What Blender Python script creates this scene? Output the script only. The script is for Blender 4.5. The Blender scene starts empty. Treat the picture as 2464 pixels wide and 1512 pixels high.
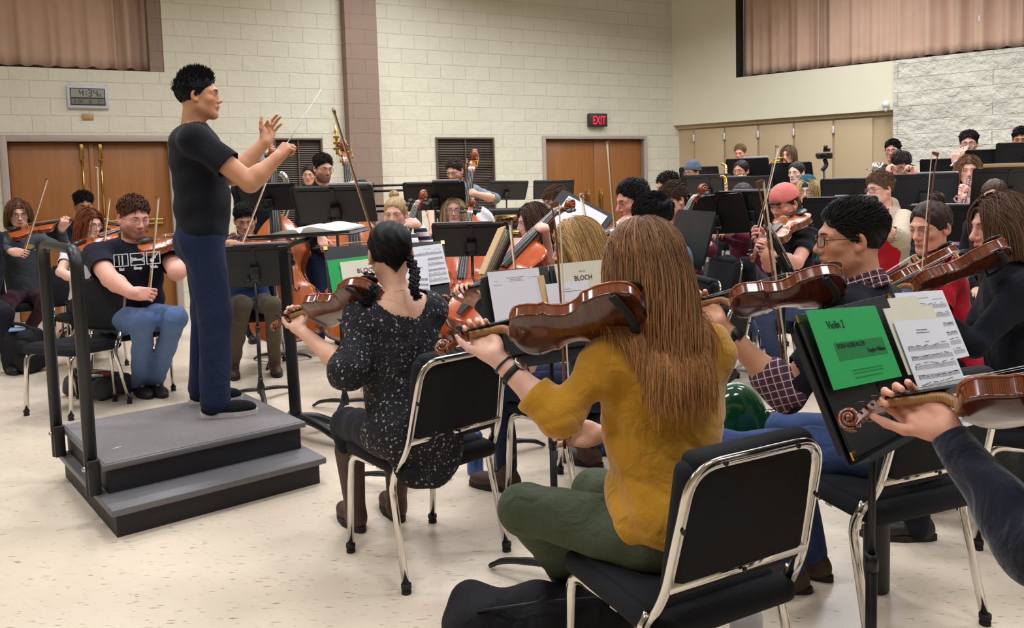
import bpy, bmesh, math, random
import numpy as np
from mathutils import Vector, Matrix

random.seed(7)
RNG = np.random.default_rng(11)
PI = math.pi
scene = bpy.context.scene
COL = scene.collection

# ------------------------------------------------------------------ camera
CAM_H, FOC, PPX, PPY = 1.47, 2000.0, 1232.0, 600.0      # metres, pixels of the 2464x1512 frame
_pitch = math.atan(160 / 2000.0)
_fw = np.array([0, math.cos(_pitch), -math.sin(_pitch)])
_r0 = np.array([1.0, 0, 0]); _u0 = np.cross(_r0, _fw)
_ro = math.atan(0.028)
_rt = _r0 * math.cos(_ro) - _u0 * math.sin(_ro)
_up = np.cross(_rt, _fw)
cam_data = bpy.data.cameras.new('camera')
cam = bpy.data.objects.new('camera', cam_data); COL.objects.link(cam)
cam_data.sensor_fit = 'HORIZONTAL'; cam_data.sensor_width = 36.0
cam_data.lens = 36.0 * FOC / 2464.0
cam_data.shift_y = -(1512 / 2 - PPY) / 2464.0
cam_data.clip_start = 0.05; cam_data.clip_end = 100
cam.matrix_world = Matrix(((_rt[0], _up[0], -_fw[0], 0), (_rt[1], _up[1], -_fw[1], 0),
                           (_rt[2], _up[2], -_fw[2], CAM_H), (0, 0, 0, 1)))
scene.camera = cam
_c0 = np.array([0, 0, CAM_H])


def W(px, py, z):
    """world point seen at a pixel of the photograph, z metres along the view axis"""
    return _c0 + z * (_fw + (px - PPX) / FOC * _rt + (PPY - py) / FOC * _up)


def F(px, py, h=0.0):
    """world point where a pixel's ray meets the height h"""
    d = _fw + (px - PPX) / FOC * _rt + (PPY - py) / FOC * _up
    return _c0 + d * ((h - CAM_H) / d[2])


# ------------------------------------------------------------------ colour management, world, room lamps and added fill
vs = scene.view_settings
vs.view_transform = 'Standard'; vs.look = 'None'; vs.gamma = 1.0; vs.use_curve_mapping = False
vs.exposure = 0.0
scene.cycles.use_adaptive_sampling = True
scene.cycles.adaptive_threshold = 0.02
scene.cycles.use_denoising = True
scene.cycles.max_bounces = 6
scene.cycles.diffuse_bounces = 3
world = bpy.data.worlds.new('room_air'); scene.world = world; world.use_nodes = True
world.node_tree.nodes['Background'].inputs[0].default_value = (1.0, 1.0, 1.0, 1)
world.node_tree.nodes['Background'].inputs[1].default_value = 0.12
CEIL = 5.6
LAMPS = [(-4.6, 1.0), (-1.6, 1.0), (1.4, 1.0), (4.4, 1.0), (-4.2, 4.2), (-1.2, 4.2), (1.8, 4.2), (4.6, 4.2),
         (-3.2, 7.4), (-0.4, 7.4), (2.4, 7.4), (5.0, 7.2), (-1.0, 10.2), (1.6, 10.6), (4.0, 10.0), (6.2, 9.0), (4.6, 11.4)]  # last two are unseen extras, added to brighten the right curtain and wall
for i, (lx, ly) in enumerate(LAMPS):
    ld = bpy.data.lights.new('room_and_fill_lamp', 'AREA'); ld.shape = 'RECTANGLE'; ld.size = 1.2; ld.size_y = 0.6
    ld.energy = 53 * (0.80 if ly < 2 else 0.95 if ly < 6 else 0.6 if ly > 11 else 1.34); ld.color = (0.96, 0.99, 1.05); ld.spread = math.radians(152)
    lo = bpy.data.objects.new('room_and_fill_lamp', ld); COL.objects.link(lo); lo.location = (lx, ly, 4.78)

# ------------------------------------------------------------------ helpers


def lin(c):
    return tuple(((v / 255) / 12.92 if v / 255 <= 0.04045 else ((v / 255 + 0.055) / 1.055) ** 2.4) for v in c)


def tag(o, label=None, cat=None, group=None, kind=None):
    if label: o['label'] = label
    if cat: o['category'] = cat
    if group: o['group'] = group
    if kind: o['kind'] = kind
    return o


def empty(name, loc=(0, 0, 0), rz=0.0):
    o = bpy.data.objects.new(name, None); COL.objects.link(o)
    o.empty_display_size = 0.1
    o.location = [float(v) for v in loc]; o.rotation_euler = (0, 0, rz)
    return o


def mkobj(name, me, mats=None, parent=None):
    o = bpy.data.objects.new(name, me); COL.objects.link(o)
    if mats is not None:
        for m in (mats if isinstance(mats, (list, tuple)) else [mats]):
            me.materials.append(m)
    if parent is not None: o.parent = parent
    return o


def children_of(o):
    return list(o.children)


def copy_tree(o, parent=None):
    c = o.copy(); COL.objects.link(c)
    if parent is not None: c.parent = parent
    for ch in children_of(o):
        copy_tree(ch, c)
    return c


def raw_mesh(name, V, Q, mi=None, smooth=True, T=None):
    """numpy verts, quads (n,4) and optional triangles"""
    me = bpy.data.meshes.new(name)
    V = np.asarray(V, np.float32); Q = np.asarray(Q, np.int32).reshape(-1, 4)
    T = np.zeros((0, 3), np.int32) if T is None else np.asarray(T, np.int32).reshape(-1, 3)
    me.vertices.add(len(V)); me.vertices.foreach_set('co', V.ravel())
    nl = Q.size + T.size
    me.loops.add(nl); me.loops.foreach_set('vertex_index', np.concatenate([Q.ravel(), T.ravel()]).astype(np.int32))
    me.polygons.add(len(Q) + len(T))
    st = np.concatenate([np.arange(len(Q)) * 4, Q.size + np.arange(len(T)) * 3]).astype(np.int32)
    me.polygons.foreach_set('loop_start', st)
    if mi is not None: me.polygons.foreach_set('material_index', np.asarray(mi, np.int32))
    me.update(calc_edges=True); me.validate()
    if smooth: me.polygons.foreach_set('use_smooth', np.ones(len(Q) + len(T), bool))
    return me


def _frame(d):
    d = d / (np.linalg.norm(d) + 1e-12)
    a = np.array([0, 0, 1.0]) if abs(d[2]) < 0.9 else np.array([1.0, 0, 0])
    x = np.cross(a, d); x /= np.linalg.norm(x)
    return x, np.cross(d, x), d


def rotz(a):
    c, s = math.cos(a), math.sin(a)
    return np.array([[c, -s, 0], [s, c, 0], [0, 0, 1.0]])


def rotx(a):
    c, s = math.cos(a), math.sin(a)
    return np.array([[1.0, 0, 0], [0, c, -s], [0, s, c]])


def roty(a):
    c, s = math.cos(a), math.sin(a)
    return np.array([[c, 0, s], [0, 1.0, 0], [-s, 0, c]])


def smooth_path(pts, n=6):
    """Catmull-Rom through the points"""
    P = np.asarray(pts, float)
    if len(P) < 3: return P
    E = np.vstack([2 * P[0] - P[1], P, 2 * P[-1] - P[-2]])
    out = []
    for i in range(1, len(E) - 2):
        p0, p1, p2, p3 = E[i - 1:i + 3]
        for k in range(n):
            t = k / n
            out.append(0.5 * (2 * p1 + (p2 - p0) * t + (2 * p0 - 5 * p1 + 4 * p2 - p3) * t * t + (3 * p1 - p0 - 3 * p2 + p3) * t ** 3))
    out.append(P[-1])
    return np.array(out)


def round_path(pts, r, n=6):
    """polyline with rounded corners"""
    P = [np.asarray(p, float) for p in pts]
    out = [P[0]]
    for i in range(1, len(P) - 1):
        a, b, c = P[i - 1], P[i], P[i + 1]
        d1, d2 = a - b, c - b
        rr = min(r, np.linalg.norm(d1) * 0.48, np.linalg.norm(d2) * 0.48)
        s = b + d1 / np.linalg.norm(d1) * rr; e = b + d2 / np.linalg.norm(d2) * rr
        for k in range(n + 1):
            t = k / n
            out.append((1 - t) ** 2 * s + 2 * t * (1 - t) * b + t * t * e)
    out.append(P[-1])
    return np.array(out)


class MB:
    """collects shapes that become ONE mesh"""

    def __init__(s):
        s.v = []; s.f = []; s.m = []; s.sm = []

    def add(s, V, Fs, mi=0, smooth=False):
        b = len(s.v)
        s.v.extend([tuple(float(q) for q in p) for p in V])
        for f in Fs:
            s.f.append([i + b for i in f]); s.m.append(mi); s.sm.append(smooth)
        return s

    def box(s, c, size, R=None, mi=0, bevel=0.0, seg=2):
        bm = bmesh.new(); bmesh.ops.create_cube(bm, size=1)
        for v in bm.verts: v.co = Vector((v.co.x * size[0], v.co.y * size[1], v.co.z * size[2]))
        if bevel > 0:
            bmesh.ops.bevel(bm, geom=list(bm.edges), offset=bevel, segments=seg, profile=0.5, affect='EDGES')
        bm.verts.index_update()
        V = np.array([v.co[:] for v in bm.verts])
        Fs = [[v.index for v in f.verts] for f in bm.faces]
        bm.free()
        if R is not None: V = V @ np.asarray(R).T
        return s.add(V + np.asarray(c, float), Fs, mi, bevel > 0)

    def tube(s, pts, r, n=10, mi=0, closed=False, flat=None, caps=True, up=None):
        """flat=(sx,sy) squashes the section; up fixes the section's second axis"""
        P = np.asarray(pts, float); N = len(P)
        rad = np.full(N, r) if np.isscalar(r) else np.asarray(r, float)
        if closed:
            D = np.roll(P, -1, 0) - np.roll(P, 1, 0)
        else:
            D = np.gradient(P, axis=0)
        D /= (np.linalg.norm(D, axis=1)[:, None] + 1e-12)
        x, y, _ = _frame(D[0])
        V = []
        for i in range(N):
            d = D[i]
            if up is not None:
                x = np.cross(np.asarray(up, float), d); x /= (np.linalg.norm(x) + 1e-9)
            else:
                x = x - d * np.dot(x, d); x /= (np.linalg.norm(x) + 1e-12)
            y = np.cross(d, x)
            sx, sy = flat if flat else (1, 1)
            for k in range(n):
                a = 2 * PI * k / n
                V.append(P[i] + rad[i] * (math.cos(a) * sx * x + math.sin(a) * sy * y))
        Fs = []
        for i in range(N if closed else N - 1):
            j = (i + 1) % N
            for k in range(n):
                k2 = (k + 1) % n
                Fs.append([i * n + k, i * n + k2, j * n + k2, j * n + k])
        if caps and not closed:
            Fs.append(list(range(n))[::-1]); Fs.append([(N - 1) * n + k for k in range(n)])
        return s.add(V, Fs, mi, True)

    def lathe(s, prof, c=(0, 0, 0), R=None, n=24, mi=0):
        """profile of (radius, height) turned about z"""
        V = []
        for r, h in prof:
            for k in range(n):
                a = 2 * PI * k / n
                V.append((r * math.cos(a), r * math.sin(a), h))
        Fs = []
        for i in range(len(prof) - 1):
            for k in range(n):
                k2 = (k + 1) % n
                Fs.append([i * n + k, i * n + k2, (i + 1) * n + k2, (i + 1) * n + k])
        if prof[0][0] > 1e-5: Fs.append(list(range(n))[::-1])
        if prof[-1][0] > 1e-5: Fs.append([(len(prof) - 1) * n + k for k in range(n)])
        V = np.array(V)
        if R is not None: V = V @ np.asarray(R).T
        return s.add(V + np.asarray(c, float), Fs, mi, True)

    def prism(s, outline, t0, t1, c=(0, 0, 0), R=None, mi=0, smooth=False):
        """2-D outline (x,y) given thickness along z from t0 to t1"""
        n = len(outline)
        V = np.array([(x, y, t0) for x, y in outline] + [(x, y, t1) for x, y in outline], float)
        Fs = [list(range(n))[::-1], [n + k for k in range(n)]]
        for k in range(n):
            k2 = (k + 1) % n
            Fs.append([k, k2, n + k2, n + k])
        if R is not None: V = V @ np.asarray(R).T
        return s.add(V + np.asarray(c, float), Fs, mi, smooth)

    def ball(s, c, r, n=12, mi=0, R=None):
        rr = (r, r, r) if np.isscalar(r) else r
        prof = [(math.sin(PI * i / n), -math.cos(PI * i / n)) for i in range(n + 1)]
        V = []; m = n + 4
        for a, h in prof:
            for k in range(m):
                V.append((rr[0] * a * math.cos(2 * PI * k / m), rr[1] * a * math.sin(2 * PI * k / m), rr[2] * h))
        Fs = [[i * m + k, i * m + (k + 1) % m, (i + 1) * m + (k + 1) % m, (i + 1) * m + k] for i in range(n) for k in range(m)]
        V = np.array(V)
        if R is not None: V = V @ np.asarray(R).T
        return s.add(V + np.asarray(c, float), Fs, mi, True)

    def quad(s, a, b, c, d, mi=0):
        return s.add([a, b, c, d], [[0, 1, 2, 3]], mi)

    def mesh(s, name):
        me = bpy.data.meshes.new(name)
        me.from_pydata(s.v, [], s.f)
        me.polygons.foreach_set('material_index', s.m)
        me.polygons.foreach_set('use_smooth', s.sm)
        bm = bmesh.new(); bm.from_mesh(me)
        bmesh.ops.remove_doubles(bm, verts=bm.verts, dist=1e-6)
        bmesh.ops.recalc_face_normals(bm, faces=bm.faces)
        bm.to_mesh(me); bm.free()
        me.update()
        return me

    def build(s, name, mats, parent=None):
        return mkobj(name, s.mesh(name), mats, parent)


def text_mesh(txt, size, mi_mat, name, parent=None, depth=0.0004, align='LEFT', bold=0.0, sx=1.0, shear=0.0):
    """lettering as a mesh in its own xy plane"""
    cu = bpy.data.curves.new(name, 'FONT'); cu.body = txt; cu.size = size; cu.extrude = depth
    cu.align_x = align; cu.offset = bold; cu.resolution_u = 3; cu.shear = shear
    t = bpy.data.objects.new(name, cu); COL.objects.link(t)
    dg = bpy.context.evaluated_depsgraph_get()
    me = bpy.data.meshes.new_from_object(t.evaluated_get(dg))
    bpy.data.objects.remove(t); bpy.data.curves.remove(cu)
    me.name = name
    me.materials.clear()
    if sx != 1.0:
        for v in me.vertices: v.co.x *= sx
    return mkobj(name, me, mi_mat, parent)


# ------------------------------------------------------------------ materials
MATS = {}


def nodes_of(name):
    m = bpy.data.materials.new(name); m.use_nodes = True
    nt = m.node_tree
    return m, nt, nt.nodes['Principled BSDF']


def N(nt, typ, **kw):
    n = nt.nodes.new(typ)
    for k, v in kw.items():
        if k in n.inputs: n.inputs[k].default_value = v
        else: setattr(n, k, v)
    return n


def mat(name, rgb, rough=0.6, metal=0.0, var=0.12, scale=30.0, bump=0.0, bscale=None, coat=0.0, spec=0.5, sheen=0.0, stretch=None, emit=0.0):
    """plain procedural material: base colour with a little noise in it, optional bump"""
    if name in MATS: return MATS[name]
    m, nt, b = nodes_of(name)
    c = lin(rgb)
    tc = N(nt, 'ShaderNodeTexCoord')
    src = tc.outputs['Object']
    if stretch:
        mp = N(nt, 'ShaderNodeMapping'); mp.inputs['Scale'].default_value = stretch
        nt.links.new(src, mp.inputs[0]); src = mp.outputs[0]
    nz = N(nt, 'ShaderNodeTexNoise', Scale=scale, Detail=4.0, Roughness=0.6)
    nt.links.new(src, nz.inputs['Vector'])
    rp = N(nt, 'ShaderNodeValToRGB')
    rp.color_ramp.elements[0].position = 0.3; rp.color_ramp.elements[1].position = 0.7
    rp.color_ramp.elements[0].color = (*[v * (1 - var) for v in c], 1)
    rp.color_ramp.elements[1].color = (*[min(1, v * (1 + var)) for v in c], 1)
    nt.links.new(nz.outputs['Fac'], rp.inputs[0]); nt.links.new(rp.outputs[0], b.inputs['Base Color'])
    b.inputs['Roughness'].default_value = rough; b.inputs['Metallic'].default_value = metal
    b.inputs['Specular IOR Level'].default_value = spec
    if coat: b.inputs['Coat Weight'].default_value = coat; b.inputs['Coat Roughness'].default_value = 0.08
    if sheen: b.inputs['Sheen Weight'].default_value = sheen; b.inputs['Sheen Roughness'].default_value = 0.5
    if emit:
        b.inputs['Emission Color'].default_value = (*c, 1); b.inputs['Emission Strength'].default_value = emit
    if bump:
        n2 = N(nt, 'ShaderNodeTexNoise', Scale=bscale or scale * 4, Detail=3.0)
        nt.links.new(src, n2.inputs['Vector'])
        bp = N(nt, 'ShaderNodeBump', Strength=bump, Distance=0.01)
        nt.links.new(n2.outputs['Fac'], bp.inputs['Height']); nt.links.new(bp.outputs[0], b.inputs['Normal'])
    MATS[name] = m
    return m


def wood(name, c0, c1, rough=0.35, coat=0.0, scale=(1, 1, 1), bands=6.0, distort=3.0, bandaxis='X'):
    if name in MATS: return MATS[name]
    m, nt, b = nodes_of(name)
    tc = N(nt, 'ShaderNodeTexCoord'); mp = N(nt, 'ShaderNodeMapping'); mp.inputs['Scale'].default_value = scale
    nt.links.new(tc.outputs['Object'], mp.inputs[0])
    wv = N(nt, 'ShaderNodeTexWave', Scale=bands, Distortion=distort, Detail=3.0); wv.inputs['Detail Scale'].default_value = 1.5
    wv.bands_direction = bandaxis
    nz = N(nt, 'ShaderNodeTexNoise', Scale=3.0, Detail=6.0)
    nt.links.new(mp.outputs[0], wv.inputs['Vector']); nt.links.new(mp.outputs[0], nz.inputs['Vector'])
    mx = N(nt, 'ShaderNodeMix', data_type='FLOAT'); mx.inputs[0].default_value = 0.68
    nt.links.new(wv.outputs['Fac'], mx.inputs[2]); nt.links.new(nz.outputs['Fac'], mx.inputs[3])
    rp = N(nt, 'ShaderNodeValToRGB')
    rp.color_ramp.elements[0].position = 0.25; rp.color_ramp.elements[1].position = 0.75
    rp.color_ramp.elements[0].color = (*lin(c0), 1); rp.color_ramp.elements[1].color = (*lin(c1), 1)
    nt.links.new(mx.outputs[0], rp.inputs[0]); nt.links.new(rp.outputs[0], b.inputs['Base Color'])
    b.inputs['Roughness'].default_value = rough
    if coat: b.inputs['Coat Weight'].default_value = coat; b.inputs['Coat Roughness'].default_value = 0.12
    MATS[name] = m
    return m


CHROME = mat('chrome', (222, 218, 212), 0.12, 1.0, 0.03)
STEEL = mat('brushed_steel', (190, 188, 184), 0.3, 1.0, 0.06)
BRASS = mat('brass', (205, 165, 90), 0.22, 1.0, 0.1)
SILVER = mat('silver_plate', (225, 225, 222), 0.14, 1.0, 0.04)
GOLD = mat('gold_lacquer', (214, 160, 70), 0.2, 1.0, 0.08)
BLACK_METAL = mat('black_metal', (24, 25, 28), 0.42, 0.0, 0.15, 20)
DESK_BLACK = mat('desk_black', (22, 23, 27), 0.5, 0.0, 0.15, 8, bump=0.05, bscale=300)
CHAIR_CLOTH = mat('chair_cloth', (17, 18, 24), 0.95, 0.0, 0.2, 250, bump=0.25, bscale=700)
RUBBER = mat('black_rubber', (22, 21, 22), 0.7)
EBONY = mat('ebony', (20, 17, 17), 0.35, 0.0, 0.2)
PAPER = mat('white_paper', (238, 238, 246), 0.8, 0.0, 0.015, 12)
CREAM_PAPER = mat('cream_paper', (232, 226, 206), 0.8, 0.0, 0.03, 10)
MANILA = mat('manila_folder', (226, 190, 140), 0.8, 0.0, 0.04, 10)
GREEN_PAPER = mat('green_paper', (38, 172, 88), 0.75, 0.0, 0.03, 8)
GREEN_DARK = mat('dark_green_print', (20, 128, 62), 0.75, 0.0, 0.06, 60)
INK = mat('black_ink', (28, 28, 34), 0.8)
GREY_INK = mat('grey_ink', (120, 122, 132), 0.8)
WHITE_PRINT = mat('white_print', (228, 228, 226), 0.8)
# ------------------------------------------------------------------ the room
def block_mat(name, c, mortar, bump, nscale, spec=0.25, dist=0.06, width=0.40):
    m, nt, b = nodes_of(name)
    tc = N(nt, 'ShaderNodeTexCoord')
    sep = N(nt, 'ShaderNodeSeparateXYZ'); cmb = N(nt, 'ShaderNodeCombineXYZ')
    nt.links.new(tc.outputs['Object'], sep.inputs[0])
    nt.links.new(sep.outputs['X'], cmb.inputs['X']); nt.links.new(sep.outputs['Z'], cmb.inputs['Y'])
    br = N(nt, 'ShaderNodeTexBrick', Scale=1.0)
    br.inputs['Brick Width'].default_value = width; br.inputs['Row Height'].default_value = 0.20
    br.inputs['Mortar Size'].default_value = 0.006; br.inputs['Mortar Smooth'].default_value = 0.6
    br.inputs['Color1'].default_value = (*lin(c), 1)
    br.inputs['Color2'].default_value = (*[v * 0.96 for v in lin(c)], 1)
    br.inputs['Mortar'].default_value = (*lin(mortar), 1)
    nt.links.new(cmb.outputs[0], br.inputs['Vector'])
    nz = N(nt, 'ShaderNodeTexNoise', Scale=nscale, Detail=9.0, Roughness=0.62)
    nt.links.new(tc.outputs['Object'], nz.inputs['Vector'])
    # chipped faces: ridged patches
    mu = N(nt, 'ShaderNodeTexNoise', Scale=nscale * 0.35, Detail=3.0)
    nt.links.new(tc.outputs['Object'], mu.inputs['Vector'])
    ma = N(nt, 'ShaderNodeMath', operation='MULTIPLY'); nt.links.new(nz.outputs['Fac'], ma.inputs[0]); nt.links.new(mu.outputs['Fac'], ma.inputs[1])
    inv = N(nt, 'ShaderNodeMath', operation='MULTIPLY_ADD'); inv.inputs[1].default_value = -0.35
    nt.links.new(br.outputs['Fac'], inv.inputs[0]); nt.links.new(ma.outputs[0], inv.inputs[2])
    bp = N(nt, 'ShaderNodeBump', Strength=bump, Distance=dist)
    nt.links.new(inv.outputs[0], bp.inputs['Height']); nt.links.new(bp.outputs[0], b.inputs['Normal'])
    nt.links.new(br.outputs['Color'], b.inputs['Base Color'])
    b.inputs['Roughness'].default_value = 0.75; b.inputs['Specular IOR Level'].default_value = spec
    return m


def floor_mat():
    m, nt, b = nodes_of('vinyl_tile_floor')
    tc = N(nt, 'ShaderNodeTexCoord')

    def flecks(rz, sx, sy, lo, hi):
        mp = N(nt, 'ShaderNodeMapping'); mp.inputs['Scale'].default_value = (sx, sy, 1); mp.inputs['Rotation'].default_value = (0, 0, rz)
        nt.links.new(tc.outputs['Object'], mp.inputs[0])
        nz = N(nt, 'ShaderNodeTexNoise', Scale=1.0, Detail=2.0, Roughness=0.5)
        nt.links.new(mp.outputs[0], nz.inputs['Vector'])
        mr = N(nt, 'ShaderNodeMapRange'); mr.inputs[1].default_value = lo; mr.inputs[2].default_value = hi
        nt.links.new(nz.outputs['Fac'], mr.inputs[0])
        return mr
    f1 = flecks(0.6, 13, 75, 0.66, 0.73); f2 = flecks(0.75, 17, 110, 0.67, 0.72)
    f3 = flecks(0.55, 10, 40, 0.70, 0.75)
    br = N(nt, 'ShaderNodeTexBrick', Scale=1.0, offset=0.0)
    br.inputs['Brick Width'].default_value = 0.305; br.inputs['Row Height'].default_value = 0.305
    br.inputs['Mortar Size'].default_value = 0.0012
    mpb = N(nt, 'ShaderNodeMapping'); mpb.inputs['Rotation'].default_value = (0, 0, 0.66)
    nt.links.new(tc.outputs['Object'], mpb.inputs[0]); nt.links.new(mpb.outputs[0], br.inputs['Vector'])
    br.inputs['Color1'].default_value = (*lin((230, 214, 192)), 1); br.inputs['Color2'].default_value = (*lin((227, 210, 187)), 1)
    br.inputs['Mortar'].default_value = (*lin((222, 205, 181)), 1)
    cur = br.outputs['Color']
    for f, c in ((f1, (164, 136, 110)), (f2, (146, 122, 102)), (f3, (240, 226, 204))):
        mx = N(nt, 'ShaderNodeMix', data_type='RGBA')
        nt.links.new(f.outputs[0], mx.inputs[0]); nt.links.new(cur, mx.inputs[6]); mx.inputs[7].default_value = (*lin(c), 1)
        cur = mx.outputs[2]
    nt.links.new(cur, b.inputs['Base Color'])
    b.inputs['Roughness'].default_value = 0.28; b.inputs['Specular IOR Level'].default_value = 0.35
    return m


FLOOR = floor_mat()
BLOCK = block_mat('painted_block', (226, 219, 196), (220, 213, 189), 0.6, 7.0)
SPLIT = block_mat('split_face_block', (236, 230, 212), (228, 222, 203), 1.0, 6.5, dist=0.22, width=2.4)
PLASTER = mat('smooth_plaster', (228, 220, 194), 0.8, 0, 0.02, 3, bump=0.05, bscale=80)
TAN = mat('tan_panel', (190, 166, 130), 0.55, 0, 0.03, 5, bump=0.02, bscale=60)
TAN_DARK = mat('tan_panel_edge', (150, 126, 92), 0.6, 0, 0.03, 5)
PILASTER = block_mat('grey_brown_block', (150, 128, 112), (132, 112, 98), 0.2, 22.0)
FRAME_GREY = mat('door_frame_paint', (178, 160, 150), 0.5, 0, 0.03, 8)
CURTAIN = mat('dusty_rose_curtain', (208, 172, 148), 0.95, 0, 0.06, 3, bump=0.15, bscale=350, sheen=0.3)
DOOR_WOOD = wood('oak_door', (142, 88, 40), (166, 106, 52), 0.4, 0.0, (5, 5, 0.35), 4.0, 2.5)
SLAT_BROWN = mat('vent_brown', (96, 80, 66), 0.5, 0, 0.06, 20)
VENT_DARK = mat('vent_shadow', (26, 22, 20), 0.8)
CARPET = mat('grey_carpet', (120, 118, 116), 0.95, 0, 0.15, 200, bump=0.3, bscale=500)
CEILM = mat('ceiling_tile', (222, 220, 212), 0.9, 0, 0.04, 40)

# back wall runs from A (beyond the photo's left edge) to the corner B; right wall from B to D
A = np.array([-5.85, 9.5]); dA = np.array([1.52, 0.85]); dA /= np.linalg.norm(dA)
B = A + dA * 9.93                                    # corner
dD = np.array([2.7, -2.2]); dD /= np.linalg.norm(dD)
nA = np.array([dA[1], -dA[0]])                       # into the room
nD = np.array([-dD[1] * -1, -dD[0]]) if False else np.array([dD[1], -dD[0]])
angA = math.atan2(dA[1], dA[0]); angD = math.atan2(dD[1], dD[0])


def hit(px, py, P, d):
    """where a pixel's ray meets the vertical plane through P along d: (distance along, height)"""
    r = _fw + (px - PPX) / FOC * _rt + (PPY - py) / FOC * _up
    M_ = np.array([[r[0], -d[0]], [r[1], -d[1]]])
    t, s = np.linalg.solve(M_, np.array([P[0], P[1]]))
    return s, CAM_H + r[2] * t


def wall_panel(mb, x0, x1, z0, z1, y=0.0, th=0.2, mi=0):
    mb.box(((x0 + x1) / 2, y + th / 2, (z0 + z1) / 2), (x1 - x0, th, z1 - z0), mi=mi)


def wall_with_holes(mb, x0, x1, z0, z1, holes, y=0.0, th=0.2, mi=0):
    """wall in the local xz plane, its face at y, cut by rectangular holes (hx0,hx1,hz0,hz1)"""
    xs = sorted({x0, x1, *[h[0] for h in holes], *[h[1] for h in holes]})
    for a, b_ in zip(xs, xs[1:]):
        hs = sorted([(h[2], h[3]) for h in holes if h[0] < (a + b_) / 2 < h[1]])
        z = z0
        for lo, hi in hs:
            if lo > z + 1e-4: wall_panel(mb, a, b_, z, lo, y, th, mi)
            z = hi
        if z < z1 - 1e-4: wall_panel(mb, a, b_, z, z1, y, th, mi)


fl = MB(); fl.box((0, 5, -0.05), (26, 26, 0.1)); tag(fl.build('floor', FLOOR), kind='structure')
ce = MB(); ce.box((0, 5, CEIL + 0.05), (26, 26, 0.1)); tag(ce.build('ceiling', CEILM), kind='structure')


def place_wall(o, P, ang):
    o.location = (float(P[0]), float(P[1]), 0); o.rotation_euler = (0, 0, ang)
    return o


# measures along the back wall, read off the photograph
sDL0, zDT = hit(16, 341, A, dA); sDL1, _ = hit(404, 341, A, dA)
sC1, zC0 = hit(396, 174, A, dA)                                    # curtain niche corner
sP0, _ = hit(830, 300, A, dA); sP1, _ = hit(905, 300, A, dA)
sV0, zV1 = hit(657, 333, A, dA); sV1, _ = hit(774, 333, A, dA)
sU0, zU1 = hit(1047, 331, A, dA); sU1, _ = hit(1187, 331, A, dA)
sR0, zRT = hit(1311, 335, A, dA); sR1, _ = hit(1548, 333, A, dA)
LW = 9.93
wl = MB()
wall_with_holes(wl, -3.5, LW + 0.2, 0, CEIL, [(sDL0, sDL1, 0, zDT), (-2.5, sC1, zC0, 5.2), (sR0, sR1, 0, zRT),
                                        (sV0, sV1, zV1 - 1.5, zV1), (sU0, sU1, zU1 - 1.5, zU1)], th=0.3)
place_wall(tag(wl.build('wall_back', BLOCK), kind='structure'), A, angA)
pl = MB(); pl.box(((sP0 + sP1) / 2, -0.09, CEIL / 2), (sP1 - sP0, 0.18, CEIL))
place_wall(tag(pl.build('trim_1', PILASTER), kind='structure'), A, angA)


def curtain_mesh(x0, x1, z0, z1, amp, wl_, seed, y=0.0, frill=0.02):
    rg = np.random.default_rng(seed)
    n = int((x1 - x0) / 0.02); m = 16
    xs = np.linspace(x0, x1, n)
    ph = np.cumsum(rg.uniform(0.6, 1.5, n)) * 0.02 / wl_ * 2 * PI
    prof = np.sin(ph) * amp * (0.7 + 0.5 * np.sin(xs * 2.3 + seed)) + 0.35 * amp * np.sin(ph * 2.3 + 1) + 0.02 * np.sin(xs * 1.1)
    hem = z0 + frill * (0.5 + 0.5 * np.sin(ph * 1.7)) + rg.uniform(0, frill * 0.5, n)
    V = []
    for j in range(m + 1):
        t = j / m
        z = hem * (1 - t) + z1 * t
        V.append(np.stack([xs + 0.01 * np.sin(ph + t), y + prof * (1.0 - 0.35 * t), z], 1))
    V = np.concatenate(V)
    Q = [[j * n + i, j * n + i + 1, (j + 1) * n + i + 1, (j + 1) * n + i] for j in range(m) for i in range(n - 1)]
    return raw_mesh('curtain', V, Q)


def curtain_thing(P, ang, x0, x1, z0, z1, label, seed, splits):
    t = empty('curtain', (*P, 0), ang); tag(t, label, 'curtain')
    xs = [x0, *splits, x1]
    for k in range(len(xs) - 1):
        o = mkobj('curtain_panel', curtain_mesh(xs[k], xs[k + 1] + 0.06, z0, z1, 0.055, 0.34, seed + k, 0.16 + 0.03 * (k % 2)), CURTAIN, t)
        so = o.modifiers.new('thick', 'SOLIDIFY'); so.thickness = 0.006
    return t


nb = MB(); nb.box((-0.4 + (sC1 - 2.1) / 2, 0.34, (zC0 + 5.2) / 2), (sC1 + 3.3, 0.08, 5.4 - zC0 + 0.2))
place_wall(tag(nb.build('trim_2', PILASTER), kind='structure'), A, angA)
sj, _ = hit(362, 165, A, dA)
jb = MB(); jb.box(((sC1 + sj) / 2, 0.16, (zC0 + 5.2) / 2), (sC1 - sj, 0.30, 5.2 - zC0))
place_wall(tag(jb.build('trim_3', PILASTER), kind='structure'), A, angA)
sSplit, _ = hit(268, 100, A, dA)
curtain_thing(A, angA, -2.4, sj - 0.05, zC0 + 0.03, 5.15, 'dusty rose curtain in the wall niche above the digital clock', 3, [sSplit])

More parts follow.
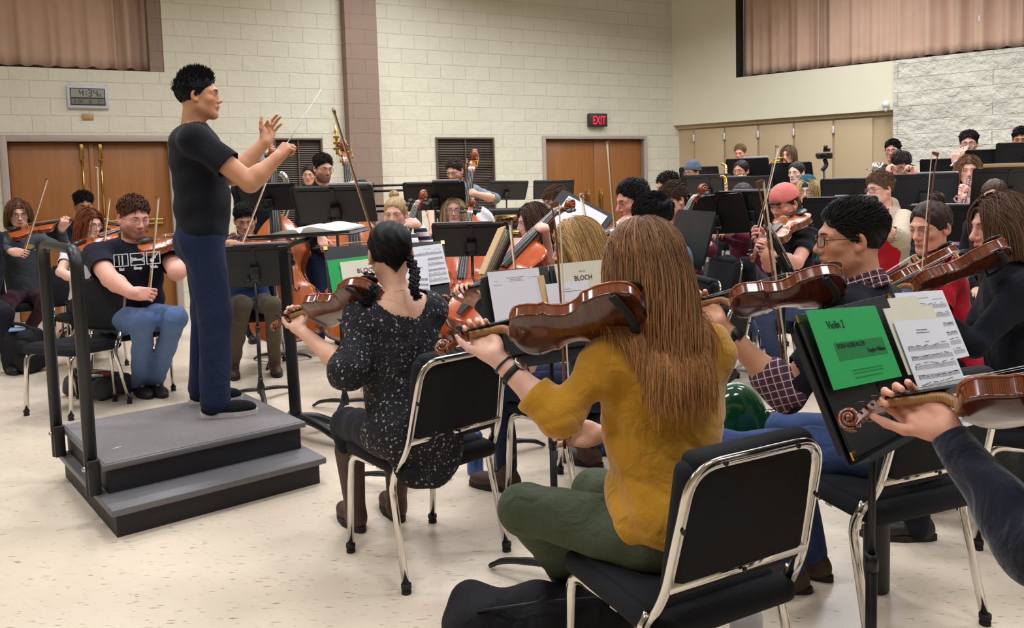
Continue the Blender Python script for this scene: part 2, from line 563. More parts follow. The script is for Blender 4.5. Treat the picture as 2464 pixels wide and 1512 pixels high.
# doors
def double_door(x0, x1, zt, P, ang, idx, fw, bars):
    d = empty('door_%d' % idx, (*P, 0), ang); tag(d, kind='structure')
    mid = (x0 + x1) / 2
    f = MB()
    f.box((x0 - fw / 2, 0.06, zt / 2 + fw / 2), (fw, 0.2, zt + fw), bevel=0.008)
    f.box((x1 + fw / 2, 0.06, zt / 2 + fw / 2), (fw, 0.2, zt + fw), bevel=0.008)
    f.box((mid, 0.06, zt + fw / 2), (x1 - x0 + 0.002, 0.2, fw), bevel=0.008)
    f.build('door_frame', FRAME_GREY, d)
    for s, e, sg in ((x0, mid, 1), (mid, x1, -1)):
        m = MB(); m.box(((s + e) / 2, 0.10, zt / 2), (e - s - 0.008, 0.05, zt - 0.01), bevel=0.003)
        leaf = m.build('door_leaf', DOOR_WOOD, d)
        edge = mid - sg * 0.0
        if bars:
            h = MB(); h.box(((s + e) / 2 + sg * 0.02, 0.035, 1.12), (e - s - 0.16, 0.05, 0.075), bevel=0.01)
            h.box((mid - sg * 0.10, 0.045, 1.12), (0.1, 0.06, 0.12), bevel=0.01)
            h.build('panic_bar', BRASS, leaf)
            r = MB(); r.tube([(mid - sg * 0.10, 0.055, 1.18), (mid - sg * 0.10, 0.055, zt - 0.20)], 0.012, 8)
            r.box((mid - sg * 0.10, 0.055, zt - 0.12), (0.045, 0.05, 0.2), bevel=0.008)
            r.build('latch_rod', BRASS, leaf)
        else:
            h = MB(); h.box((mid - sg * 0.13, 0.07, 1.12), (0.10, 0.006, 0.44), bevel=0.002)
            h.tube(round_path([(mid - sg * 0.13, 0.07, 0.98), (mid - sg * 0.13, 0.03, 0.98), (mid - sg * 0.13, 0.03, 1.26), (mid - sg * 0.13, 0.07, 1.26)], 0.02), 0.01, 8)
            h.build('pull_plate', BRASS, leaf)
    if bars:
        a = MB(); a.box((mid, 0.075, zt / 2), (0.05, 0.04, zt - 0.02), bevel=0.004); a.build('astragal', DOOR_WOOD, d)
    return d


double_door(sDL0, sDL1, zDT, A, angA, 1, 0.075, True)
double_door(sR0, sR1, zRT, A, angA, 2, 0.055, False)


def wall_vent(x0, x1, z1, label):
    v = empty('wall_vent', (*A, 0), angA); tag(v, label, 'vent')
    z0 = z1 - 1.5
    f = MB()
    for c, s in ((((x0 + x1) / 2, 0.0, z1 - 0.0125), (x1 - x0, 0.06, 0.025)), (((x0 + x1) / 2, 0.0, z0 + 0.0125), (x1 - x0, 0.06, 0.025)),
                 ((x0 + 0.0125, 0.0, (z0 + z1) / 2), (0.025, 0.058, 1.5)), ((x1 - 0.0125, 0.0, (z0 + z1) / 2), (0.025, 0.058, 1.5)),
                 (((x0 + x1) / 2, 0.01, (z0 + z1) / 2), (0.018, 0.05, 1.46))):
        f.box(c, s)
    f.build('vent_frame', SLAT_BROWN, v)
    b_ = MB(); b_.box(((x0 + x1) / 2, 0.12, (z0 + z1) / 2), (x1 - x0 - 0.01, 0.02, 1.49)); b_.build('backing', VENT_DARK, v)
    s = MB(); k = 58
    for i in range(k):
        z = z0 + 0.03 + (1.44) * (i + 0.5) / k
        s.box(((x0 + x1) / 2, 0.025, z), (x1 - x0 - 0.05, 0.03, 0.009), rotx(-0.35))
    s.build('louvres', SLAT_BROWN, v)


wall_vent(sV0, sV1, zV1, 'brown louvred wall vent behind the baton hand, between door and pilaster')
wall_vent(sU0, sU1, zU1, 'brown louvred wall vent behind the bassist in a grey shirt')

# right wall: plaster soffit above tan storage doors, then split-face block nearer the camera
sE, zSoff = hit(2150, 266, B, dD)
_, zSoff0 = hit(1634, 300, B, dD)
zS = (zSoff + zSoff0) / 2
sK, zK = hit(1771, 187, B, dD)
sN, _ = hit(1769, 100, B, dD)
rw = MB()
wall_with_holes(rw, 0.0, sE, zS, CEIL, [(sK, sE, zK, 5.3)], th=0.3)
place_wall(tag(rw.build('wall_right', PLASTER), kind='structure'), B, angD)
rs = MB()
wall_with_holes(rs, sE, sE + 13, 0, CEIL, [(sE, sE + 6.5, zK, 5.3)], y=-0.02, th=0.32)
place_wall(tag(rs.build('wall_right_block', SPLIT), kind='structure'), B, angD)
nbk = MB(); nbk.box(((sK + sE + 6.5) / 2, 0.36, (zK + 5.3) / 2), (sE + 6.5 - sK, 0.08, 5.3 - zK + 0.2))
place_wall(tag(nbk.build('trim_4', PLASTER), kind='structure'), B, angD)
fr = MB(); fr.box((sK + 0.012, 0.11, (zK + 5.3) / 2), (0.025, 0.21, 5.3 - zK)); fr.box(((sK + sE + 6.5) / 2, 0.16, zK + 0.008), (sE + 6.5 - sK, 0.2, 0.016))
place_wall(tag(fr.build('trim_5', VENT_DARK), kind='structure'), B, angD)
ct = curtain_thing(B, angD, sK + 0.05, sE + 6.4, zK + 0.02, 5.25, 'long pale rose curtain above the tan storage doors', 21, [sK + 1.25, sK + 2.6, sK + 3.9, sK + 5.4])
cw = MB()
for px, py in ((2353, 42), (2362, 36)):
    sx_, zz = hit(px, py, B, dD)
    cw.tube([(sx_, 0.10, 5.2), (sx_, 0.10, zz + 0.05)], 0.004, 6); cw.lathe([(0.006, -0.05), (0.012, -0.03), (0.012, 0.02), (0.004, 0.05)], (sx_, 0.10, zz), n=10)
cwo = cw.build('curtain_cord', WHITE_PRINT, ct)

# storage doors under the soffit
edges = [hit(x, 330, B, dD)[0] for x in (1664, 1738, 1819, 1905, 2001, 2098)]
ztop = hit(1900, 296, B, dD)[1]
cab = empty('storage_wall', (*B, 0), angD); tag(cab, 'tan storage front with a row of tall doors under the plaster soffit', 'cabinet')
bk = MB(); bk.box((sE / 2, 0.17, zS / 2), (sE, 0.1, zS)); bk.box((sE / 2, 0.1, zS - 0.03), (sE, 0.06, 0.06)); bk.build('cabinet_body', TAN, cab)
for a, b_ in zip(edges, edges[1:]):
    m = MB(); m.box(((a + b_) / 2, 0.105, ztop / 2 + 0.03), (b_ - a - 0.035, 0.03, ztop - 0.06), bevel=0.004)
    dr = m.build('door', TAN, cab)
    h = MB(); h.box((a + 0.0, 0.08, ztop - 0.14), (0.025, 0.03, 0.11), bevel=0.004); h.build('hinge', WHITE_PRINT, dr)

# unseen sides close the room so that light bounces
for nm, c, s in (('wall_left', (-9.2, 3.0, CEIL / 2), (0.2, 22, CEIL)), ('wall_behind', (0, -5.0, CEIL / 2), (26, 0.2, CEIL)), ):
    m = MB(); m.box(c, s); tag(m.build(nm, PLASTER), kind='structure')

# carpeted risers along the right wall
def riser(idx, pts, h):
    m = MB(); m.prism(pts, 0.0, h); tag(m.build('floor_riser_%d' % idx, CARPET), kind='structure')


# exit sign
s0, zE = hit(1433, 290, A, dA)
ex = empty('exit_sign', (*(A + dA * s0), zE), angA); tag(ex, 'dark exit sign with red letters above the far double door', 'sign')
EXIT_BOX = mat('exit_housing', (58, 44, 46), 0.5)
EXIT_RED = mat('exit_red', (226, 40, 60), 0.5, 0, 0.03, 20, emit=0.7)
m = MB(); m.box((0, -0.05, 0), (0.335, 0.10, 0.21), bevel=0.012); m.build('housing', EXIT_BOX, ex)
t_ = text_mesh('EXIT', 0.185, EXIT_RED, 'lettering', ex, depth=0.002, align='CENTER', sx=0.66, bold=0.003)
t_.location = (0, -0.103, -0.066); t_.rotation_euler = (PI / 2, 0, 0)

# digital wall clock
s0, zC = hit(211, 234, A, dA)
CLOCK_GREY = mat('clock_silver', (196, 196, 206), 0.4, 0, 0.03); LCD = mat('lcd_face', (150, 150, 136), 0.3, 0, 0.03)
LCD_DARK = mat('lcd_lower', (122, 122, 110), 0.3, 0, 0.04); SEG = mat('lcd_segment', (38, 36, 32), 0.4)
ck = empty('wall_clock', (*(A + dA * s0), zC), angA); tag(ck, 'silver framed digital wall clock reading 4:34 above the double door', 'clock')
wc, hc = 0.44, 0.27
m = MB(); m.box((0, -0.02, 0), (wc, 0.045, hc), bevel=0.008); m.build('clock_case', CLOCK_GREY, ck)
m = MB(); m.box((0, -0.043, 0.0), (wc - 0.07, 0.006, hc - 0.07)); m.build('bezel', SEG, ck)
m = MB(); m.box((0, -0.0465, 0.042), (wc - 0.09, 0.004, 0.10)); m.box((0, -0.0465, -0.054), (wc - 0.09, 0.004, 0.062), mi=1)
fc = m.build('display', [LCD, LCD_DARK], ck)


def seg_digits(mb, txt, x, z, h, th, y=-0.049):
    on = {'0': 'abcdef', '1': 'bc', '2': 'abged', '3': 'abgcd', '4': 'fgbc', '5': 'afgcd', '6': 'afgedc', '7': 'abc', '8': 'abcdefg', '9': 'abcdfg'}
    w = h * 0.5
    for ch in txt:
        if ch == ':':
            for dz in (0.3, 0.7): mb.box((x + th, y, z + h * dz), (th, 0.002, th))
            x += th * 3; continue
        if ch == ' ': x += w * 0.8; continue
        for s_ in on[ch]:
            c = {'a': (w / 2, h), 'g': (w / 2, h / 2), 'd': (w / 2, 0), 'b': (w, h * .75), 'c': (w, h * .25), 'f': (0, h * .75), 'e': (0, h * .25)}[s_]
            sz = (w - th * .5, 0.002, th) if s_ in 'agd' else (th, 0.002, h / 2 - th * .5)
            mb.box((x + c[0], y, z + c[1]), sz)
        x += w + th * 2.4


m = MB(); seg_digits(m, '4:34', -0.085, 0.008, 0.072, 0.010); seg_digits(m, '05', 0.105, 0.004, 0.03, 0.004)
seg_digits(m, '3 28', -0.15, -0.074, 0.036, 0.004); seg_digits(m, '12', -0.01, -0.074, 0.036, 0.004); seg_digits(m, '37', 0.10, -0.074, 0.036, 0.004)
m.build('digits', SEG, ck)
s0, zB = hit(211, 281, A, dA)
m = MB(); m.box((0, -0.01, 0), (0.125, 0.03, 0.065), bevel=0.006)
o = tag(m.build('wall_plate', mat('thermostat_tan', (176, 146, 96), 0.45)), 'small tan plate on the wall below the digital clock', 'plate')
o.location = (*(A + dA * s0), zB); o.rotation_euler = (0, 0, angA)
# sensor at the soffit edge
s0, zB = hit(2134, 254, B, dD)
sn = empty('wall_sensor', (*(B + dD * s0), zB), angD); tag(sn, 'small white sensor at the end of the plaster soffit', 'sensor')
m = MB(); m.ball((0, -0.06, 0.01), (0.05, 0.05, 0.055)); m.build('housing', WHITE_PRINT, sn)
m = MB(); m.tube([(0, 0.0, 0.03), (0, -0.05, 0.02)], 0.02, 10); m.ball((0, -0.055, -0.045), (0.025, 0.03, 0.05)); m.build('bracket', WHITE_PRINT, sn)
# ------------------------------------------------------------------ chairs
def make_chair():
    """padded stacking chair, faces +y, origin on the floor under the seat"""
    t = empty('orchestra_chair')
    m = MB(); m.box((0, 0.0, 0.435), (0.445, 0.43, 0.062), rotx(0.05), bevel=0.028, seg=4)
    m.box((0, 0.02, 0.456), (0.40, 0.36, 0.05), rotx(0.05), bevel=0.024, seg=4)
    m.build('seat', CHAIR_CLOTH, t)
    rec = 0.19
    R = rotx(rec)                                       # leans backwards
    m = MB(); m.box((0, -0.238, 0.685), (0.415, 0.058, 0.34), R, bevel=0.028, seg=4)
    m.box((0, -0.268, 0.845), (0.37, 0.062, 0.05), R, bevel=0.024, seg=4)
    m.build('backrest', CHAIR_CLOTH, t)
    fr = MB()
    top = [(-0.225, -0.175, 0.44), (-0.212, -0.225, 0.53), (-0.192, -0.30, 0.845), (0.192, -0.30, 0.845), (0.212, -0.225, 0.53), (0.225, -0.175, 0.44)]
    fr.tube(round_path(top, 0.075, 7), 0.0145, 10, flat=(1.15, 0.8))
    fr.tube([(-0.212, -0.236, 0.553), (0.212, -0.236, 0.553)], 0.013, 8, flat=(0.7, 1.1))
    fr.box((0, 0.0, 0.405), (0.40, 0.03, 0.02)); fr.box((0, -0.14, 0.405), (0.42, 0.03, 0.02))
    for x, z in ((-0.11, 0.846), (0.11, 0.846), (-0.205, 0.70), (0.205, 0.70), (0, 0.553)):
        fr.lathe([(0.007, 0), (0.007, 0.003), (0.003, 0.006)], (x, -0.312 + (0.846 - z) * 0.21, z), rotx(PI / 2), 8, 1)
    fr.build('back_frame', [CHROME, BLACK_METAL], t)
    for s in (-1, 1):
        m = MB(); m.tube(round_path([(s * 0.19, 0.05, 0.41), (s * 0.205, 0.19, 0.415), (s * 0.205, 0.222, 0.02)], 0.06, 6), 0.0145, 10, flat=(0.8, 1.15))
        lg = m.build('leg', CHROME, t)
        g = MB(); g.lathe([(0.018, 0.0), (0.018, 0.012), (0.010, 0.018), (0.019, 0.02), (0.019, 0.036), (0.012, 0.036)], (s * 0.205, 0.222, 0), n=12); g.build('foot', RUBBER, lg)
        m = MB(); m.tube(round_path([(s * 0.224, -0.18, 0.47), (s * 0.231, -0.135, 0.385), (s * 0.243, -0.222, 0.02)], 0.07, 6), 0.0145, 10, flat=(0.8, 1.15))
        lg = m.build('leg', CHROME, t)
        g = MB(); g.lathe([(0.018, 0.0), (0.018, 0.012), (0.010, 0.018), (0.019, 0.02), (0.019, 0.036), (0.012, 0.036)], (s * 0.243, -0.222, 0), n=12); g.build('foot', RUBBER, lg)
    return t


CHAIR0 = make_chair(); _chair_used = [False]


def chair(loc, face, label, floor=0.0):
    """face: direction the sitter looks, degrees counter-clockwise from +x"""
    c = copy_tree(CHAIR0) if _chair_used[0] else CHAIR0
    _chair_used[0] = True
    c.location = (loc[0], loc[1], floor); c.rotation_euler = (0, 0, math.radians(face - 90))
    tag(c, label, 'chair', 'black padded orchestra chairs')
    return c


# ------------------------------------------------------------------ music stands
def make_stand_parts(detailed=True):
    """the desk in its own frame: x across, y up the desk, +z the side the music lies on"""
    w, h = 0.51, 0.325
    m = MB()
    ol = []
    for cx, cy, a0 in ((w / 2 - .025, h / 2 - .025, 0), (-w / 2 + .025, h / 2 - .025, 90), (-w / 2 + .008, -h / 2 + .008, 180), (w / 2 - .008, -h / 2 + .008, 270)):
        rr = .025 if cy > 0 else .008
        for k in range(5):
            a = math.radians(a0 + 90 * k / 4); ol.append((cx + rr * math.cos(a), cy + rr * math.sin(a)))
    m.prism(ol, -0.0015, 0.0015)
    m.box((0, -h / 2, 0.026), (w - .01, 0.003, 0.055)); m.box((0, -h / 2 + 0.006, 0.053), (w - .01, 0.012, 0.003))
    for x in (-w / 2 + .004, w / 2 - .004): m.box((x, 0, -0.007), (0.004, h - .05, 0.014))
    m.box((0, h / 2 - 0.003, -0.006), (w - .07, 0.004, 0.012))
    # fold lines pressed into the back
    m.box((0, h * 0.36, -0.003), (w - .06, 0.004, 0.004)); m.box((0, 0.0, -0.004), (0.028, h * .86, 0.006))
    desk = m.mesh('desk')
    m = MB(); m.box((0, -0.06, -0.022), (0.06, 0.12, 0.03), bevel=0.004); m.lathe([(0.014, -0.035), (0.014, 0.035)], (0, -0.10, -0.035), roty(PI / 2), 12)
    m.lathe([(0.008, 0), (0.016, 0.006), (0.016, 0.02), (0.006, 0.024)], (0.035, -0.10, -0.035), roty(PI / 2), 10)
    br = m.mesh('bracket')
    m = MB()
    m.lathe([(0.026, 0.05), (0.026, 0.10), (0.017, 0.13), (0.017, 0.16)], n=14)
    for k in range(3):
        a = 2 * PI * k / 3 + 0.5
        c, s = math.cos(a), math.sin(a)
        m.tube(smooth_path([(0.012 * c, 0.012 * s, 0.075), (0.10 * c, 0.10 * s, 0.068), (0.22 * c, 0.22 * s, 0.045), (0.285 * c, 0.285 * s, 0.012)], 4), [0.02] * 6 + [0.017] * 4 + [0.014] * 3, 8, flat=(1.0, 0.7), up=(0, 0, 1))
    base = m.mesh('tripod_base')
    for me_, mm in ((desk, DESK_BLACK), (br, BLACK_METAL), (base, BLACK_METAL)): me_.materials.append(mm)
    return desk, br, base


ST_DESK, ST_BRACKET, ST_BASE = make_stand_parts()


def desk_matrix(c, face, tilt, roll=0.0):
    """desk centred at c; its music side looks towards 'face' degrees; tilt = degrees leaning back from upright"""
    f = math.radians(face); t = math.radians(tilt)
    n = np.array([math.cos(f) * math.cos(t), math.sin(f) * math.cos(t), math.sin(t)])     # +z of the desk
    x = np.array([-math.sin(f), math.cos(f), 0.0])
    y = np.cross(n, x)
    if roll:
        r = math.radians(roll); x, y = x * math.cos(r) + y * math.sin(r), y * math.cos(r) - x * math.sin(r)
    return Matrix(((x[0], y[0], n[0], c[0]), (x[1], y[1], n[1], c[1]), (x[2], y[2], n[2], c[2]), (0, 0, 0, 1)))


def stand(c, face, tilt, label, floor=0.0, scale=1.0, roll=0.0, group='black music stands', base_turn=0.0):
    M_ = desk_matrix(c, face, tilt, roll)
    piv = M_ @ Vector((0, -0.10, -0.035))
    t = empty('music_stand', (piv.x, piv.y, floor))
    tag(t, label, 'music stand', group)
    L = Matrix.Translation(Vector((-piv.x, -piv.y, -floor)))
    d = mkobj('desk', ST_DESK, None, t); d.matrix_local = L @ M_ @ Matrix.Scale(scale, 4)
    b = mkobj('bracket', ST_BRACKET, None, t); b.matrix_local = L @ M_
    m = MB(); hz = piv.z - floor
    m.tube([(0, 0, 0.08), (0, 0, hz * 0.62)], 0.0135, 10); m.tube([(0, 0, hz * 0.60), (0, 0, hz)], 0.0095, 8)
    m.lathe([(0.0165, hz * .6 - .02), (0.0165, hz * .6 + .02)], n=10)
    m.build('pole', BLACK_METAL, t)
    bs = mkobj('tripod_base', ST_BASE, None, t); bs.rotation_euler = (0, 0, base_turn)
    return t, M_


# ------------------------------------------------------------------ sheets of music
def print_staves(mb, w, h, rows, x0=0.08, y_top=0.86, y_bot=0.06, seed=0, z=0.0006, mi=0, dens=26, system=0.45):
    """staff lines and notes as flat ink on a page centred at the origin"""
    rg = random.Random(seed)
    L, Rr = -w / 2 + w * x0, w / 2 - w * 0.05
    pitch = (y_top - y_bot) * h / rows
    for r in range(rows):
        yc = -h / 2 + h * y_top - pitch * (r + 0.5)
        gap = pitch * system / 4
        for k in range(5):
            y = yc + (k - 2) * gap
            mb.add([(L, y - .00025, z), (Rr, y - .00025, z), (Rr, y + .00025, z), (L, y + .00025, z)], [[0, 1, 2, 3]], mi)
        mb.add([(L, yc - 2 * gap, z), (L + gap * .8, yc - 2 * gap, z), (L + gap * 1.2, yc + 2.6 * gap, z), (L + gap * .3, yc + 2.6 * gap, z)], [[0, 1, 2, 3]], mi)
        x = L + gap * 3
        pos = 0.0
        while x < Rr - gap:
            g = rg.choice((1, 2, 4, 4, 6)); dx = (Rr - L) / dens
            tops = []
            for q in range(g):
                if x > Rr - gap: break
                pos = max(-2.6, min(2.6, pos + rg.uniform(-1.1, 1.1)))
                y = yc + pos * gap
                a = gap * 0.62
                mb.add([(x - a, y - a * .3, z), (x - a * .3, y - a * .7, z), (x + a, y + a * .2, z), (x + a * .3, y + a * .7, z)], [[0, 1, 2, 3]], mi)
                mb.add([(x + a * .75, y, z), (x + a, y, z), (x + a, y + gap * 3, z), (x + a * .75, y + gap * 3, z)], [[0, 1, 2, 3]], mi)
                tops.append((x + a, y + gap * 3)); x += dx
            if len(tops) > 1:
                (xa, ya), (xb, yb) = tops[0], tops[-1]
                mb.add([(xa, ya - gap * .5, z), (xb, yb - gap * .5, z), (xb, yb, z), (xa, ya, z)], [[0, 1, 2, 3]], mi)
            if rg.random() < 0.3:
                mb.add([(x, yc - 2 * gap, z), (x + .0004, yc - 2 * gap, z), (x + .0004, yc + 2 * gap, z), (x, yc + 2 * gap, z)], [[0, 1, 2, 3]], mi); x += dx * .5
    return mb


def print_lines(mb, rows, z=0.0006, mi=0, seed=1):
    """small print too fine to read: rows of (x0, x1, y, height)"""
    rg = random.Random(seed)
    for x0, x1, y, hh in rows:
        x = x0
        while x < x1:
            wd = rg.uniform(0.4, 1.2) * hh * 1.4
            mb.add([(x, y, z), (min(x1, x + wd), y, z), (min(x1, x + wd), y + hh * rg.uniform(.6, 1), z), (x, y + hh * rg.uniform(.6, 1), z)], [[0, 1, 2, 3]], mi)
            x += wd + hh * rg.uniform(.15, .6)
    return mb


def sheet(Mw, w, h, material, label, group=None, name='sheet_music', thick=0.0015, ink=None, texts=(), cat='sheet music', curl=0.0):
    """a page lying on a desk: Mw puts the page's centre and plane"""
    t = empty(name); t.matrix_world = Mw
    tag(t, label, cat, group)
    n = 8
    V = []; Fs = []
    for i in range(n + 1):
        x = -w / 2 + w * i / n
        for y in (-h / 2, h / 2):
            zc = curl * math.sin(PI * i / n) * (1 if y > 0 else 0.4)
            V += [(x, y, zc - thick), (x, y, zc)]
    for i in range(n):
        b = i * 4; c = b + 4
        Fs += [[b + 1, c + 1, c + 3, b + 3], [b, b + 2, c + 2, c], [b, c, c + 1, b + 1], [b + 2, b + 3, c + 3, c + 2]]
    Fs += [[0, 1, 3, 2], [4 * n, 4 * n + 2, 4 * n + 3, 4 * n + 1]]
    m = MB(); m.add(V, Fs); m.build('page', material, t)
    if ink is not None: ink.build('printed_notes', [INK, GREY_INK], t)
    for s, size, x, y, mm, al, sx in texts:
        o = text_mesh(s, size, mm, 'lettering', t, depth=0.0003, align=al, sx=sx, bold=0.0)
        o.location = (x, y, 0.0008)
    return t


def on_desk(M_, x, y, z=0.004, rot=0.0):
    return M_ @ Matrix.Translation(Vector((x, y, z))) @ Matrix.Rotation(math.radians(rot), 4, 'Z')


# ------------------------------------------------------------------ violin family
def outline_half(t):
    pts = [(0, .0), (.004, .03), (.015, .056), (.035, .076), (.07, .0915), (.12, .1), (.18, .1038), (.25, .1035), (.31, .099), (.36, .0915), (.392, .0895), (.40, .0925),
           (.412, .086), (.43, .0745), (.47, .0635), (.53, .0545), (.59, .0545), (.64, .061), (.68, .0695), (.700, .079), (.712, .0765), (.73, .0735), (.77, .0775), (.82, .0828), (.86, .0842),
           (.90, .081), (.935, .072), (.965, .056), (.985, .038), (.995, .024), (1, .0)]
    return np.interp(t, [p[0] for p in pts], [p[1] for p in pts])


def make_fiddle(kind):
    """violin lying along +y from its chin end; top plate towards +z. returns parent Empty"""
    P = dict(violin=dict(L=.356, wid=1.0, rib=.031, arch=.016, neck=.128, pb=.105, over=.003, fb=.27, endpin=0),
             viola=dict(L=.405, wid=1.13, rib=.037, arch=.018, neck=.145, pb=.12, over=.003, fb=.305, endpin=0),
             cello=dict(L=.755, wid=2.12, rib=.118, arch=.03, neck=.28, pb=.21, over=.004, fb=.58, endpin=.32),
             bass=dict(L=1.11, wid=3.05, rib=.20, arch=.045, neck=.44, pb=.30, over=.005, fb=.85, endpin=.25))[kind]
    L, S = P['L'], P['L'] / .356
    key = kind
    var = {'violin': ((148, 62, 24), (178, 86, 34)), 'viola': ((150, 70, 30), (184, 98, 42)), 'cello': ((176, 66, 26), (204, 96, 40)), 'bass': ((184, 84, 28), (210, 110, 44))}[kind]
    TOP = wood(key + '_varnish', var[0], var[1], 0.24, 0.7, (30 / S, 2 / S, 10 / S), 3.0, 1.0)
    RIB = wood(key + '_flamed_rib', tuple(int(v * .54) for v in var[0]), tuple(int(v * .82) for v in var[1]), 0.2, 0.8, (2 / S, 22 / S, 2 / S), 4.0, 2.0, 'Y')
    BACK = wood(key + '_back', tuple(int(v * .46) for v in var[0]), tuple(int(v * .60) for v in var[1]), 0.18, 0.8, (3 / S, 26 / S, 3 / S), 3.0, 2.5, 'Y')
    NECKW = wood(key + '_neck_wood', (150, 104, 60), (182, 136, 84), 0.45, 0.1, (3 / S, 20 / S, 3 / S), 3.0, 2.0, 'Y')
    t = empty(kind)
    nt_, nw = 64, 15
    ts = np.concatenate([[0], 0.5 - 0.5 * np.cos(np.linspace(0.12, PI - 0.12, nt_ - 2)), [1]])
    hw = outline_half(ts) * P['wid']
    if kind == 'bass':                                   # sloping shoulders
        k = ts > .78
        hw = np.where(k, np.interp(ts, [.78, .86, .92, .97, 1.0], [.0785 * 3.05, .066 * 3.05, .050 * 3.05, .034 * 3.05, .02 * 3.05]), hw)
    m = MB()
    rib = P['rib']; ar = P['arch']; ov = P['over']; th = .004 * (S ** .5)

    def plate(zs, sign, mi, o, edge_z):
        V = []
        for i in range(nt_):
            w_ = hw[i] + o
            arch_t = max(0.0, math.sin(PI * min(max(ts[i], 0.0), 1.0))) ** 0.5
            for j in range(nw):
                u = -1 + 2 * j / (nw - 1)
                prof = (1 - u * u) ** 1.3 if abs(u) < 1 else 0
                V.append((u * w_, ts[i] * (L + 2 * o) - o, zs + sign * ar * arch_t * prof))
        top = len(V)
        for i in range(nt_):                              # plate edge
            w_ = hw[i] + o
            for j in (0, nw - 1):
                V.append(((-1 if j == 0 else 1) * w_, ts[i] * (L + 2 * o) - o, edge_z))
        Fs = []
        for i in range(nt_ - 1):
            for j in range(nw - 1):
                a, b = i * nw + j, (i + 1) * nw + j
                Fs.append([a, a + 1, b + 1, b])
            Fs.append([i * nw, (i + 1) * nw, top + 2 * (i + 1), top + 2 * i])
            Fs.append([i * nw + nw - 1, (i + 1) * nw + nw - 1, top + 2 * (i + 1) + 1, top + 2 * i + 1])
            Fs.append([top + 2 * i, top + 2 * i + 1, top + 2 * i + 3, top + 2 * i + 2])
        m.add(V, Fs, mi, True)
    plate(rib / 2 + th, 1, 0, ov, rib / 2)
    plate(-rib / 2 - th, -1, 2, ov, -rib / 2)
    ring = [(-hw[i], ts[i] * L) for i in range(nt_)] + [(hw[i], ts[i] * L) for i in range(nt_ - 1, -1, -1)]
    n = len(ring)
    V = [(x, y, -rib / 2) for x, y in ring] + [(x, y, rib / 2) for x, y in ring]
    m.add(V, [[k, (k + 1) % n, n + (k + 1) % n, n + k] for k in range(n)], 1, True)
    # f-holes
    for s in (-1, 1):
        xb = .030 * P['wid']; yb = .46 * L
        pth = smooth_path([(s * (xb - .008 * P['wid']), yb + .075 * L, 0), (s * (xb - .003 * P['wid']), yb + .085 * L, 0), (s * (xb + .002 * P['wid']), yb + .05 * L, 0), (s * (xb + .003 * P['wid']), yb, 0),
                           (s * (xb + .006 * P['wid']), yb - .06 * L, 0), (s * (xb + .013 * P['wid']), yb - .085 * L, 0), (s * (xb + .018 * P['wid']), yb - .065 * L, 0)], 5)
        for p in pth:
            w_ = np.interp(p[1] / L, ts, hw); u = p[0] / w_
            p[2] = rib / 2 + th + ar * (math.sin(PI * p[1] / L) ** .5) * (1 - u * u) ** 1.3
        m.tube(pth, .0024 * P['wid'], 6, mi=3, flat=(1, .4))
        for e in (pth[0], pth[-1]): m.ball(e, (.004 * P['wid'], .004 * P['wid'], .0015), 6, 3)
    m.build('body', [TOP, RIB, BACK, EBONY], t)
    zt = rib / 2 + th
    nl, pb = P['neck'], P['pb']
    # neck, pegbox, scroll
    m = MB()
    nw_ = .0125 * (S ** .85)
    m.tube(smooth_path([(0, L - .006 * S, zt - .020 * S), (0, L + .014 * S, zt - .008 * S), (0, L + .03 * S, zt + .001), (0, L + nl * .6, zt + .002 * S), (0, L + nl, zt + .002 * S)], 5),
           [nw_ * 1.15] * 5 + [nw_ * 1.05] * 8 + [nw_ * .9] * 8, 10, flat=(1, .85), up=(0, 0, 1), mi=0)
    m.box((0, L + .004 * S, -.002 * S), (.03 * S ** .9, .012 * S, rib * .95 if S < 1.5 else rib * .9), bevel=.003)
    y0 = L + nl; ang = 0.32
    ps = np.linspace(0, 1, 8)
    cs = []
    for u in ps: cs.append((0, y0 + pb * .56 * u, zt + .002 * S - .034 * S * u * u * (0.85) - .004 * S * u))
    V = []; q = len(cs)
    for (x, y, z), u in zip(cs, ps):
        a = (.0125 - .004 * u) * (S ** .85); d = (.013 - .004 * u) * (S ** .85)
        V += [(-a, y, z + d * .7), (a, y, z + d * .7), (a, y, z - d), (-a, y, z - d)]
    Fs = [[4 * i + k, 4 * i + (k + 1) % 4, 4 * i + 4 + (k + 1) % 4, 4 * i + 4 + k] for i in range(q - 1) for k in range(4)]
    m.add(V, Fs, 1, False)
    m.add([(V[0][0] * .55, V[0][1] + .006 * S, V[0][2] + .0006), (-V[0][0] * .55, V[0][1] + .006 * S, V[0][2] + .0006), (.004 * S ** .85, V[-4][1], V[-4][2] + .0008), (-.004 * S ** .85, V[-4][1], V[-4][2] + .0008)], [[0, 1, 2, 3]], 2)
    # scroll: a spiral of shrinking radius
    cx = np.array([0, cs[-1][1] + .012 * S, cs[-1][2] + .013 * S * .5])
    sp = []; rr = []
    turns = 2.1; K = 44
    r0 = .0195 * S ** .9
    for k in range(K + 1):
        u = k / K
        a = -PI * .62 + u * turns * 2 * PI * 1.0
        r_ = r0 * (1 - u) ** .85 + .0025 * S
        sp.append((0, cx[1] + r_ * math.cos(a) , cx[2] + r_ * math.sin(a)))
        rr.append((.0072 - .0035 * u) * S ** .9)
    wsc = .0062 * S ** .9
    V = []
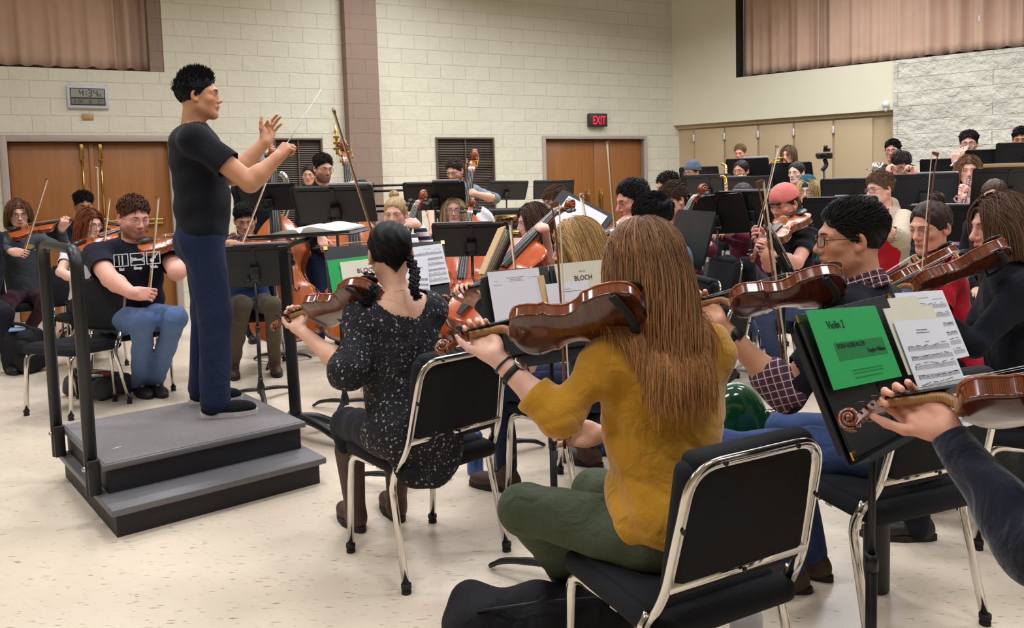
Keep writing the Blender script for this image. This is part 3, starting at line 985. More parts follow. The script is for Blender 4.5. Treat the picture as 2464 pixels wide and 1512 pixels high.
    for k, (p, r_) in enumerate(zip(sp, rr)):
        u = k / K
        d = np.array([p[1] - cx[1], p[2] - cx[2]]); d /= np.linalg.norm(d) + 1e-9
        wx = wsc * (1.0 + 1.1 * u)
        for sx_, q_ in ((-1, .55), (1, .55), (1, -.55), (-1, -.55)):
            V.append((sx_ * wx, p[1] + d[0] * r_ * q_, p[2] + d[1] * r_ * q_))
    m.add(V, [[4 * i + k, 4 * i + (k + 1) % 4, 4 * i + 4 + (k + 1) % 4, 4 * i + 4 + k] for i in range(K) for k in range(4)], 1, True)
    m.lathe([(.0045 * S ** .9, -.0155 * S ** .9), (.0045 * S ** .9, .0155 * S ** .9)], cx, roty(PI / 2), 12, 1)
    m.box((0, cs[-1][1] + .002 * S, cs[-1][2] - .004 * S), (.014 * S ** .85, .016 * S, .012 * S), bevel=.002, mi=1)
    SCR = wood(key + '_scroll_wood', tuple(int(v * .62) for v in var[0]), tuple(int(v * .85) for v in var[1]), 0.25, 0.6, (3 / S, 18 / S, 3 / S), 3.0, 2.0, 'Y')
    m.build('neck', [NECKW, SCR, EBONY], t)
    # fingerboard
    m = MB(); fb = P['fb']; zf = zt + .0115 * S ** .7
    y1 = L + nl; ya = y1 - fb
    sl = (zf + .010 * S - zf) / fb
    V = []
    for y, w_, z in ((y1, .012 * S ** .85, zf), (ya, .021 * S ** .85, zf + .013 * S)):
        for k in range(7):
            u = -1 + 2 * k / 6
            V.append((u * w_, y, z + .004 * S * (1 - u * u)))
        V += [(w_, y, z - .005 * S), (-w_, y, z - .005 * S)]
    Fs = [[k, (k + 1) % 9, 9 + (k + 1) % 9, 9 + k] for k in range(9)] + [list(range(9)), list(range(9, 18))]
    m.add(V, Fs, 0, False); m.build('fingerboard', EBONY, t)
    # bridge
    yb = .455 * L; zb = zt + ar + .033 * S ** .9
    m = MB(); bw = .021 * S ** .92
    m.prism([(-bw, 0), (-bw * .55, 0), (-bw * .4, bw * .4), (bw * .4, bw * .4), (bw * .55, 0), (bw, 0), (bw * .86, bw * .7), (bw, (zb - zt - ar) * .88), (bw * .4, zb - zt - ar), (-bw * .4, zb - zt - ar), (-bw, (zb - zt - ar) * .8), (-bw * .86, bw * .7)],
            -.0022 * S ** .8, .0022 * S ** .8, (0, yb, zt + ar), rotx(PI / 2))
    m.build('bridge', mat('maple_bridge', (214, 176, 120), .5), t)
    # tailpiece
    m = MB(); zt2 = zt + ar * .5 + .012 * S
    m.add([(-.009 * S ** .9, .012 * S, zt2), (.009 * S ** .9, .012 * S, zt2), (.021 * S ** .9, .30 * L, zt2 + .012 * S), (-.021 * S ** .9, .30 * L, zt2 + .012 * S),
           (-.007 * S ** .9, .012 * S, zt2 - .005 * S), (.007 * S ** .9, .012 * S, zt2 - .005 * S), (.017 * S ** .9, .30 * L, zt2 + .004 * S), (-.017 * S ** .9, .30 * L, zt2 + .004 * S)],
          [[0, 1, 2, 3], [7, 6, 5, 4], [0, 4, 5, 1], [1, 5, 6, 2], [2, 6, 7, 3], [3, 7, 4, 0]], 0, False)
    m.build('tailpiece', EBONY, t)
    # strings
    m = MB()
    for k in range(4):
        u = -1 + 2 * k / 3
        m.tube([(u * .014 * S ** .9, .30 * L, zt2 + .012 * S), (u * .0165 * S ** .9, yb, zb + .001 - .004 * S * u * u), (u * .0075 * S ** .85, y1, zf + .0055 * S - .002 * S * u * u), (u * .004 * S ** .85, y1 + pb * .3, zf - .006 * S)], .0005 * S ** .6 if S < 1.5 else .0014, 4)
    m.build('strings', STEEL, t)
    for k in range(4):
        m = MB(); s = 1 if k % 2 else -1
        yy = y0 + pb * (.12 + .11 * k); u = (.12 + .11 * k) / .56
        zz = zt + .002 * S - .034 * S * u * u * .85
        if kind == 'bass':
            m.tube([(0, yy, zz), (s * .05, yy, zz)], .006, 8); m.tube([(s * .05, yy, zz - .03), (s * .05, yy, zz + .03)], .004, 6)
            m.box((s * .055, yy, zz + .035), (.006, .05, .03), bevel=.002); m.lathe([(.02, -.004), (.02, .004)], (s * .03, yy, zz - .02), roty(PI / 2), 12)
            m.build('tuning_machine', BRASS, t)
        else:
            m.tube([(-s * .014 * S ** .85, yy, zz), (s * .021 * S ** .85, yy, zz), (s * .025 * S ** .85, yy, zz)], [.0026 * S ** .9, .0036 * S ** .9, .003 * S ** .9], 8)
            m.ball((s * .036 * S ** .85, yy, zz), (.010 * S ** .85, .0095 * S ** .85, .0035 * S ** .85), 8)
            m.build('tuning_peg', EBONY, t)
    if not P['endpin']:
        m = MB(); w1 = .034 * S
        m.ball((-.045 * S, .035 * S, zt + ar * .4 + .014 * S), (.032 * S, .042 * S, .009 * S), 8, R=rotz(.2))
        m.box((-.02 * S, .0, 0), (.03 * S, .008 * S, rib + .02 * S), bevel=.002)
        m.build('chin_rest', EBONY, t)
        if kind in ('violin', 'viola'):
            m = MB(); m.tube(smooth_path([(-.112 * S ** .9, .062 * S, -rib / 2 - .020), (-.03, .034 * S, -rib / 2 - .030), (.05, .038 * S, -rib / 2 - .028), (.112 * S ** .9, .068 * S, -rib / 2 - .020)], 4), .007, 8, flat=(1.7, .6), up=(0, 0, 1))
            for sx_ in (-1, 1): m.tube([(sx_ * .110 * S ** .9, .065 * S, -rib / 2 - .022), (sx_ * (.100 * S ** .9 + .002), .07 * S, -rib / 2 - .003)], .0035, 6)
            m.build('shoulder_rest', RUBBER, t)
    else:
        m = MB(); m.lathe([(.02, -.03), (.02, 0.0)], (0, -.0, 0), rotx(PI / 2) @ np.eye(3), 12); m.tube([(0, 0, 0), (0, -P['endpin'], 0)], .006, 8)
        m.build('endpin', STEEL, t)
    return t


FID = {}


def frame_matrix(p0, p1, normal, lenscale=1.0):
    y = np.asarray(p1, float) - np.asarray(p0, float); y /= np.linalg.norm(y)
    n = np.asarray(normal, float); n = n - y * np.dot(n, y); n /= np.linalg.norm(n)
    x = np.cross(y, n)
    return Matrix(((x[0], y[0], n[0], p0[0]), (x[1], y[1], n[1], p0[1]), (x[2], y[2], n[2], p0[2]), (0, 0, 0, 1)))


def fiddle(kind, p0, p1, normal, label, group, scale=None):
    """p0: bottom end of the body, p1: point the scroll aims at"""
    if kind in FID: f = copy_tree(FID[kind])
    else: f = FID[kind] = make_fiddle(kind)
    M_ = frame_matrix(p0, p1, normal)
    if scale: M_ = M_ @ Matrix.Scale(scale, 4)
    f.matrix_world = M_
    tag(f, label, kind if kind != 'bass' else 'double bass', group)
    if kind == 'bass': f.name = 'double_bass'
    return M_


BOW_WOOD = wood('pernambuco', (96, 52, 28), (134, 80, 44), 0.3, 0.4, (4, 30, 4), 3.0, 1.5, 'Y')
BOW_HAIR = mat('bow_hair', (226, 214, 180), 0.6, 0, 0.05, 200, stretch=(40, 1, 40))
BOWS = {}


def make_bow(L):
    t = empty('bow')
    m = MB()
    pts = smooth_path([(0, 0, 0.008), (0, L * .25, .000), (0, L * .55, -.004), (0, L * .85, .000), (0, L * .975, .008)], 6)
    m.tube(pts, np.linspace(.0045, .0028, len(pts)), 8)
    m.prism([(L * .965, .010), (L * .985, .013), (L * .992, -.014), (L * .978, -.014), (L * .972, -.002)], -.004, .004, (0, 0, 0), np.array([[0, 0, 1], [1, 0, 0], [0, 1, 0]]))
    m.build('stick', BOW_WOOD, t)
    m = MB(); m.box((0, .045, -.008), (.012, .042, .019), bevel=.003); m.lathe([(.005, -.012), (.005, .006)], (0, 0, .008), rotx(PI / 2), 8)
    m.build('frog', EBONY, t)
    m = MB(); m.box((0, (L * .985 + .06) / 2, -.0145), (.0105, L * .985 - .06, .0022)); m.build('bow_hair', BOW_HAIR, t)
    return t


def bow(p0, p1, hair_dir, label, L=.745, group='bows held by string players'):
    """p0 frog end, p1 towards the tip; hair faces hair_dir"""
    p0 = np.asarray(p0, float); p1 = np.asarray(p1, float)
    if L is None: L = float(np.linalg.norm(p1 - p0))
    k = round(L, 2)
    if k in BOWS: b = copy_tree(BOWS[k])
    else: b = BOWS[k] = make_bow(k)
    b.matrix_world = frame_matrix(p0, p1, -np.asarray(hair_dir, float))
    tag(b, label, 'bow', group)
    return b


# ------------------------------------------------------------------ conductor's podium
PC = F(283, 1295); PR = F(770, 1163); PL_ = F(145, 1152)
ex_ = PR - PC; lenx = np.linalg.norm(ex_[:2]); ex_ = ex_ / np.linalg.norm(ex_)
ey_ = np.array([-ex_[1], ex_[0], 0])
podR = rotz(math.atan2(ex_[1], ex_[0]))
POD_TOP = mat('podium_carpet', (122, 115, 115), 0.9, 0, 0.08, 60, bump=0.15, bscale=400)
POD_SIDE = mat('podium_side', (30, 30, 36), 0.6, 0, 0.1, 10)
POD_TRIM = mat('podium_trim', (104, 102, 104), 0.45, 0, 0.06, 30)
pod = empty('podium', (PC[0], PC[1], 0), math.atan2(ex_[1], ex_[0])); tag(pod, 'grey carpeted two-step conductor podium with black sides', 'podium')
H1, H2 = 0.135, 0.275
PD = 1.02
m = MB(); m.box((lenx / 2, PD / 2, (H1 - .03) / 2), (lenx, PD, H1 - .03)); m.build('lower_step', POD_SIDE, pod)
m = MB(); m.box((lenx / 2 - 0.0, PD / 2 - .01, H1 - .016), (lenx + .05, PD + .05, .032), bevel=.006)
m.build('lower_tread', POD_TRIM, pod)
ux0, ux1, uy0, uy1 = -0.005, lenx + .02, 0.17, PD + .02
m = MB(); m.box(((ux0 + ux1) / 2, (uy0 + uy1) / 2, (H1 + H2 - .03) / 2), (ux1 - ux0 - .05, uy1 - uy0 - .04, H2 - H1 - .03)); m.build('upper_step', POD_SIDE, pod)
m = MB(); m.box(((ux0 + ux1) / 2, (uy0 + uy1) / 2, H2 - .016), (ux1 - ux0, uy1 - uy0, .03), bevel=.006); m.box(((ux0 + ux1) / 2, (uy0 + uy1) / 2, H2 - .002), (ux1 - ux0 - .03, uy1 - uy0 - .03, .006), mi=1)
m.build('upper_tread', [POD_TRIM, POD_TOP], pod)
# guard rail at the left end
q = lambda p: (np.linalg.inv(podR) @ (np.asarray(p) - np.array([PC[0], PC[1], 0])))
m = MB()
yA, yB, zr = uy0 + .07, uy1 - .07, 1.23
m.tube(round_path([(-.035, yA, H1 + .0), (-.035, yA, zr), (-.035, yB, zr), (-.035, yB, H1 + .0)], .10, 6), .0225, 10, flat=(1.0, 1.25))
for yy in (yA, yB):
    m.box((-.03, yy, H2 - .06), (.05, .075, .16), bevel=.004)
rl = m.build('guard_rail', BLACK_METAL, pod)
m = MB()
for yy in (yA, yB):
    m.lathe([(.012, 0), (.014, .006), (.008, .016)], (-.056, yy, H2 - .02), roty(-PI / 2), 10)
m.build('rail_bolts', STEEL, rl)
m = MB(); m.box((lenx * .12, .40, H2 + .0015), (.04, .006, .002), rotz(.2)); m.box((lenx * .93, .62, H2 + .0015), (.03, .006, .002), rotz(.3)); m.build('tape_marks', WHITE_PRINT, pod)
# ------------------------------------------------------------------ smooth bodies from blended shapes
def nrm(v):
    v = np.asarray(v, float); return v / (np.linalg.norm(v) + 1e-12)


class Blob:
    """collects rounded shapes, blends them into one continuous surface"""

    def __init__(s, res):
        s.res = res; s.p = []; s.lo = np.full(3, 1e9); s.hi = np.full(3, -1e9)

    def _ext(s, lo, hi):
        s.lo = np.minimum(s.lo, lo); s.hi = np.maximum(s.hi, hi)

    def cap(s, a, b, ra, rb=None, k=0.02, sub=False):
        rb = ra if rb is None else rb
        a = np.asarray(a, float); b = np.asarray(b, float); r = max(ra, rb)
        lo, hi = np.minimum(a, b) - r, np.maximum(a, b) + r
        if not sub: s._ext(lo, hi)
        s.p.append(('c', lo, hi, a, b, ra, rb, k, sub)); return s

    def ell(s, c, r, R=None, k=0.02, sub=False):
        c = np.asarray(c, float); r = np.asarray(r, float) * np.ones(3)
        R = np.eye(3) if R is None else np.asarray(R, float)
        e = np.sqrt(((R * r) ** 2).sum(1))
        if not sub: s._ext(c - e, c + e)
        s.p.append(('e', c - e, c + e, c, r, R, None, k, sub)); return s

    def half(s, p, n, k=0.004):
        """keep the side of the plane opposite to n"""
        s.p.append(('h', None, None, np.asarray(p, float), nrm(n), None, None, k, True)); return s

    def mesh_data(s, noise=None, clip=None):
        h = s.res
        lo = s.lo - 3 * h; n = np.ceil((s.hi + 3 * h - lo) / h).astype(int) + 1
        ax = [(lo[i] + h * np.arange(n[i])).astype(np.float32) for i in range(3)]
        Fd = np.full(tuple(n), 0.5, np.float32)
        for t, plo, phi, a, b, c, d, k, sub in s.p:
            if t == 'h':
                dist = (ax[0][:, None, None] - a[0]) * b[0] + (ax[1][None, :, None] - a[1]) * b[1] + (ax[2][None, None, :] - a[2]) * b[2]
                Fd = np.maximum(Fd, dist.astype(np.float32)); continue
            m = k + 2.5 * h
            i0 = np.clip(np.floor((plo - m - lo) / h).astype(int), 0, n); i1 = np.clip(np.ceil((phi + m - lo) / h).astype(int) + 1, 0, n)
            if (i1 <= i0).any(): continue
            sl = tuple(slice(i0[q], i1[q]) for q in range(3))
            X = ax[0][sl[0]][:, None, None]; Y = ax[1][sl[1]][None, :, None]; Z = ax[2][sl[2]][None, None, :]
            if t == 'c':
                ba = b - a; L2 = float(ba @ ba) + 1e-12
                tt = np.clip(((X - a[0]) * ba[0] + (Y - a[1]) * ba[1] + (Z - a[2]) * ba[2]) / L2, 0, 1)
                dist = np.sqrt((X - a[0] - tt * ba[0]) ** 2 + (Y - a[1] - tt * ba[1]) ** 2 + (Z - a[2] - tt * ba[2]) ** 2) - (c + (d - c) * tt)
            else:
                px, py, pz = X - a[0], Y - a[1], Z - a[2]
                R, r = c, b
                u = (px * R[0, 0] + py * R[1, 0] + pz * R[2, 0]); v = (px * R[0, 1] + py * R[1, 1] + pz * R[2, 1]); w = (px * R[0, 2] + py * R[1, 2] + pz * R[2, 2])
                k0 = np.sqrt((u / r[0]) ** 2 + (v / r[1]) ** 2 + (w / r[2]) ** 2)
                k1 = np.sqrt((u / r[0] ** 2) ** 2 + (v / r[1] ** 2) ** 2 + (w / r[2] ** 2) ** 2)
                dist = k0 * (k0 - 1) / (k1 + 1e-9)
            cur = Fd[sl]
            if sub:
                dd = -dist
                hh = np.clip(0.5 - 0.5 * (cur - dd) / k, 0, 1)
                Fd[sl] = cur + (dd - cur) * hh + k * hh * (1 - hh)
            else:
                hh = np.clip(0.5 + 0.5 * (dist - cur) / k, 0, 1)
                Fd[sl] = dist + (cur - dist) * hh - k * hh * (1 - hh)
        if noise is not None:
            Fd = Fd + noise(ax[0][:, None, None], ax[1][None, :, None], ax[2][None, None, :]).astype(np.float32)
        Fd[0], Fd[-1], Fd[:, 0], Fd[:, -1], Fd[:, :, 0], Fd[:, :, -1] = [.5] * 6
        return nets(Fd, lo, h)


def nets(Fd, lo, h):
    """surface nets: quads around the zero level of a sampled field"""
    s = Fd < 0
    c = s[:-1, :-1, :-1].astype(np.int8)
    tot = np.zeros_like(c)
    offs = [(i, j, k) for i in (0, 1) for j in (0, 1) for k in (0, 1)]
    nx, ny, nz = Fd.shape
    for i, j, k in offs: tot += s[i:nx - 1 + i, j:ny - 1 + j, k:nz - 1 + k]
    act = (tot > 0) & (tot < 8)
    I = np.argwhere(act)
    if len(I) == 0: return np.zeros((0, 3)), np.zeros((0, 4), int)
    vid = np.full(act.shape, -1, np.int64); vid[tuple(I.T)] = np.arange(len(I))
    val = {o: Fd[I[:, 0] + o[0], I[:, 1] + o[1], I[:, 2] + o[2]] for o in offs}
    acc = np.zeros((len(I), 3)); cnt = np.zeros(len(I))
    for a in range(3):
        for o in offs:
            if o[a]: continue
            e = list(o); e[a] = 1; e = tuple(e)
            f0, f1 = val[o], val[e]
            m = (f0 < 0) != (f1 < 0)
            t = np.where(m, f0 / (f0 - f1 + 1e-20), 0)
            p = np.tile(np.array(o, float), (len(I), 1)); p[:, a] = t
            acc += p * m[:, None]; cnt += m
    V = lo + (I + acc / cnt[:, None]) * h
    Q = []
    for a in range(3):
        b, c_ = [(1, 2), (2, 0), (0, 1)][a]
        sh = [slice(None)] * 3; sh2 = [slice(None)] * 3
        sh[a] = slice(0, -1); sh2[a] = slice(1, None)
        s0, s1 = s[tuple(sh)], s[tuple(sh2)]
        E = np.argwhere(s0 != s1)
        E = E[(E[:, b] > 0) & (E[:, c_] > 0) & (E[:, b] < Fd.shape[b] - 1) & (E[:, c_] < Fd.shape[c_] - 1)]
        if len(E) == 0: continue
        inside0 = s[tuple(E.T)]
        q = []
        for db, dc in ((0, 0), (1, 0), (1, 1), (0, 1)):
            e = E.copy(); e[:, b] -= 1 - db; e[:, c_] -= 1 - dc
            q.append(vid[tuple(e.T)])
        q = np.stack(q, 1)
        q[~inside0] = q[~inside0][:, ::-1]
        Q.append(q)
    return V, np.concatenate(Q)


def relax(V, Q, it=1, lam=0.5):
    """light smoothing so that no steps of the sampling show"""
    E = np.concatenate([Q[:, [0, 1]], Q[:, [1, 2]], Q[:, [2, 3]], Q[:, [3, 0]]])
    n = len(V)
    for _ in range(it):
        for l in (lam, -lam * 0.9):
            deg = np.bincount(E[:, 0], minlength=n) + np.bincount(E[:, 1], minlength=n)
            S = np.zeros((n, 3))
            for d in range(3):
                S[:, d] = np.bincount(E[:, 0], V[E[:, 1], d], n) + np.bincount(E[:, 1], V[E[:, 0], d], n)
            V = V + l * (S / np.maximum(deg, 1)[:, None] - V)
    return V


def set_col(me, C):
    a = me.color_attributes.new('Col', 'FLOAT_COLOR', 'POINT')
    a.data.foreach_set('color', np.concatenate([C, np.ones((len(C), 1))], 1).astype(np.float32).ravel())


def skin_material():
    m, nt, b = nodes_of('skin')
    at = N(nt, 'ShaderNodeAttribute', attribute_name='Col')
    tc = N(nt, 'ShaderNodeTexCoord'); nz = N(nt, 'ShaderNodeTexNoise', Scale=60.0, Detail=4.0)
    nt.links.new(tc.outputs['Object'], nz.inputs['Vector'])
    hs = N(nt, 'ShaderNodeMapRange'); hs.inputs[3].default_value = 0.93; hs.inputs[4].default_value = 1.07
    nt.links.new(nz.outputs['Fac'], hs.inputs[0])
    mx = N(nt, 'ShaderNodeVectorMath', operation='SCALE'); nt.links.new(at.outputs['Color'], mx.inputs[0]); nt.links.new(hs.outputs[0], mx.inputs['Scale'])
    nt.links.new(mx.outputs[0], b.inputs['Base Color'])
    b.inputs['Roughness'].default_value = 0.5; b.inputs['Specular IOR Level'].default_value = 0.35
    b.inputs['Subsurface Weight'].default_value = 0.12; b.inputs['Subsurface Radius'].default_value = (0.01, 0.004, 0.002); b.inputs['Subsurface Scale'].default_value = 0.5
    return m


def hair_material():
    m, nt, b = nodes_of('hair')
    at = N(nt, 'ShaderNodeAttribute', attribute_name='Col')
    nt.links.new(at.outputs['Color'], b.inputs['Base Color'])
    tc = N(nt, 'ShaderNodeTexCoord'); mp = N(nt, 'ShaderNodeMapping'); mp.inputs['Scale'].default_value = (260, 260, 40)
    nt.links.new(tc.outputs['Object'], mp.inputs[0])
    nz = N(nt, 'ShaderNodeTexNoise', Scale=1.0, Detail=3.0); nt.links.new(mp.outputs[0], nz.inputs['Vector'])
    bp = N(nt, 'ShaderNodeBump', Strength=0.35, Distance=0.004); nt.links.new(nz.outputs['Fac'], bp.inputs['Height']); nt.links.new(bp.outputs[0], b.inputs['Normal'])
    b.inputs['Roughness'].default_value = 0.5; b.inputs['Specular IOR Level'].default_value = 0.22
    return m


SKIN = skin_material(); HAIR = hair_material()
EYE_WHITE = mat('eye_white', (226, 218, 212), 0.2); IRIS = mat('iris', (48, 36, 28), 0.15); IRIS_BLUE = mat('iris_blue', (70, 90, 104), 0.15)
LASH = mat('lash', (30, 22, 20), 0.7)
GLASS_FRAME = mat('spectacle_frame', (34, 26, 26), 0.3); GLASS_WIRE = mat('spectacle_wire', (120, 108, 100), 0.25, 0.8)


def glass_mat():
    m, nt, b = nodes_of('lens_glass')
    b.inputs['Base Color'].default_value = (.95, .96, .97, 1); b.inputs['Roughness'].default_value = 0.02
    b.inputs['Alpha'].default_value = 0.10
    return m


LENS = glass_mat()


def cloth(name, rgb, rough=0.9, var=0.1, bump=0.2, fold=9.0, sheen=0.05, weave=500):
    """woven cloth: soft folds and a fine weave in the bump"""
    if name in MATS: return MATS[name]
    m, nt, b = nodes_of(name)
    c = lin(rgb)
    tc = N(nt, 'ShaderNodeTexCoord')
    n1 = N(nt, 'ShaderNodeTexNoise', Scale=fold, Detail=3.0, Distortion=1.2); n2 = N(nt, 'ShaderNodeTexNoise', Scale=weave, Detail=2.0)
    nt.links.new(tc.outputs['Object'], n1.inputs['Vector']); nt.links.new(tc.outputs['Object'], n2.inputs['Vector'])
    rp = N(nt, 'ShaderNodeValToRGB')
    rp.color_ramp.elements[0].position = .3; rp.color_ramp.elements[1].position = .7
    rp.color_ramp.elements[0].color = (*[v * (1 - var) for v in c], 1); rp.color_ramp.elements[1].color = (*[min(1, v * (1 + var)) for v in c], 1)
    nt.links.new(n2.outputs['Fac'], rp.inputs[0]); nt.links.new(rp.outputs[0], b.inputs['Base Color'])
    b1 = N(nt, 'ShaderNodeBump', Strength=bump * 1.6, Distance=0.03); b2 = N(nt, 'ShaderNodeBump', Strength=bump, Distance=0.002)
    nt.links.new(n1.outputs['Fac'], b1.inputs['Height']); nt.links.new(n2.outputs['Fac'], b2.inputs['Height'])
    nt.links.new(b1.outputs[0], b2.inputs['Normal']); nt.links.new(b2.outputs[0], b.inputs['Normal'])
    b.inputs['Roughness'].default_value = rough; b.inputs['Sheen Weight'].default_value = sheen
    b.inputs['Specular IOR Level'].default_value = 0.2
    MATS[name] = m
    return m


def plaid_material(name='plaid_cloth'):
    m, nt, b = nodes_of(name)
    tc = N(nt, 'ShaderNodeTexCoord')
    mp = N(nt, 'ShaderNodeMapping'); mp.inputs['Rotation'].default_value = (0.3, 0.2, 0.5)
    nt.links.new(tc.outputs['Object'], mp.inputs[0])
    sep = N(nt, 'ShaderNodeSeparateXYZ'); nt.links.new(mp.outputs[0], sep.inputs[0])

    def band(out, freq, lo, off=0.0):
        a = N(nt, 'ShaderNodeMath', operation='MULTIPLY_ADD'); a.inputs[1].default_value = freq; a.inputs[2].default_value = off
        nt.links.new(out, a.inputs[0])
        f = N(nt, 'ShaderNodeMath', operation='FRACT'); nt.links.new(a.outputs[0], f.inputs[0])
        g = N(nt, 'ShaderNodeMath', operation='GREATER_THAN'); g.inputs[1].default_value = lo; nt.links.new(f.outputs[0], g.inputs[0])
        return g.outputs[0]
    cur = None
    base = (*lin((52, 50, 62)), 1)
    for out, freq, lo, off, col in ((sep.outputs['X'], 42, .5, 0, (110, 44, 62)), (sep.outputs['Z'], 42, .5, .2, (92, 40, 56)), (sep.outputs['X'], 42, .88, .25, (206, 196, 196)), (sep.outputs['Z'], 42, .88, .5, (196, 188, 190))):
        mx = N(nt, 'ShaderNodeMix', data_type='RGBA')
        nt.links.new(band(out, freq, lo, off), mx.inputs[0])
        if cur is None: mx.inputs[6].default_value = base
        else: nt.links.new(cur, mx.inputs[6])
        mx.inputs[7].default_value = (*lin(col), 1); cur = mx.outputs[2]
    nt.links.new(cur, b.inputs['Base Color']); b.inputs['Roughness'].default_value = .9
    return m


def floral_material():
    m, nt, b = nodes_of('floral_blouse')
    tc = N(nt, 'ShaderNodeTexCoord')
    cur = None
    nz = N(nt, 'ShaderNodeTexNoise', Scale=130.0, Detail=2.0); nt.links.new(tc.outputs['Object'], nz.inputs['Vector'])
    ad = N(nt, 'ShaderNodeMix', data_type='RGBA', blend_type='LINEAR_LIGHT'); ad.inputs[0].default_value = 0.008
    nt.links.new(tc.outputs['Object'], ad.inputs[6]); nt.links.new(nz.outputs['Color'], ad.inputs[7])
    for sc, lo, hi, col, gate in ((62, .24, .30, (176, 170, 174), .50), (110, .22, .28, (140, 134, 138), .56)):
        v = N(nt, 'ShaderNodeTexVoronoi', Scale=float(sc)); nt.links.new(ad.outputs[2], v.inputs['Vector'])
        mr = N(nt, 'ShaderNodeMapRange'); mr.inputs[1].default_value = hi; mr.inputs[2].default_value = lo
        nt.links.new(v.outputs['Distance'], mr.inputs[0])
        sp = N(nt, 'ShaderNodeSeparateColor'); nt.links.new(v.outputs['Color'], sp.inputs[0])
        g = N(nt, 'ShaderNodeMath', operation='GREATER_THAN'); g.inputs[1].default_value = gate; nt.links.new(sp.outputs[0], g.inputs[0])
        mu = N(nt, 'ShaderNodeMath', operation='MULTIPLY'); nt.links.new(g.outputs[0], mu.inputs[0]); nt.links.new(mr.outputs[0], mu.inputs[1])
        mx = N(nt, 'ShaderNodeMix', data_type='RGBA'); nt.links.new(mu.outputs[0], mx.inputs[0])
        if cur is None: mx.inputs[6].default_value = (*lin((22, 22, 28)), 1)
        else: nt.links.new(cur, mx.inputs[6])
        mx.inputs[7].default_value = (*lin(col), 1); cur = mx.outputs[2]
    nt.links.new(cur, b.inputs['Base Color']); b.inputs['Roughness'].default_value = .85
    n1 = N(nt, 'ShaderNodeTexNoise', Scale=12.0, Detail=3.0, Distortion=1.5); nt.links.new(tc.outputs['Object'], n1.inputs['Vector'])
    b1 = N(nt, 'ShaderNodeBump', Strength=.5, Distance=0.03); nt.links.new(n1.outputs['Fac'], b1.inputs['Height']); nt.links.new(b1.outputs[0], b.inputs['Normal'])
    return m


def stripe_material():
    m, nt, b = nodes_of('striped_knit')
    tc = N(nt, 'ShaderNodeTexCoord'); sep = N(nt, 'ShaderNodeSeparateXYZ'); nt.links.new(tc.outputs['Object'], sep.inputs[0])
    a = N(nt, 'ShaderNodeMath', operation='MULTIPLY'); a.inputs[1].default_value = 17; nt.links.new(sep.outputs['Z'], a.inputs[0])
    f = N(nt, 'ShaderNodeMath', operation='FRACT'); nt.links.new(a.outputs[0], f.inputs[0])
    g = N(nt, 'ShaderNodeMath', operation='GREATER_THAN'); g.inputs[1].default_value = .55; nt.links.new(f.outputs[0], g.inputs[0])
    mx = N(nt, 'ShaderNodeMix', data_type='RGBA'); nt.links.new(g.outputs[0], mx.inputs[0])
    mx.inputs[6].default_value = (*lin((226, 222, 220)), 1); mx.inputs[7].default_value = (*lin((40, 42, 66)), 1)
    nt.links.new(mx.outputs[2], b.inputs['Base Color']); b.inputs['Roughness'].default_value = .9
    return m


# ------------------------------------------------------------------ the head, in its own frame: x right, y forward, z up
def head_shapes(B, T, s, sex, jaw=1.0, chin=1.0, nose=1.0, eyes=True):
    """adds a head to blob B; T maps head coordinates (metres at s=1) to the body's"""
    R, o = T

    def p(x, y, z): return o + R @ (np.array([x, y, z]) * s)

    def ell(c, r, k=.02, sub=False, R2=None): B.ell(p(*c), np.array(r) * s, R if R2 is None else R @ R2, k * s, sub)

    def cap(a, b, ra, rb=None, k=.02): B.cap(p(*a), p(*b), ra * s, (rb if rb else ra) * s, k * s)
    jw = (1.0 if sex == 'm' else .92) * jaw
    ell((0, -.014, .034), (.0755, .0955, .084), .01)
    ell((0, .022, -.028), (.060 * jw, .066, .084), .035)
    for e in (-1, 1):
        cap((e * .053 * jw, -.004, -.058), (e * .020, .062, -.096), .015, .015, .035)
        ell((e * .043, .052, -.022), (.021, .020, .018), .02)
        cap((e * .010, .0845, .026), (e * .046, .066, .020), .009 if sex == 'm' else .0065, .007, .02)
    ell((0, .064, -.100), (.022 * chin, .017, .016), .025)
    cap((0, .083, .018), (0, .104 * (0.5 + .5 * nose), -.026), .0075, .0115, .012)
    ell((0, .1035, -.030), (.011, .011, .0095), .008)
    for e in (-1, 1):
        ell((e * .0125, .092, -.034), (.0085, .010, .007), .008)
        ell((e * .031, .0905, .004), (.0175, .0135, .0105), .012, True)
        ell((e * .031, .0725, .003), (.0145, .0125, .0115), .005)
    ell((0, .079, -.0585), (.024, .014, .012), .015)
    cap((-.017, .0835, -.0595), (.017, .0835, -.0595), .0058, None, .006); cap((0, .0905, -.0585), (0, .0905, -.0585), .006, None, .010)
    cap((-.014, .083, -.0715), (.014, .083, -.0715), .0066, None, .006)
    B.cap(p(-.018, .0945, -.0650), p(.018, .0945, -.0650), .0016 * s, None, .004 * s, True)
    for e in (-1, 1):                                   # ears
        R2 = rotz(e * .45) @ rotx(-.15)
        ell((e * .0785, -.012, -.004), (.009, .019, .031), .008, R2=R2)
        ell((e * .0815, -.006, -.002), (.007, .0105, .018), .006, True, R2=R2)
        ell((e * .077, -.004, -.028), (.0075, .0085, .010), .008)


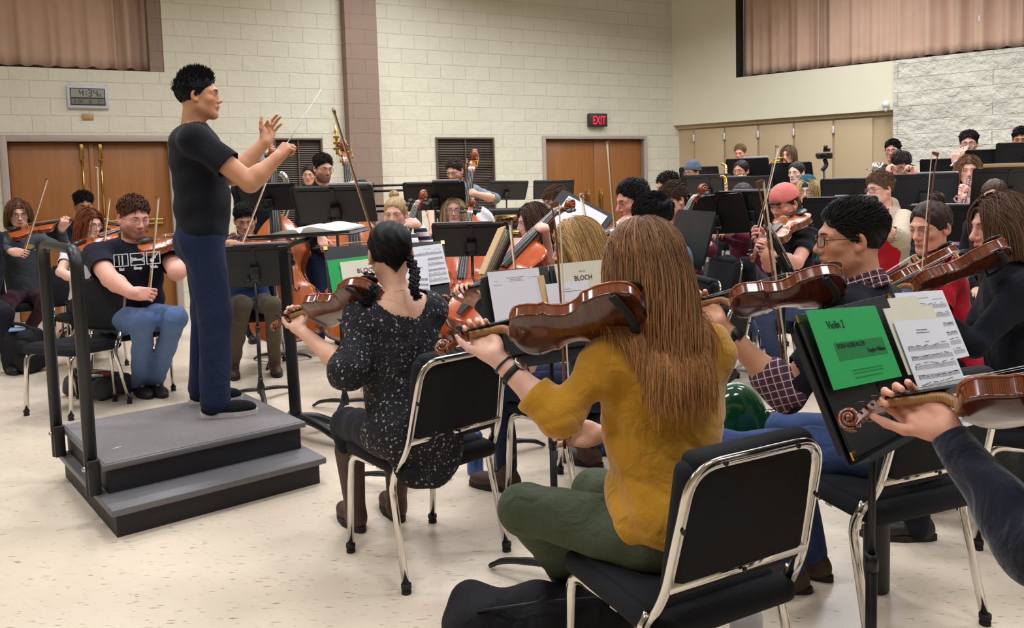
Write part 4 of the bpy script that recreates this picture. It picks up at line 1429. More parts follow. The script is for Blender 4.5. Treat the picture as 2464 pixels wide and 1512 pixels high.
def head_colour(P, base, lip, beard=None, hairline=None, s=1.0, blush=.12, buzz=None):
    """P: points in head coordinates -> colours that belong to the skin itself"""
    n = len(P); C = np.tile(np.array(lin(base)), (n, 1))
    x, y, z = P[:, 0] / s, P[:, 1] / s, P[:, 2] / s

    def mixin(w, col): 
        nonlocal C
        w = np.clip(w, 0, 1)[:, None]; C = C * (1 - w) + np.array(lin(col)) * w
    red = tuple(int(v) for v in (min(255, base[0] * 1.02), base[1] * .80, base[2] * .78))
    mixin(blush * 2.2 * np.exp(-(((np.abs(x) - .042) / .02) ** 2 + ((z + .025) / .02) ** 2)) * (y > .03), red)
    mixin(blush * 2.2 * np.exp(-((x / .014) ** 2 + ((z + .03) / .014) ** 2)) * (y > .085), red)
    mixin(blush * 2.5 * (np.abs(x) > .074) * (np.abs(z + .003) < .04) * (np.abs(y + .01) < .03), red)
    if beard:
        w = (1 / (1 + np.exp((z + .045 + .3 * np.maximum(0, .02 - np.abs(x)) * 0) / .006))) * (y > -.01) * (z > -.125)
        mus = np.exp(-((x / .026) ** 4 + ((z + .049) / .0075) ** 2)) * (y > .06)
        lipz = np.exp(-((x / .022) ** 4 + ((z + .065) / .012) ** 4))
        mixin(np.maximum(w * .75, mus * .8) * (1 - lipz), beard)
    lw = np.exp(-((x / .0235) ** 4 + ((z + .0655) / (.0115 * (1 - .35 * np.clip(np.abs(x) / .024, 0, 1)))) ** 4)) * (y > .068)
    mixin(lw * .85, lip)
    mixin(np.exp(-((x / .02) ** 4 + ((z + .065) / .0014) ** 2)) * (y > .07) * .6, tuple(int(v * .5) for v in lip))
    return C


def eye_mesh(s, iris, yaw=0.0, pitch=0.0, lid=1.0):
    """a visible almond of the eyeball with iris, pupil and lash line, built about the eye's centre"""
    m = MB()
    r = .0135 * s
    W_, Hh = 0.95, 0.42 * lid

    def pt(u, v, rr=r): 
        a, b = u, v
        return (rr * math.sin(a) * math.cos(b), rr * math.cos(a) * math.cos(b), rr * math.sin(b))
    n = 10
    V = []; Fs = []
    for i in range(n + 1):
        u = -W_ + 2 * W_ * i / n
        hh = Hh * max(0.02, 1 - (abs(u) / W_) ** 2.2)
        for j in range(5):
            V.append(pt(u, -hh * .8 + (hh * 1.8) * j / 4 - .05))
    for i in range(n):
        for j in range(4): Fs.append([i * 5 + j, (i + 1) * 5 + j, (i + 1) * 5 + j + 1, i * 5 + j + 1])
    m.add(V, Fs, 0, True)
    for rad, mi, rr in ((.42, 1, r * 1.012), (.19, 2, r * 1.022)):
        V = [pt(yaw, pitch, rr)]; k = 12
        for q in range(k):
            a = 2 * PI * q / k
            u, v = yaw + rad * math.cos(a), pitch + rad * math.sin(a)
            hh = Hh * max(0.02, 1 - (abs(u) / W_) ** 2.2)
            V.append(pt(u, max(-hh * .8 - .05, min(hh - .05, v)), rr))
        m.add(V, [[0, 1 + q, 1 + (q + 1) % k] for q in range(k)], mi, True)
    top = [pt(-W_ + 2 * W_ * i / n, Hh * max(0.02, 1 - (abs(-W_ + 2 * W_ * i / n) / W_) ** 2.2) - .03, r * 1.05) for i in range(n + 1)]
    m.tube(top, np.array([.0006] + [.0014] * (n - 1) + [.0006]) * s, 5, mi=2)
    return m, iris


# ------------------------------------------------------------------ hands
HP = {'relax': [(18, 28, 18), (22, 30, 20), (26, 32, 22), (30, 34, 24)], 'fist': [(62, 88, 55)] * 4, 'bow': [(26, 48, 26), (34, 56, 34), (36, 56, 34), (26, 46, 24)],
      'neck': [(38, 72, 46), (44, 70, 44), (50, 66, 40), (44, 56, 34)], 'ok': [(52, 62, 30), (8, 12, 8), (14, 16, 10), (20, 22, 14)], 'flat': [(5, 6, 4)] * 4,
      'pinch': [(48, 50, 24), (52, 56, 30), (55, 62, 36), (58, 66, 40)], 'wrap': [(50, 62, 38), (52, 64, 40), (54, 66, 42), (56, 66, 42)]}
FB = [(.029, .086), (.010, .091), (-.0095, .087), (-.028, .078)]
FL = [(.043, .025, .020), (.047, .029, .021), (.043, .027, .021), (.033, .020, .018)]


def hand_shapes(B, side, wrist, d, n, pose='relax', s=1.0, spread=4.0, thumb=None):
    """side 'L'/'R'; d: wrist to knuckles; n: where the palm looks"""
    y = nrm(d); zb = -nrm(np.asarray(n, float) - y * np.dot(n, y)); x = np.cross(y, zb)
    if side == 'R': x = -x
    w = np.asarray(wrist, float)

    def p(a, b, c): return w + (x * a + y * b + zb * c) * s
    B.ell(p(0, .047, 0), np.array([.040, .050, .0135]) * s, np.stack([x, y, zb], 1), .012)
    cur = HP[pose] if isinstance(pose, str) else pose
    for i in range(4):
        bx, by = FB[i]
        B.cap(p(bx * .55, .010, 0), p(bx, by, .001), .0135 * s, .0105 * s, .012)
        a = 0.0; pos = p(bx, by, .001)
        sp = math.radians((1.5 - i) * spread)
        rad = [.0092, .0082, .0074, .0066] if i < 3 else [.0080, .0071, .0065, .0058]
        for q in range(3):
            a += math.radians(cur[i][q])
            dr = (y * math.cos(a) - zb * math.sin(a)) * math.cos(sp) + x * math.sin(sp) * math.cos(a)
            nx_ = pos + dr * FL[i][q] * s
            B.cap(pos, nx_, rad[q] * s, rad[q + 1] * s, .0035)
            pos = nx_
    B.ell(p(.024, .034, -.010), np.array([.018, .031, .016]) * s, np.stack([x, y, zb], 1), .014)
    B.ell(p(-.024, .036, -.008), np.array([.014, .034, .012]) * s, np.stack([x, y, zb], 1), .012)
    th = thumb or {'fist': [(.5, .6, -.45), (-.15, .75, -.6), (-.6, .5, -.45)], 'bow': [(.35, .7, -.6), (.0, .8, -.6), (-.1, .85, -.5)], 'neck': [(.60, .72, -.30), (.30, .92, -.28), (.15, .97, -.2)],
                   'ok': [(.45, .72, -.55), (.12, .85, -.6), (.0, .9, -.45)], 'pinch': [(.4, .7, -.6), (.05, .85, -.6), (.0, .9, -.5)], 'wrap': [(.5, .6, -.6), (.05, .7, -.75), (-.4, .6, -.7)]}.get(pose if isinstance(pose, str) else 'relax', [(.66, .7, -.25), (.42, .88, -.2), (.3, .92, -.2)])
    pos = p(.022, .022, -.006)
    for q, (L, r0, r1) in enumerate(((.044, .0125, .0105), (.034, .0105, .0092), (.027, .0092, .0075))):
        v = nrm(th[q]); nx_ = pos + (x * v[0] + y * v[1] + zb * v[2]) * L * s
        B.cap(pos, nx_, r0 * s, r1 * s, .005); pos = nx_
    return p


def ik(a, b, l1, l2, hint):
    """elbow position for a two-bone arm from a to b"""
    d = b - a; L = np.linalg.norm(d)
    if L > (l1 + l2) * .995: k = L / ((l1 + l2) * .995); l1 *= k; l2 *= k
    u = d / L
    c = (l1 * l1 - l2 * l2 + L * L) / (2 * L); hgt = math.sqrt(max(0, l1 * l1 - c * c))
    h = np.asarray(hint, float); h = h - u * np.dot(h, u)
    return a + u * c + nrm(h) * hgt


# ------------------------------------------------------------------ hair
def strand_mesh(name, paths, radii, cols, flat=.55, sides=4):
    """paths (n,k,3): tapered locks as one mesh"""
    n, k, _ = paths.shape
    D = np.gradient(paths, axis=1); D /= np.linalg.norm(D, axis=2)[..., None] + 1e-9
    ref = np.tile(np.array([0.31, 0.52, 0.79]), (n, k, 1))
    X = np.cross(ref, D); X /= np.linalg.norm(X, axis=2)[..., None] + 1e-9
    Y = np.cross(D, X)
    tp = np.concatenate([np.linspace(.7, 1, max(1, k // 3)), 1 - .85 * np.linspace(0, 1, k - max(1, k // 3)) ** 2.2])
    V = np.zeros((n, k, sides, 3))
    for q in range(sides):
        a = 2 * PI * q / sides
        V[:, :, q] = paths + (radii[:, None] * tp)[..., None] * (math.cos(a) * X + flat * math.sin(a) * Y)
    idx = np.arange(n * k * sides).reshape(n, k, sides)
    Q = []
    for q in range(sides):
        q2 = (q + 1) % sides
        Q.append(np.stack([idx[:, :-1, q], idx[:, :-1, q2], idx[:, 1:, q2], idx[:, 1:, q]], -1).reshape(-1, 4))
    C = np.repeat(cols[:, None, :], k * sides, 1).reshape(-1, 3)
    return V.reshape(-1, 3), np.concatenate(Q), C


def scalp_points(n, rg, keep):
    """points and normals on the skull ellipsoid where hair grows (head coordinates)"""
    out = []
    while len(out) < n:
        v = rg.normal(size=(4 * n + 20, 3)); v /= np.linalg.norm(v, axis=1)[:, None]
        P = v * np.array([.0775, .0975, .086]) + np.array([0, -.014, .034])
        P = P[keep(P)]
        out = P if len(out) == 0 else np.concatenate([out, P])
    return out[:n]


HEAD_ELLS = [((0, -.014, .034), (.0765, .0965, .085)), ((0, .018, -.028), (.062, .064, .086)), ((0, -.03, -.11), (.052, .052, .09))]


def push_out(P, off):
    """move points out of the head"""
    for c, r in HEAD_ELLS:
        c = np.array(c); r = np.array(r) + off[..., None]
        q = (P - c) / r; L = np.linalg.norm(q, axis=-1)
        m = L < 1
        P = np.where(m[..., None], c + (P - c) / np.maximum(L, 1e-6)[..., None], P)
    return P


def face_gap(P): return ((P[:, 0] / .058) ** 2 + ((P[:, 1] - .080) / .080) ** 2 + ((P[:, 2] + .014) / .082) ** 2) < 1


def keep_short(P, dy=0.0): return ((P[:, 1] * .78 - P[:, 2] * .9 - .004 - .30 * np.maximum(0, np.abs(P[:, 0]) - .046) - dy) < 0) & ~face_gap(P)


def keep_long(P): return (P[:, 1] * .95 - P[:, 2] * .62 - .024) < 0


def hair_colours(base, n, rg, var=.22, tips=None):
    c = np.array(lin(base))
    f = rg.normal(1, var, (n, 1)).clip(.45, 1.7)
    return np.clip(c * f * (1 + rg.normal(0, .04, (n, 3))), 0, 1)


def grow(style, n, L, rg, parted=0.0, wave=0.0, torso=None, part_y=None):
    """strands in head coordinates"""
    if style == 'long':
        P = scalp_points(n, rg, keep_long)
        k = 15
        side = np.where(P[:, 0] + parted + rg.normal(0, .004, n) > 0, 1.0, -1.0)
        off = rg.uniform(.001, .015, n) + .009
        P = push_out(P, off)
        out = [P]; st = L * rg.uniform(.82, 1.05, n) / (k - 1)
        fr_ = np.clip((P[:, 1] + .055) / .10, .06, 1.0)
        d = np.stack([side * .8 * fr_, -.35 + 0 * P[:, 0] + .5 * (P[:, 1] > .03) * -1, np.full(n, .25) * fr_ - .5 * (1 - fr_)], 1)
        p = P.copy(); ph = rg.uniform(0, 2 * PI, n)
        for i in range(1, k):
            t = i / k
            d = d * .55 + np.stack([side * fr_ * (.22 if i < 4 else .03), np.where(P[:, 1] > .02, -.20 if i < 5 else -.02, -.08 if i < 4 else 0.0), np.full(n, -.75)], 1) * .55
            if wave:
                d[:, 0] += wave * np.sin(t * 11 + ph) * t; d[:, 1] += wave * .6 * np.cos(t * 9 + ph) * t
            d /= np.linalg.norm(d, axis=1)[:, None]
            p = p + d * st[:, None]
            p = push_out(p, off)
            if torso is not None: p = torso(p, off)
            out.append(p)
        return np.stack(out, 1)
    if style == 'pulled':                               # combed back to a point
        P = scalp_points(n, rg, lambda q: ((q[:, 1] * .85 - q[:, 2] * .72 - .020) < 0) & ~face_gap(q))
        tgt = np.array(parted)
        k = 7; off = rg.uniform(.003, .008, n)
        out = []
        for i in range(k):
            t = i / (k - 1)
            q = P * (1 - t) + tgt * t
            out.append(push_out(q, off * (1 - .2 * t)))
        return np.stack(out, 1)
    # short cuts: strands combed over the skull in layers
    P = scalp_points(n, rg, lambda q: keep_short(q, parted))
    c = np.array([0, -.014, .034]); r0 = np.array([.0775, .0975, .086])
    comb = {'short': (.25, .75, .1), 'back': (.05, -.9, .15), 'up': (.25, .3, .8), 'side': (.55, -.62, .25), 'curly': (0, 0, 0), 'fringe': (.22, .95, -.1)}[style]
    k = 8; st = L * rg.uniform(.7, 1.15, n) / (k - 1)
    T0 = np.clip((P[:, 2] - .035) / .05, 0, 1)
    st = st * (.30 + .70 * T0)
    lay = rg.uniform(0, 1, n) ** .7 * (.004 + .020 * wave * T0) + .002
    p = P.copy(); out = []
    jit = rg.normal(0, .12 if style != 'curly' else .7, (n, 3))
    low = {'back': (0, -.9, -.40), 'side': (0, -.85, -.45), 'fringe': (0, -.35, -.9)}.get(style, (0, -.6, -.75))
    d = np.zeros((n, 3))
    for i in range(k):
        t = i / (k - 1)
        q = (p - c) / r0; L_ = np.linalg.norm(q, axis=1)[:, None]
        rise = lay * min(1.0, t * 2.2 + .12)
        surf = c + q / L_ * (r0 + rise[:, None])
        if style == 'up': surf = np.where(T0[:, None] > .3, p, surf)
        out.append(surf)
        T = np.clip((surf[:, 2] - .035) / .05, 0, 1)[:, None]
        d = np.array(comb) * T + np.array(low) * (1 - T) + jit
        if style == 'curly': d = d * .4 + rg.normal(0, 1.0, (n, 3))
        nr = q / r0; nr /= np.linalg.norm(nr, axis=1)[:, None]
        if style != 'up': d = d - nr * (d * nr).sum(1)[:, None]
        d = d / (np.linalg.norm(d, axis=1)[:, None] + 1e-9)
        p = surf + d * st[:, None]
    return np.stack(out, 1)


def hair_shell(B, T, s, style, vol=1.0, dy=0.0):
    R, o = T

    def p(x, y, z): return o + R @ (np.array([x, y, z]) * s)
    g = .0045 if style not in ('pulled', 'long') else .006
    B.ell(p(0, -.016, .037), np.array([.0775 + g, .0970 + g, .0860 + g * 1.1]) * s, R, .01)
    if style in ('short', 'fringe', 'back', 'up', 'side', 'curly'):
        if vol > 1.0: B.ell(p(0, -.002, .075), np.array([.066, .078, .036 + .012 * (vol - 1)]) * s, R, .03)
        B.half(p(0, .0, -.012 - dy), R @ np.array([0, .78, -.9]), .004)
        B.ell(p(0, .080, -.014), np.array([.0585, .082, .0835]) * s, R, .006, True)
    elif style == 'pulled':
        B.half(p(0, .012 + .018, -.004), R @ np.array([0, .85, -.72]), .004)
        B.ell(p(0, .080, -.014), np.array([.0585, .082, .0835]) * s, R, .006, True)
    else:
        B.cap(p(0, -.045, .0), p(0, -.06, -.09), .07 * s, .06 * s, .03)
        B.half(p(0, .036, 0), R @ np.array([0, .95, -.62]), .004)


# ------------------------------------------------------------------ a person
PEOPLE = {}


def person(key, label, head, face, body, pitch=4.0, roll=0.0, floor=0.0, lean=8.0, sex='m', s=1.0, hs=1.0, skin=(222, 172, 146), lip=(186, 112, 104), hair=None, shirt=None, sleeve='short', collar=.0, trousers=None,
           shoes=None, L=None, R=None, stand_=False, glasses=None, beard=None, brow=None, wide=1.0, belly=1.0, knees=None, feet=None, seat_h=0.46, lod=None, parts=(), iris=None, eye=(0, 0), seatz=None, jaw=1.0, nose=1.0,
           sh_w=None, neck_open=.0, elbowL=None, elbowR=None, hood=None, lid=1.0, scoop=None, elbow_w=None, boots=0.0, hem=None, arms_r=1.0, cuff=None, legs=True, no_lap=False, folds=1.0, deep=1.0, xfold=None):
    H = W(*head) if len(head) == 3 and abs(head[0]) > 8 else np.asarray(head, float)
    zc = head[2] if len(head) == 3 and abs(head[0]) > 8 else float(np.linalg.norm(H - _c0))
    zc = lod or zc
    fb = np.array([math.cos(math.radians(body)), math.sin(math.radians(body)), 0]); rb = np.array([fb[1], -fb[0], 0]); up = np.array([0, 0, 1.0])
    yaw = math.radians(face) - PI / 2
    RH = rotz(yaw) @ rotx(-math.radians(pitch)) @ roty(math.radians(roll))
    hz = hs * s
    TH = (RH, H)
    fh = RH @ np.array([0, 1, 0])
    # joints
    NB = H + RH @ np.array([0, -.030, -.100]) * hz * .9 - up * .068 * s - fb * .012
    if stand_:
        pel = np.array([NB[0], NB[1], 0]) - fb * math.tan(math.radians(lean)) * .5; pel[2] = floor + (0.93 * s if seatz is None else seatz)
    else:
        pel = np.array([NB[0], NB[1], 0]) - fb * math.tan(math.radians(lean)) * (NB[2] - floor - .55); pel[2] = floor + seat_h + .085
    root = empty('person', (pel[0], pel[1], floor)); tag(root, label, 'person')
    org = np.array([pel[0], pel[1], floor])
    ta = nrm(NB - pel); tl = np.linalg.norm(NB - pel)
    tf = nrm(fb - ta * np.dot(fb, ta)); TR = np.stack([rb, tf, ta], 1)

    def tp(x, y, t): return pel + ta * tl * t + rb * x + tf * y
    sw = (sh_w or (.172 if sex == 'm' else .146)) * s * wide
    SHs = {'L': NB - rb * sw - ta * .072 * s, 'R': NB + rb * sw - ta * .072 * s}
    hip = {'L': pel - rb * .085 * s * wide ** .5, 'R': pel + rb * .085 * s * wide ** .5}
    KN, AN, TO = {}, {}, {}
    for q, sg in (('L', -1), ('R', 1)):
        if stand_:
            f_ = (feet or {}).get(q)
            AN[q] = (np.asarray(f_, float) + up * .085 * s) if f_ is not None else np.array([*(hip[q] + rb * sg * .02)[:2], floor + .085])
            KN[q] = (hip[q] + AN[q]) / 2 + fb * .03; td = (knees or {}).get(q, fb)
            TO[q] = AN[q] + nrm(td) * .15 * s - up * .05
        else:
            kn = (knees or {}).get(q)
            KN[q] = np.asarray(kn, float) if kn is not None else hip[q] + fb * .42 * s + rb * sg * .07; 
            if kn is None: KN[q][2] = floor + .50 * s if seat_h < .5 else floor + seat_h
            f_ = (feet or {}).get(q)
            AN[q] = (np.asarray(f_, float) + up * .085) if f_ is not None else np.array([*(KN[q] - fb * .02)[:2], floor + .085])
            TO[q] = AN[q] + nrm(nrm(KN[q] - hip[q]) * np.array([1, 1, 0])) * .14 * s - up * .05
    l1, l2 = .285 * s, .25 * s
    arms = {}
    for q, spec in (('L', L), ('R', R)):
        sg = -1 if q == 'L' else 1
        if spec is None:
            if no_lap: continue
            g = (hip[q] + KN[q]) / 2 + up * .075 - rb * sg * .03
            spec = dict(wrist=g, d=fb * .9 - rb * sg * .25 - up * .15, n=-up, pose='relax')
        else: spec = dict(spec)
        d = nrm(spec['d']); n_ = spec.get('n')
        if n_ is None: n_ = np.cross(spec['b'], d) if q == 'R' else np.cross(d, spec['b'])
        n_ = nrm(n_ - d * np.dot(n_, d))
        if 'wrist' in spec: w_ = np.asarray(spec['wrist'], float)
        else:
            ga, gb = spec.get('off', (.088, .022))
            w_ = np.asarray(spec['grip'], float) - d * ga * s - n_ * gb * s
        hint = spec.get('hint')
        if hint is None: hint = rb * sg * .55 - up * .9 - fb * .1
        el = np.asarray(spec['elbow'], float) if spec.get('elbow') is not None else ik(SHs[q], w_, l1, l2, hint)
        arms[q] = dict(sh=SHs[q], el=el, w=w_, d=d, n=n_, pose=spec.get('pose', 'relax'), spread=spec.get('spread', 4), thumb=spec.get('thumb'))
    # ---- skin: one continuous body
    rh = min(.0068, max(.0032, zc * .00085)); ra_ = min(.0075, max(.0038, zc * .001))
    Vs, Qs, Cs = [], [], []; cnt = 0

    def put(V, Q, C):
        nonlocal cnt
        Vs.append(V); Qs.append(Q + cnt); Cs.append(C); cnt += len(V)
    B = Blob(rh)
    head_shapes(B, TH, hz, sex, jaw=jaw, nose=nose)
    nr = (.0555 if sex == 'm' else .0445) * s
    B.cap(H + RH @ np.array([0, -.022, -.045]) * hz, NB + ta * .005, nr, nr * 1.08, .03)
    B.cap(NB - rb * sw * .62 - ta * .055, NB + rb * sw * .62 - ta * .055, .040 * s, None, .05)
    B.ell(NB - ta * .075 * s + tf * .005, np.array([.13 * s * wide, .068 * s, .075 * s]), TR, .05)
    if scoop: scoop(B, NB, rb, tf, ta, sw)
    V, Q = B.mesh_data()
    V = relax(V, Q, 1)
    Pl = (V - H) @ RH
    C = head_colour(Pl, skin, lip, beard, s=hz)
    put(V, Q, C)
    base = np.array(lin(skin))
    for q, a in arms.items():
        B = Blob(ra_)
        m_ = arms_r * s * (1.0 if sex == 'm' else .86)
        B.cap(a['sh'] * .6 + a['el'] * .4, a['el'], .046 * m_, .040 * m_, .02)
        mid = a['el'] * .68 + a['w'] * .32
        B.cap(a['el'], mid, .040 * m_, .041 * m_, .02); B.cap(mid, a['w'], .041 * m_, .0262 * m_, .02)
        B.cap(a['w'], a['w'] + a['d'] * .02, .0255 * m_, .0235 * m_, .015)
        p_ = hand_shapes(B, q, a['w'], a['d'], a['n'], a['pose'], s * (1.0 if sex == 'm' else .93), a['spread'], a['thumb'])
        V, Q = B.mesh_data(); V = relax(V, Q, 1)
        C = np.tile(base, (len(V), 1))
        dh = np.linalg.norm(V - (a['w'] + a['d'] * .12), axis=1)
        w_ = np.clip(1 - dh / .06, 0, 1)[:, None] * .30
        C = C * (1 - w_) + w_ * base * np.array([1.02, .74, .70])
        put(V, Q, C)
    B = Blob(.016)
    for t, rx, ry in ((.05, .13, .09), (.3, .125, .085), (.6, .14, .09), (.82, .13, .075)):
        B.ell(tp(0, 0, t), np.array([rx * s * wide * .92, ry * s * .9, .12 * s]), TR, .06)
    if legs:
        for q in 'LR':
            B.cap(hip[q], KN[q], .066 * s, .044 * s, .03); B.cap(KN[q], AN[q], .044 * s, .030 * s, .03); B.cap(AN[q] - up * .015, TO[q], .021 * s, .018 * s, .02)
    for q, a in arms.items(): B.cap(a['sh'], a['sh'] * .45 + a['el'] * .55, .045 * s, .036 * s, .03)
    V, Q = B.mesh_data(); put(V, Q, np.tile(base, (len(V), 1)))
    me = raw_mesh('body', np.concatenate(Vs) - org, np.concatenate(Qs)); set_col(me, np.concatenate(Cs))
    bo = mkobj('body', me, SKIN, root)
    # ---- eyes and brows
    hcol = (hair or {}).get('col', (60, 45, 38))
    if zc < 14:
        for e in (-1, 1):
            m, _ = eye_mesh(hz, iris, eye[0], eye[1], lid)
            me = m.mesh('eye'); ob = mkobj('eye', me, [EYE_WHITE, iris or IRIS, LASH], root)
            T4 = Matrix(((*RH[0], 0), (*RH[1], 0), (*RH[2], 0), (0, 0, 0, 1)))
            c = H + RH @ (np.array([e * .031, .0735, .0035]) * hz) - org
            ob.matrix_local = Matrix.Translation(Vector(c)) @ T4
            bm_ = MB(); bc = brow or tuple(int(v * .7) for v in hcol)
            pts = [H + RH @ (np.array([e * x, y, z]) * hz) - org for x, y, z in ((.013, .0935, .0215), (.026, .0905, .0260), (.040, .0800, .0245), (.050, .0690, .0190))]
            bm_.tube(smooth_path(pts, 3), np.array([.0026, .0036, .0036, .0036, .0036, .0034, .0030, .0026, .0020, .0010]) * hz * (1 if sex == 'm' else .72), 6, flat=(1, .7))
            bm_.build('eyebrow', mat('brow_%d_%d_%d' % bc, bc, .8), root)
    # ---- shirt
    if shirt is not None:
        rs = min(.016, max(.0065, zc * .0021)); e = .012
        B = Blob(rs)
        fat = belly
        B.ell(tp(0, .0, .80), np.array([.158 * s * wide, .100 * s * deep, .135 * s]) + e * .4, TR, .05)
        B.ell(tp(0, .012, .55), np.array([.148 * s * wide, .104 * s * deep * fat ** .5, .16 * s]) + e * .4, TR, .06)
        B.ell(tp(0, .012 + .03 * (fat - 1), .27), np.array([.146 * s * wide, .106 * s * deep * fat, .15 * s]) + e * .5, TR, .06)
        if hem is None: B.ell(tp(0, .0, .04), np.array([.160 * s * wide, .118 * s * fat ** .5, .105 * s]) + e, TR, .05)
        else: hem(B, tp, TR, s, wide)
        B.cap(NB - ta * .040, SHs['L'] + rb * .01, .048 * s, .060 * s, .05); B.cap(NB - ta * .040, SHs['R'] - rb * .01, .048 * s, .060 * s, .05)
        for q, a in arms.items():
            m_ = s * (1.0 if sex == 'm' else .88) * arms_r
            ew = elbow_w or 1.0
            if sleeve == 'short':
                t = .62; en = a['sh'] * (1 - t) + a['el'] * t
                B.cap(a['sh'], en, .060 * m_, .062 * m_, .055)
            else:
                B.cap(a['sh'], a['el'], .060 * m_, .052 * m_ * ew, .055)
                t = {'long': .97, 'three': .42, 'half': .12}[sleeve]
                en = a['el'] * (1 - t) + a['w'] * t
                md_ = a['el'] * .66 + a['w'] * .34
                if t > .36: B.cap(a['el'], md_, .052 * m_ * ew, .051 * m_ * ew ** .6, .025); B.cap(md_, en, .051 * m_ * ew ** .6, (.038 + .016 * (1 - t)) * m_, .02)
                else: B.cap(a['el'], en, .052 * m_ * ew, .051 * m_, .025)
        if hood is not None: B.cap(NB - tf * .06 + ta * .0, NB - tf * .085 - ta * .06, .075, .06, .03)
        if collar: B.cap(NB + ta * .0, NB + ta * (.010 + collar), nr + .016, nr + .012, .01)
        rg = np.random.default_rng(abs(hash(key)) % 9999 if False else sum(map(ord, key)))
        ph = rg.uniform(0, 6, 6)
        am = .0042 * folds

        def fold(X, Y, Z):
            return am * (np.sin(X * 21 + Z * 13 + ph[0] + 1.7 * np.sin(Y * 9 + ph[1])) * np.sin(Z * 17 - Y * 15 + ph[2]) + .7 * np.sin(Z * 46 + 7 * np.sin(X * 8 + ph[3]) + 6 * np.sin(Y * 8 + ph[4])))
        V, Q = B.mesh_data(noise=fold if xfold is None else (lambda X, Y, Z: fold(X, Y, Z) + xfold(X, Y, Z, tp, SHs, arms)))
        V = relax(V, Q, 1)
        # hems and neckline: cut square, the rim lying in the cutting plane
        drop = np.zeros(len(Q), bool)
        cuts = []
        tax = np.linalg.norm(np.cross(V - pel, ta), axis=1)
        lat = np.abs((V - pel) @ rb)
        for q, a in arms.items():
            if sleeve == 'short': t = .60; en = a['sh'] * (1 - t) + a['el'] * t; ax_ = nrm(a['el'] - a['sh'])
            else:
                t = {'long': .95, 'three': .40, 'half': .10}[sleeve]; en = a['el'] * (1 - t) + a['w'] * t; ax_ = nrm(a['w'] - a['el'])
            dd = (V - en) @ ax_; rr = np.linalg.norm((V - en) - dd[:, None] * ax_, axis=1)
            near_ = (rr < .080 * s * max(1.0, (elbow_w or 1.0))) & (dd < .11)
            for q3, a3 in arms.items():
                if q3 != q:
                    for p0_, p1_ in ((a3['sh'], a3['el']), (a3['el'], a3['w'])):
                        if q3 == q: continue
                        ba_ = p1_ - p0_; tt_ = np.clip(((V - p0_) @ ba_) / (ba_ @ ba_), 0, 1)
                        near_ &= np.linalg.norm(V - p0_ - tt_[:, None] * ba_, axis=1) > rr
            if sleeve == 'short': near_ &= (lat > .135 * s * wide) | (((V - pel) @ tf) > .13 * s)
            cuts.append((dd, near_, ax_))
        for dd, near_, ax_ in cuts:
            out_ = near_ & (dd > 0)
            dq = out_[Q]
            drop |= dq.all(1)
            mk = np.zeros(len(V), bool); mk[np.unique(Q[~dq.all(1) & dq.any(1)])] = True; mk &= out_ & (dd < 3 * rs)
            V[mk] -= dd[mk][:, None] * ax_
        # neckline: everything within a tube around the neck is open
        cx_ = NB + tf * (.010 if scoop is None else -.012); rad_ = (nr + .012 + neck_open) if scoop is None else .118 * s
        cax = nrm(ta + tf * (.20 if scoop is None else -.30)) if not collar else nrm(ta + tf * .12)
        rel = V - cx_; along = rel @ cax; rv = rel - along[:, None] * cax; rr = np.linalg.norm(rv, axis=1)
        out_ = (rr < rad_) & (along > -.11) & (along < .3)
        dq = out_[Q]; drop |= dq.all(1)
        mk = np.zeros(len(V), bool); mk[np.unique(Q[~dq.all(1) & dq.any(1)])] = True; mk &= out_
        V[mk] += rv[mk] / np.maximum(rr[mk], 1e-6)[:, None] * (rad_ - rr[mk])[:, None]
        Q2 = Q[~drop]
        used = np.unique(Q2); mp_ = np.full(len(V), -1); mp_[used] = np.arange(len(used))
        me = raw_mesh('shirt', V[used] - org, mp_[Q2])
        so = mkobj('shirt', me, shirt, root)
        md = so.modifiers.new('thickness', 'SOLIDIFY'); md.thickness = .003; md.offset = -1
        PEOPLE[key + '_shirt'] = (V[used], mp_[Q2])
    # ---- trousers and shoes
    if trousers is not None and legs:
        rs = min(.018, max(.007, zc * .0023))
        B = Blob(rs)
        if stand_:
            B.ell(pel + up * .02, np.array([.150 * s * wide, .112 * s, .12 * s]), TR, .05)
            B.ell(pel - fb * .055 - up * .05, np.array([.140 * s * wide, .092 * s, .11 * s]), TR, .05)
        else:
            B.ell(pel + up * .015, np.array([.158 * s * wide, .125 * s, .10 * s]), np.stack([rb, fb, up], 1), .05)
        for q in 'LR':
            if stand_:
                B.cap(hip[q] - up * .05, KN[q], .102 * s, .082 * s, .05); B.cap(KN[q], AN[q] + up * .0, .081 * s, .074 * s, .03)
            else:
                B.cap(hip[q], KN[q], .088 * s * wide ** .5, .064 * s, .05); B.cap(KN[q], AN[q] + nrm(KN[q] - AN[q]) * (-.040 + boots * .9), .064 * s, .050 * s, .03)
        rg = np.random.default_rng(sum(map(ord, key)) + 5); ph = rg.uniform(0, 6, 6); am = .0035

        def fold2(X, Y, Z):
            return am * (np.sin(Z * 34 + 6 * np.sin(X * 9 + ph[0]) + 6 * np.sin(Y * 9 + ph[1])) * np.sin(X * 17 + Y * 13 + ph[2]) + .6 * np.sin(X * 30 - Y * 26 + Z * 9 + ph[3]))
        V, Q = B.mesh_data(noise=fold2); V = relax(V, Q, 1)
        mkobj('trousers', raw_mesh('trousers', V - org, Q), trousers, root)
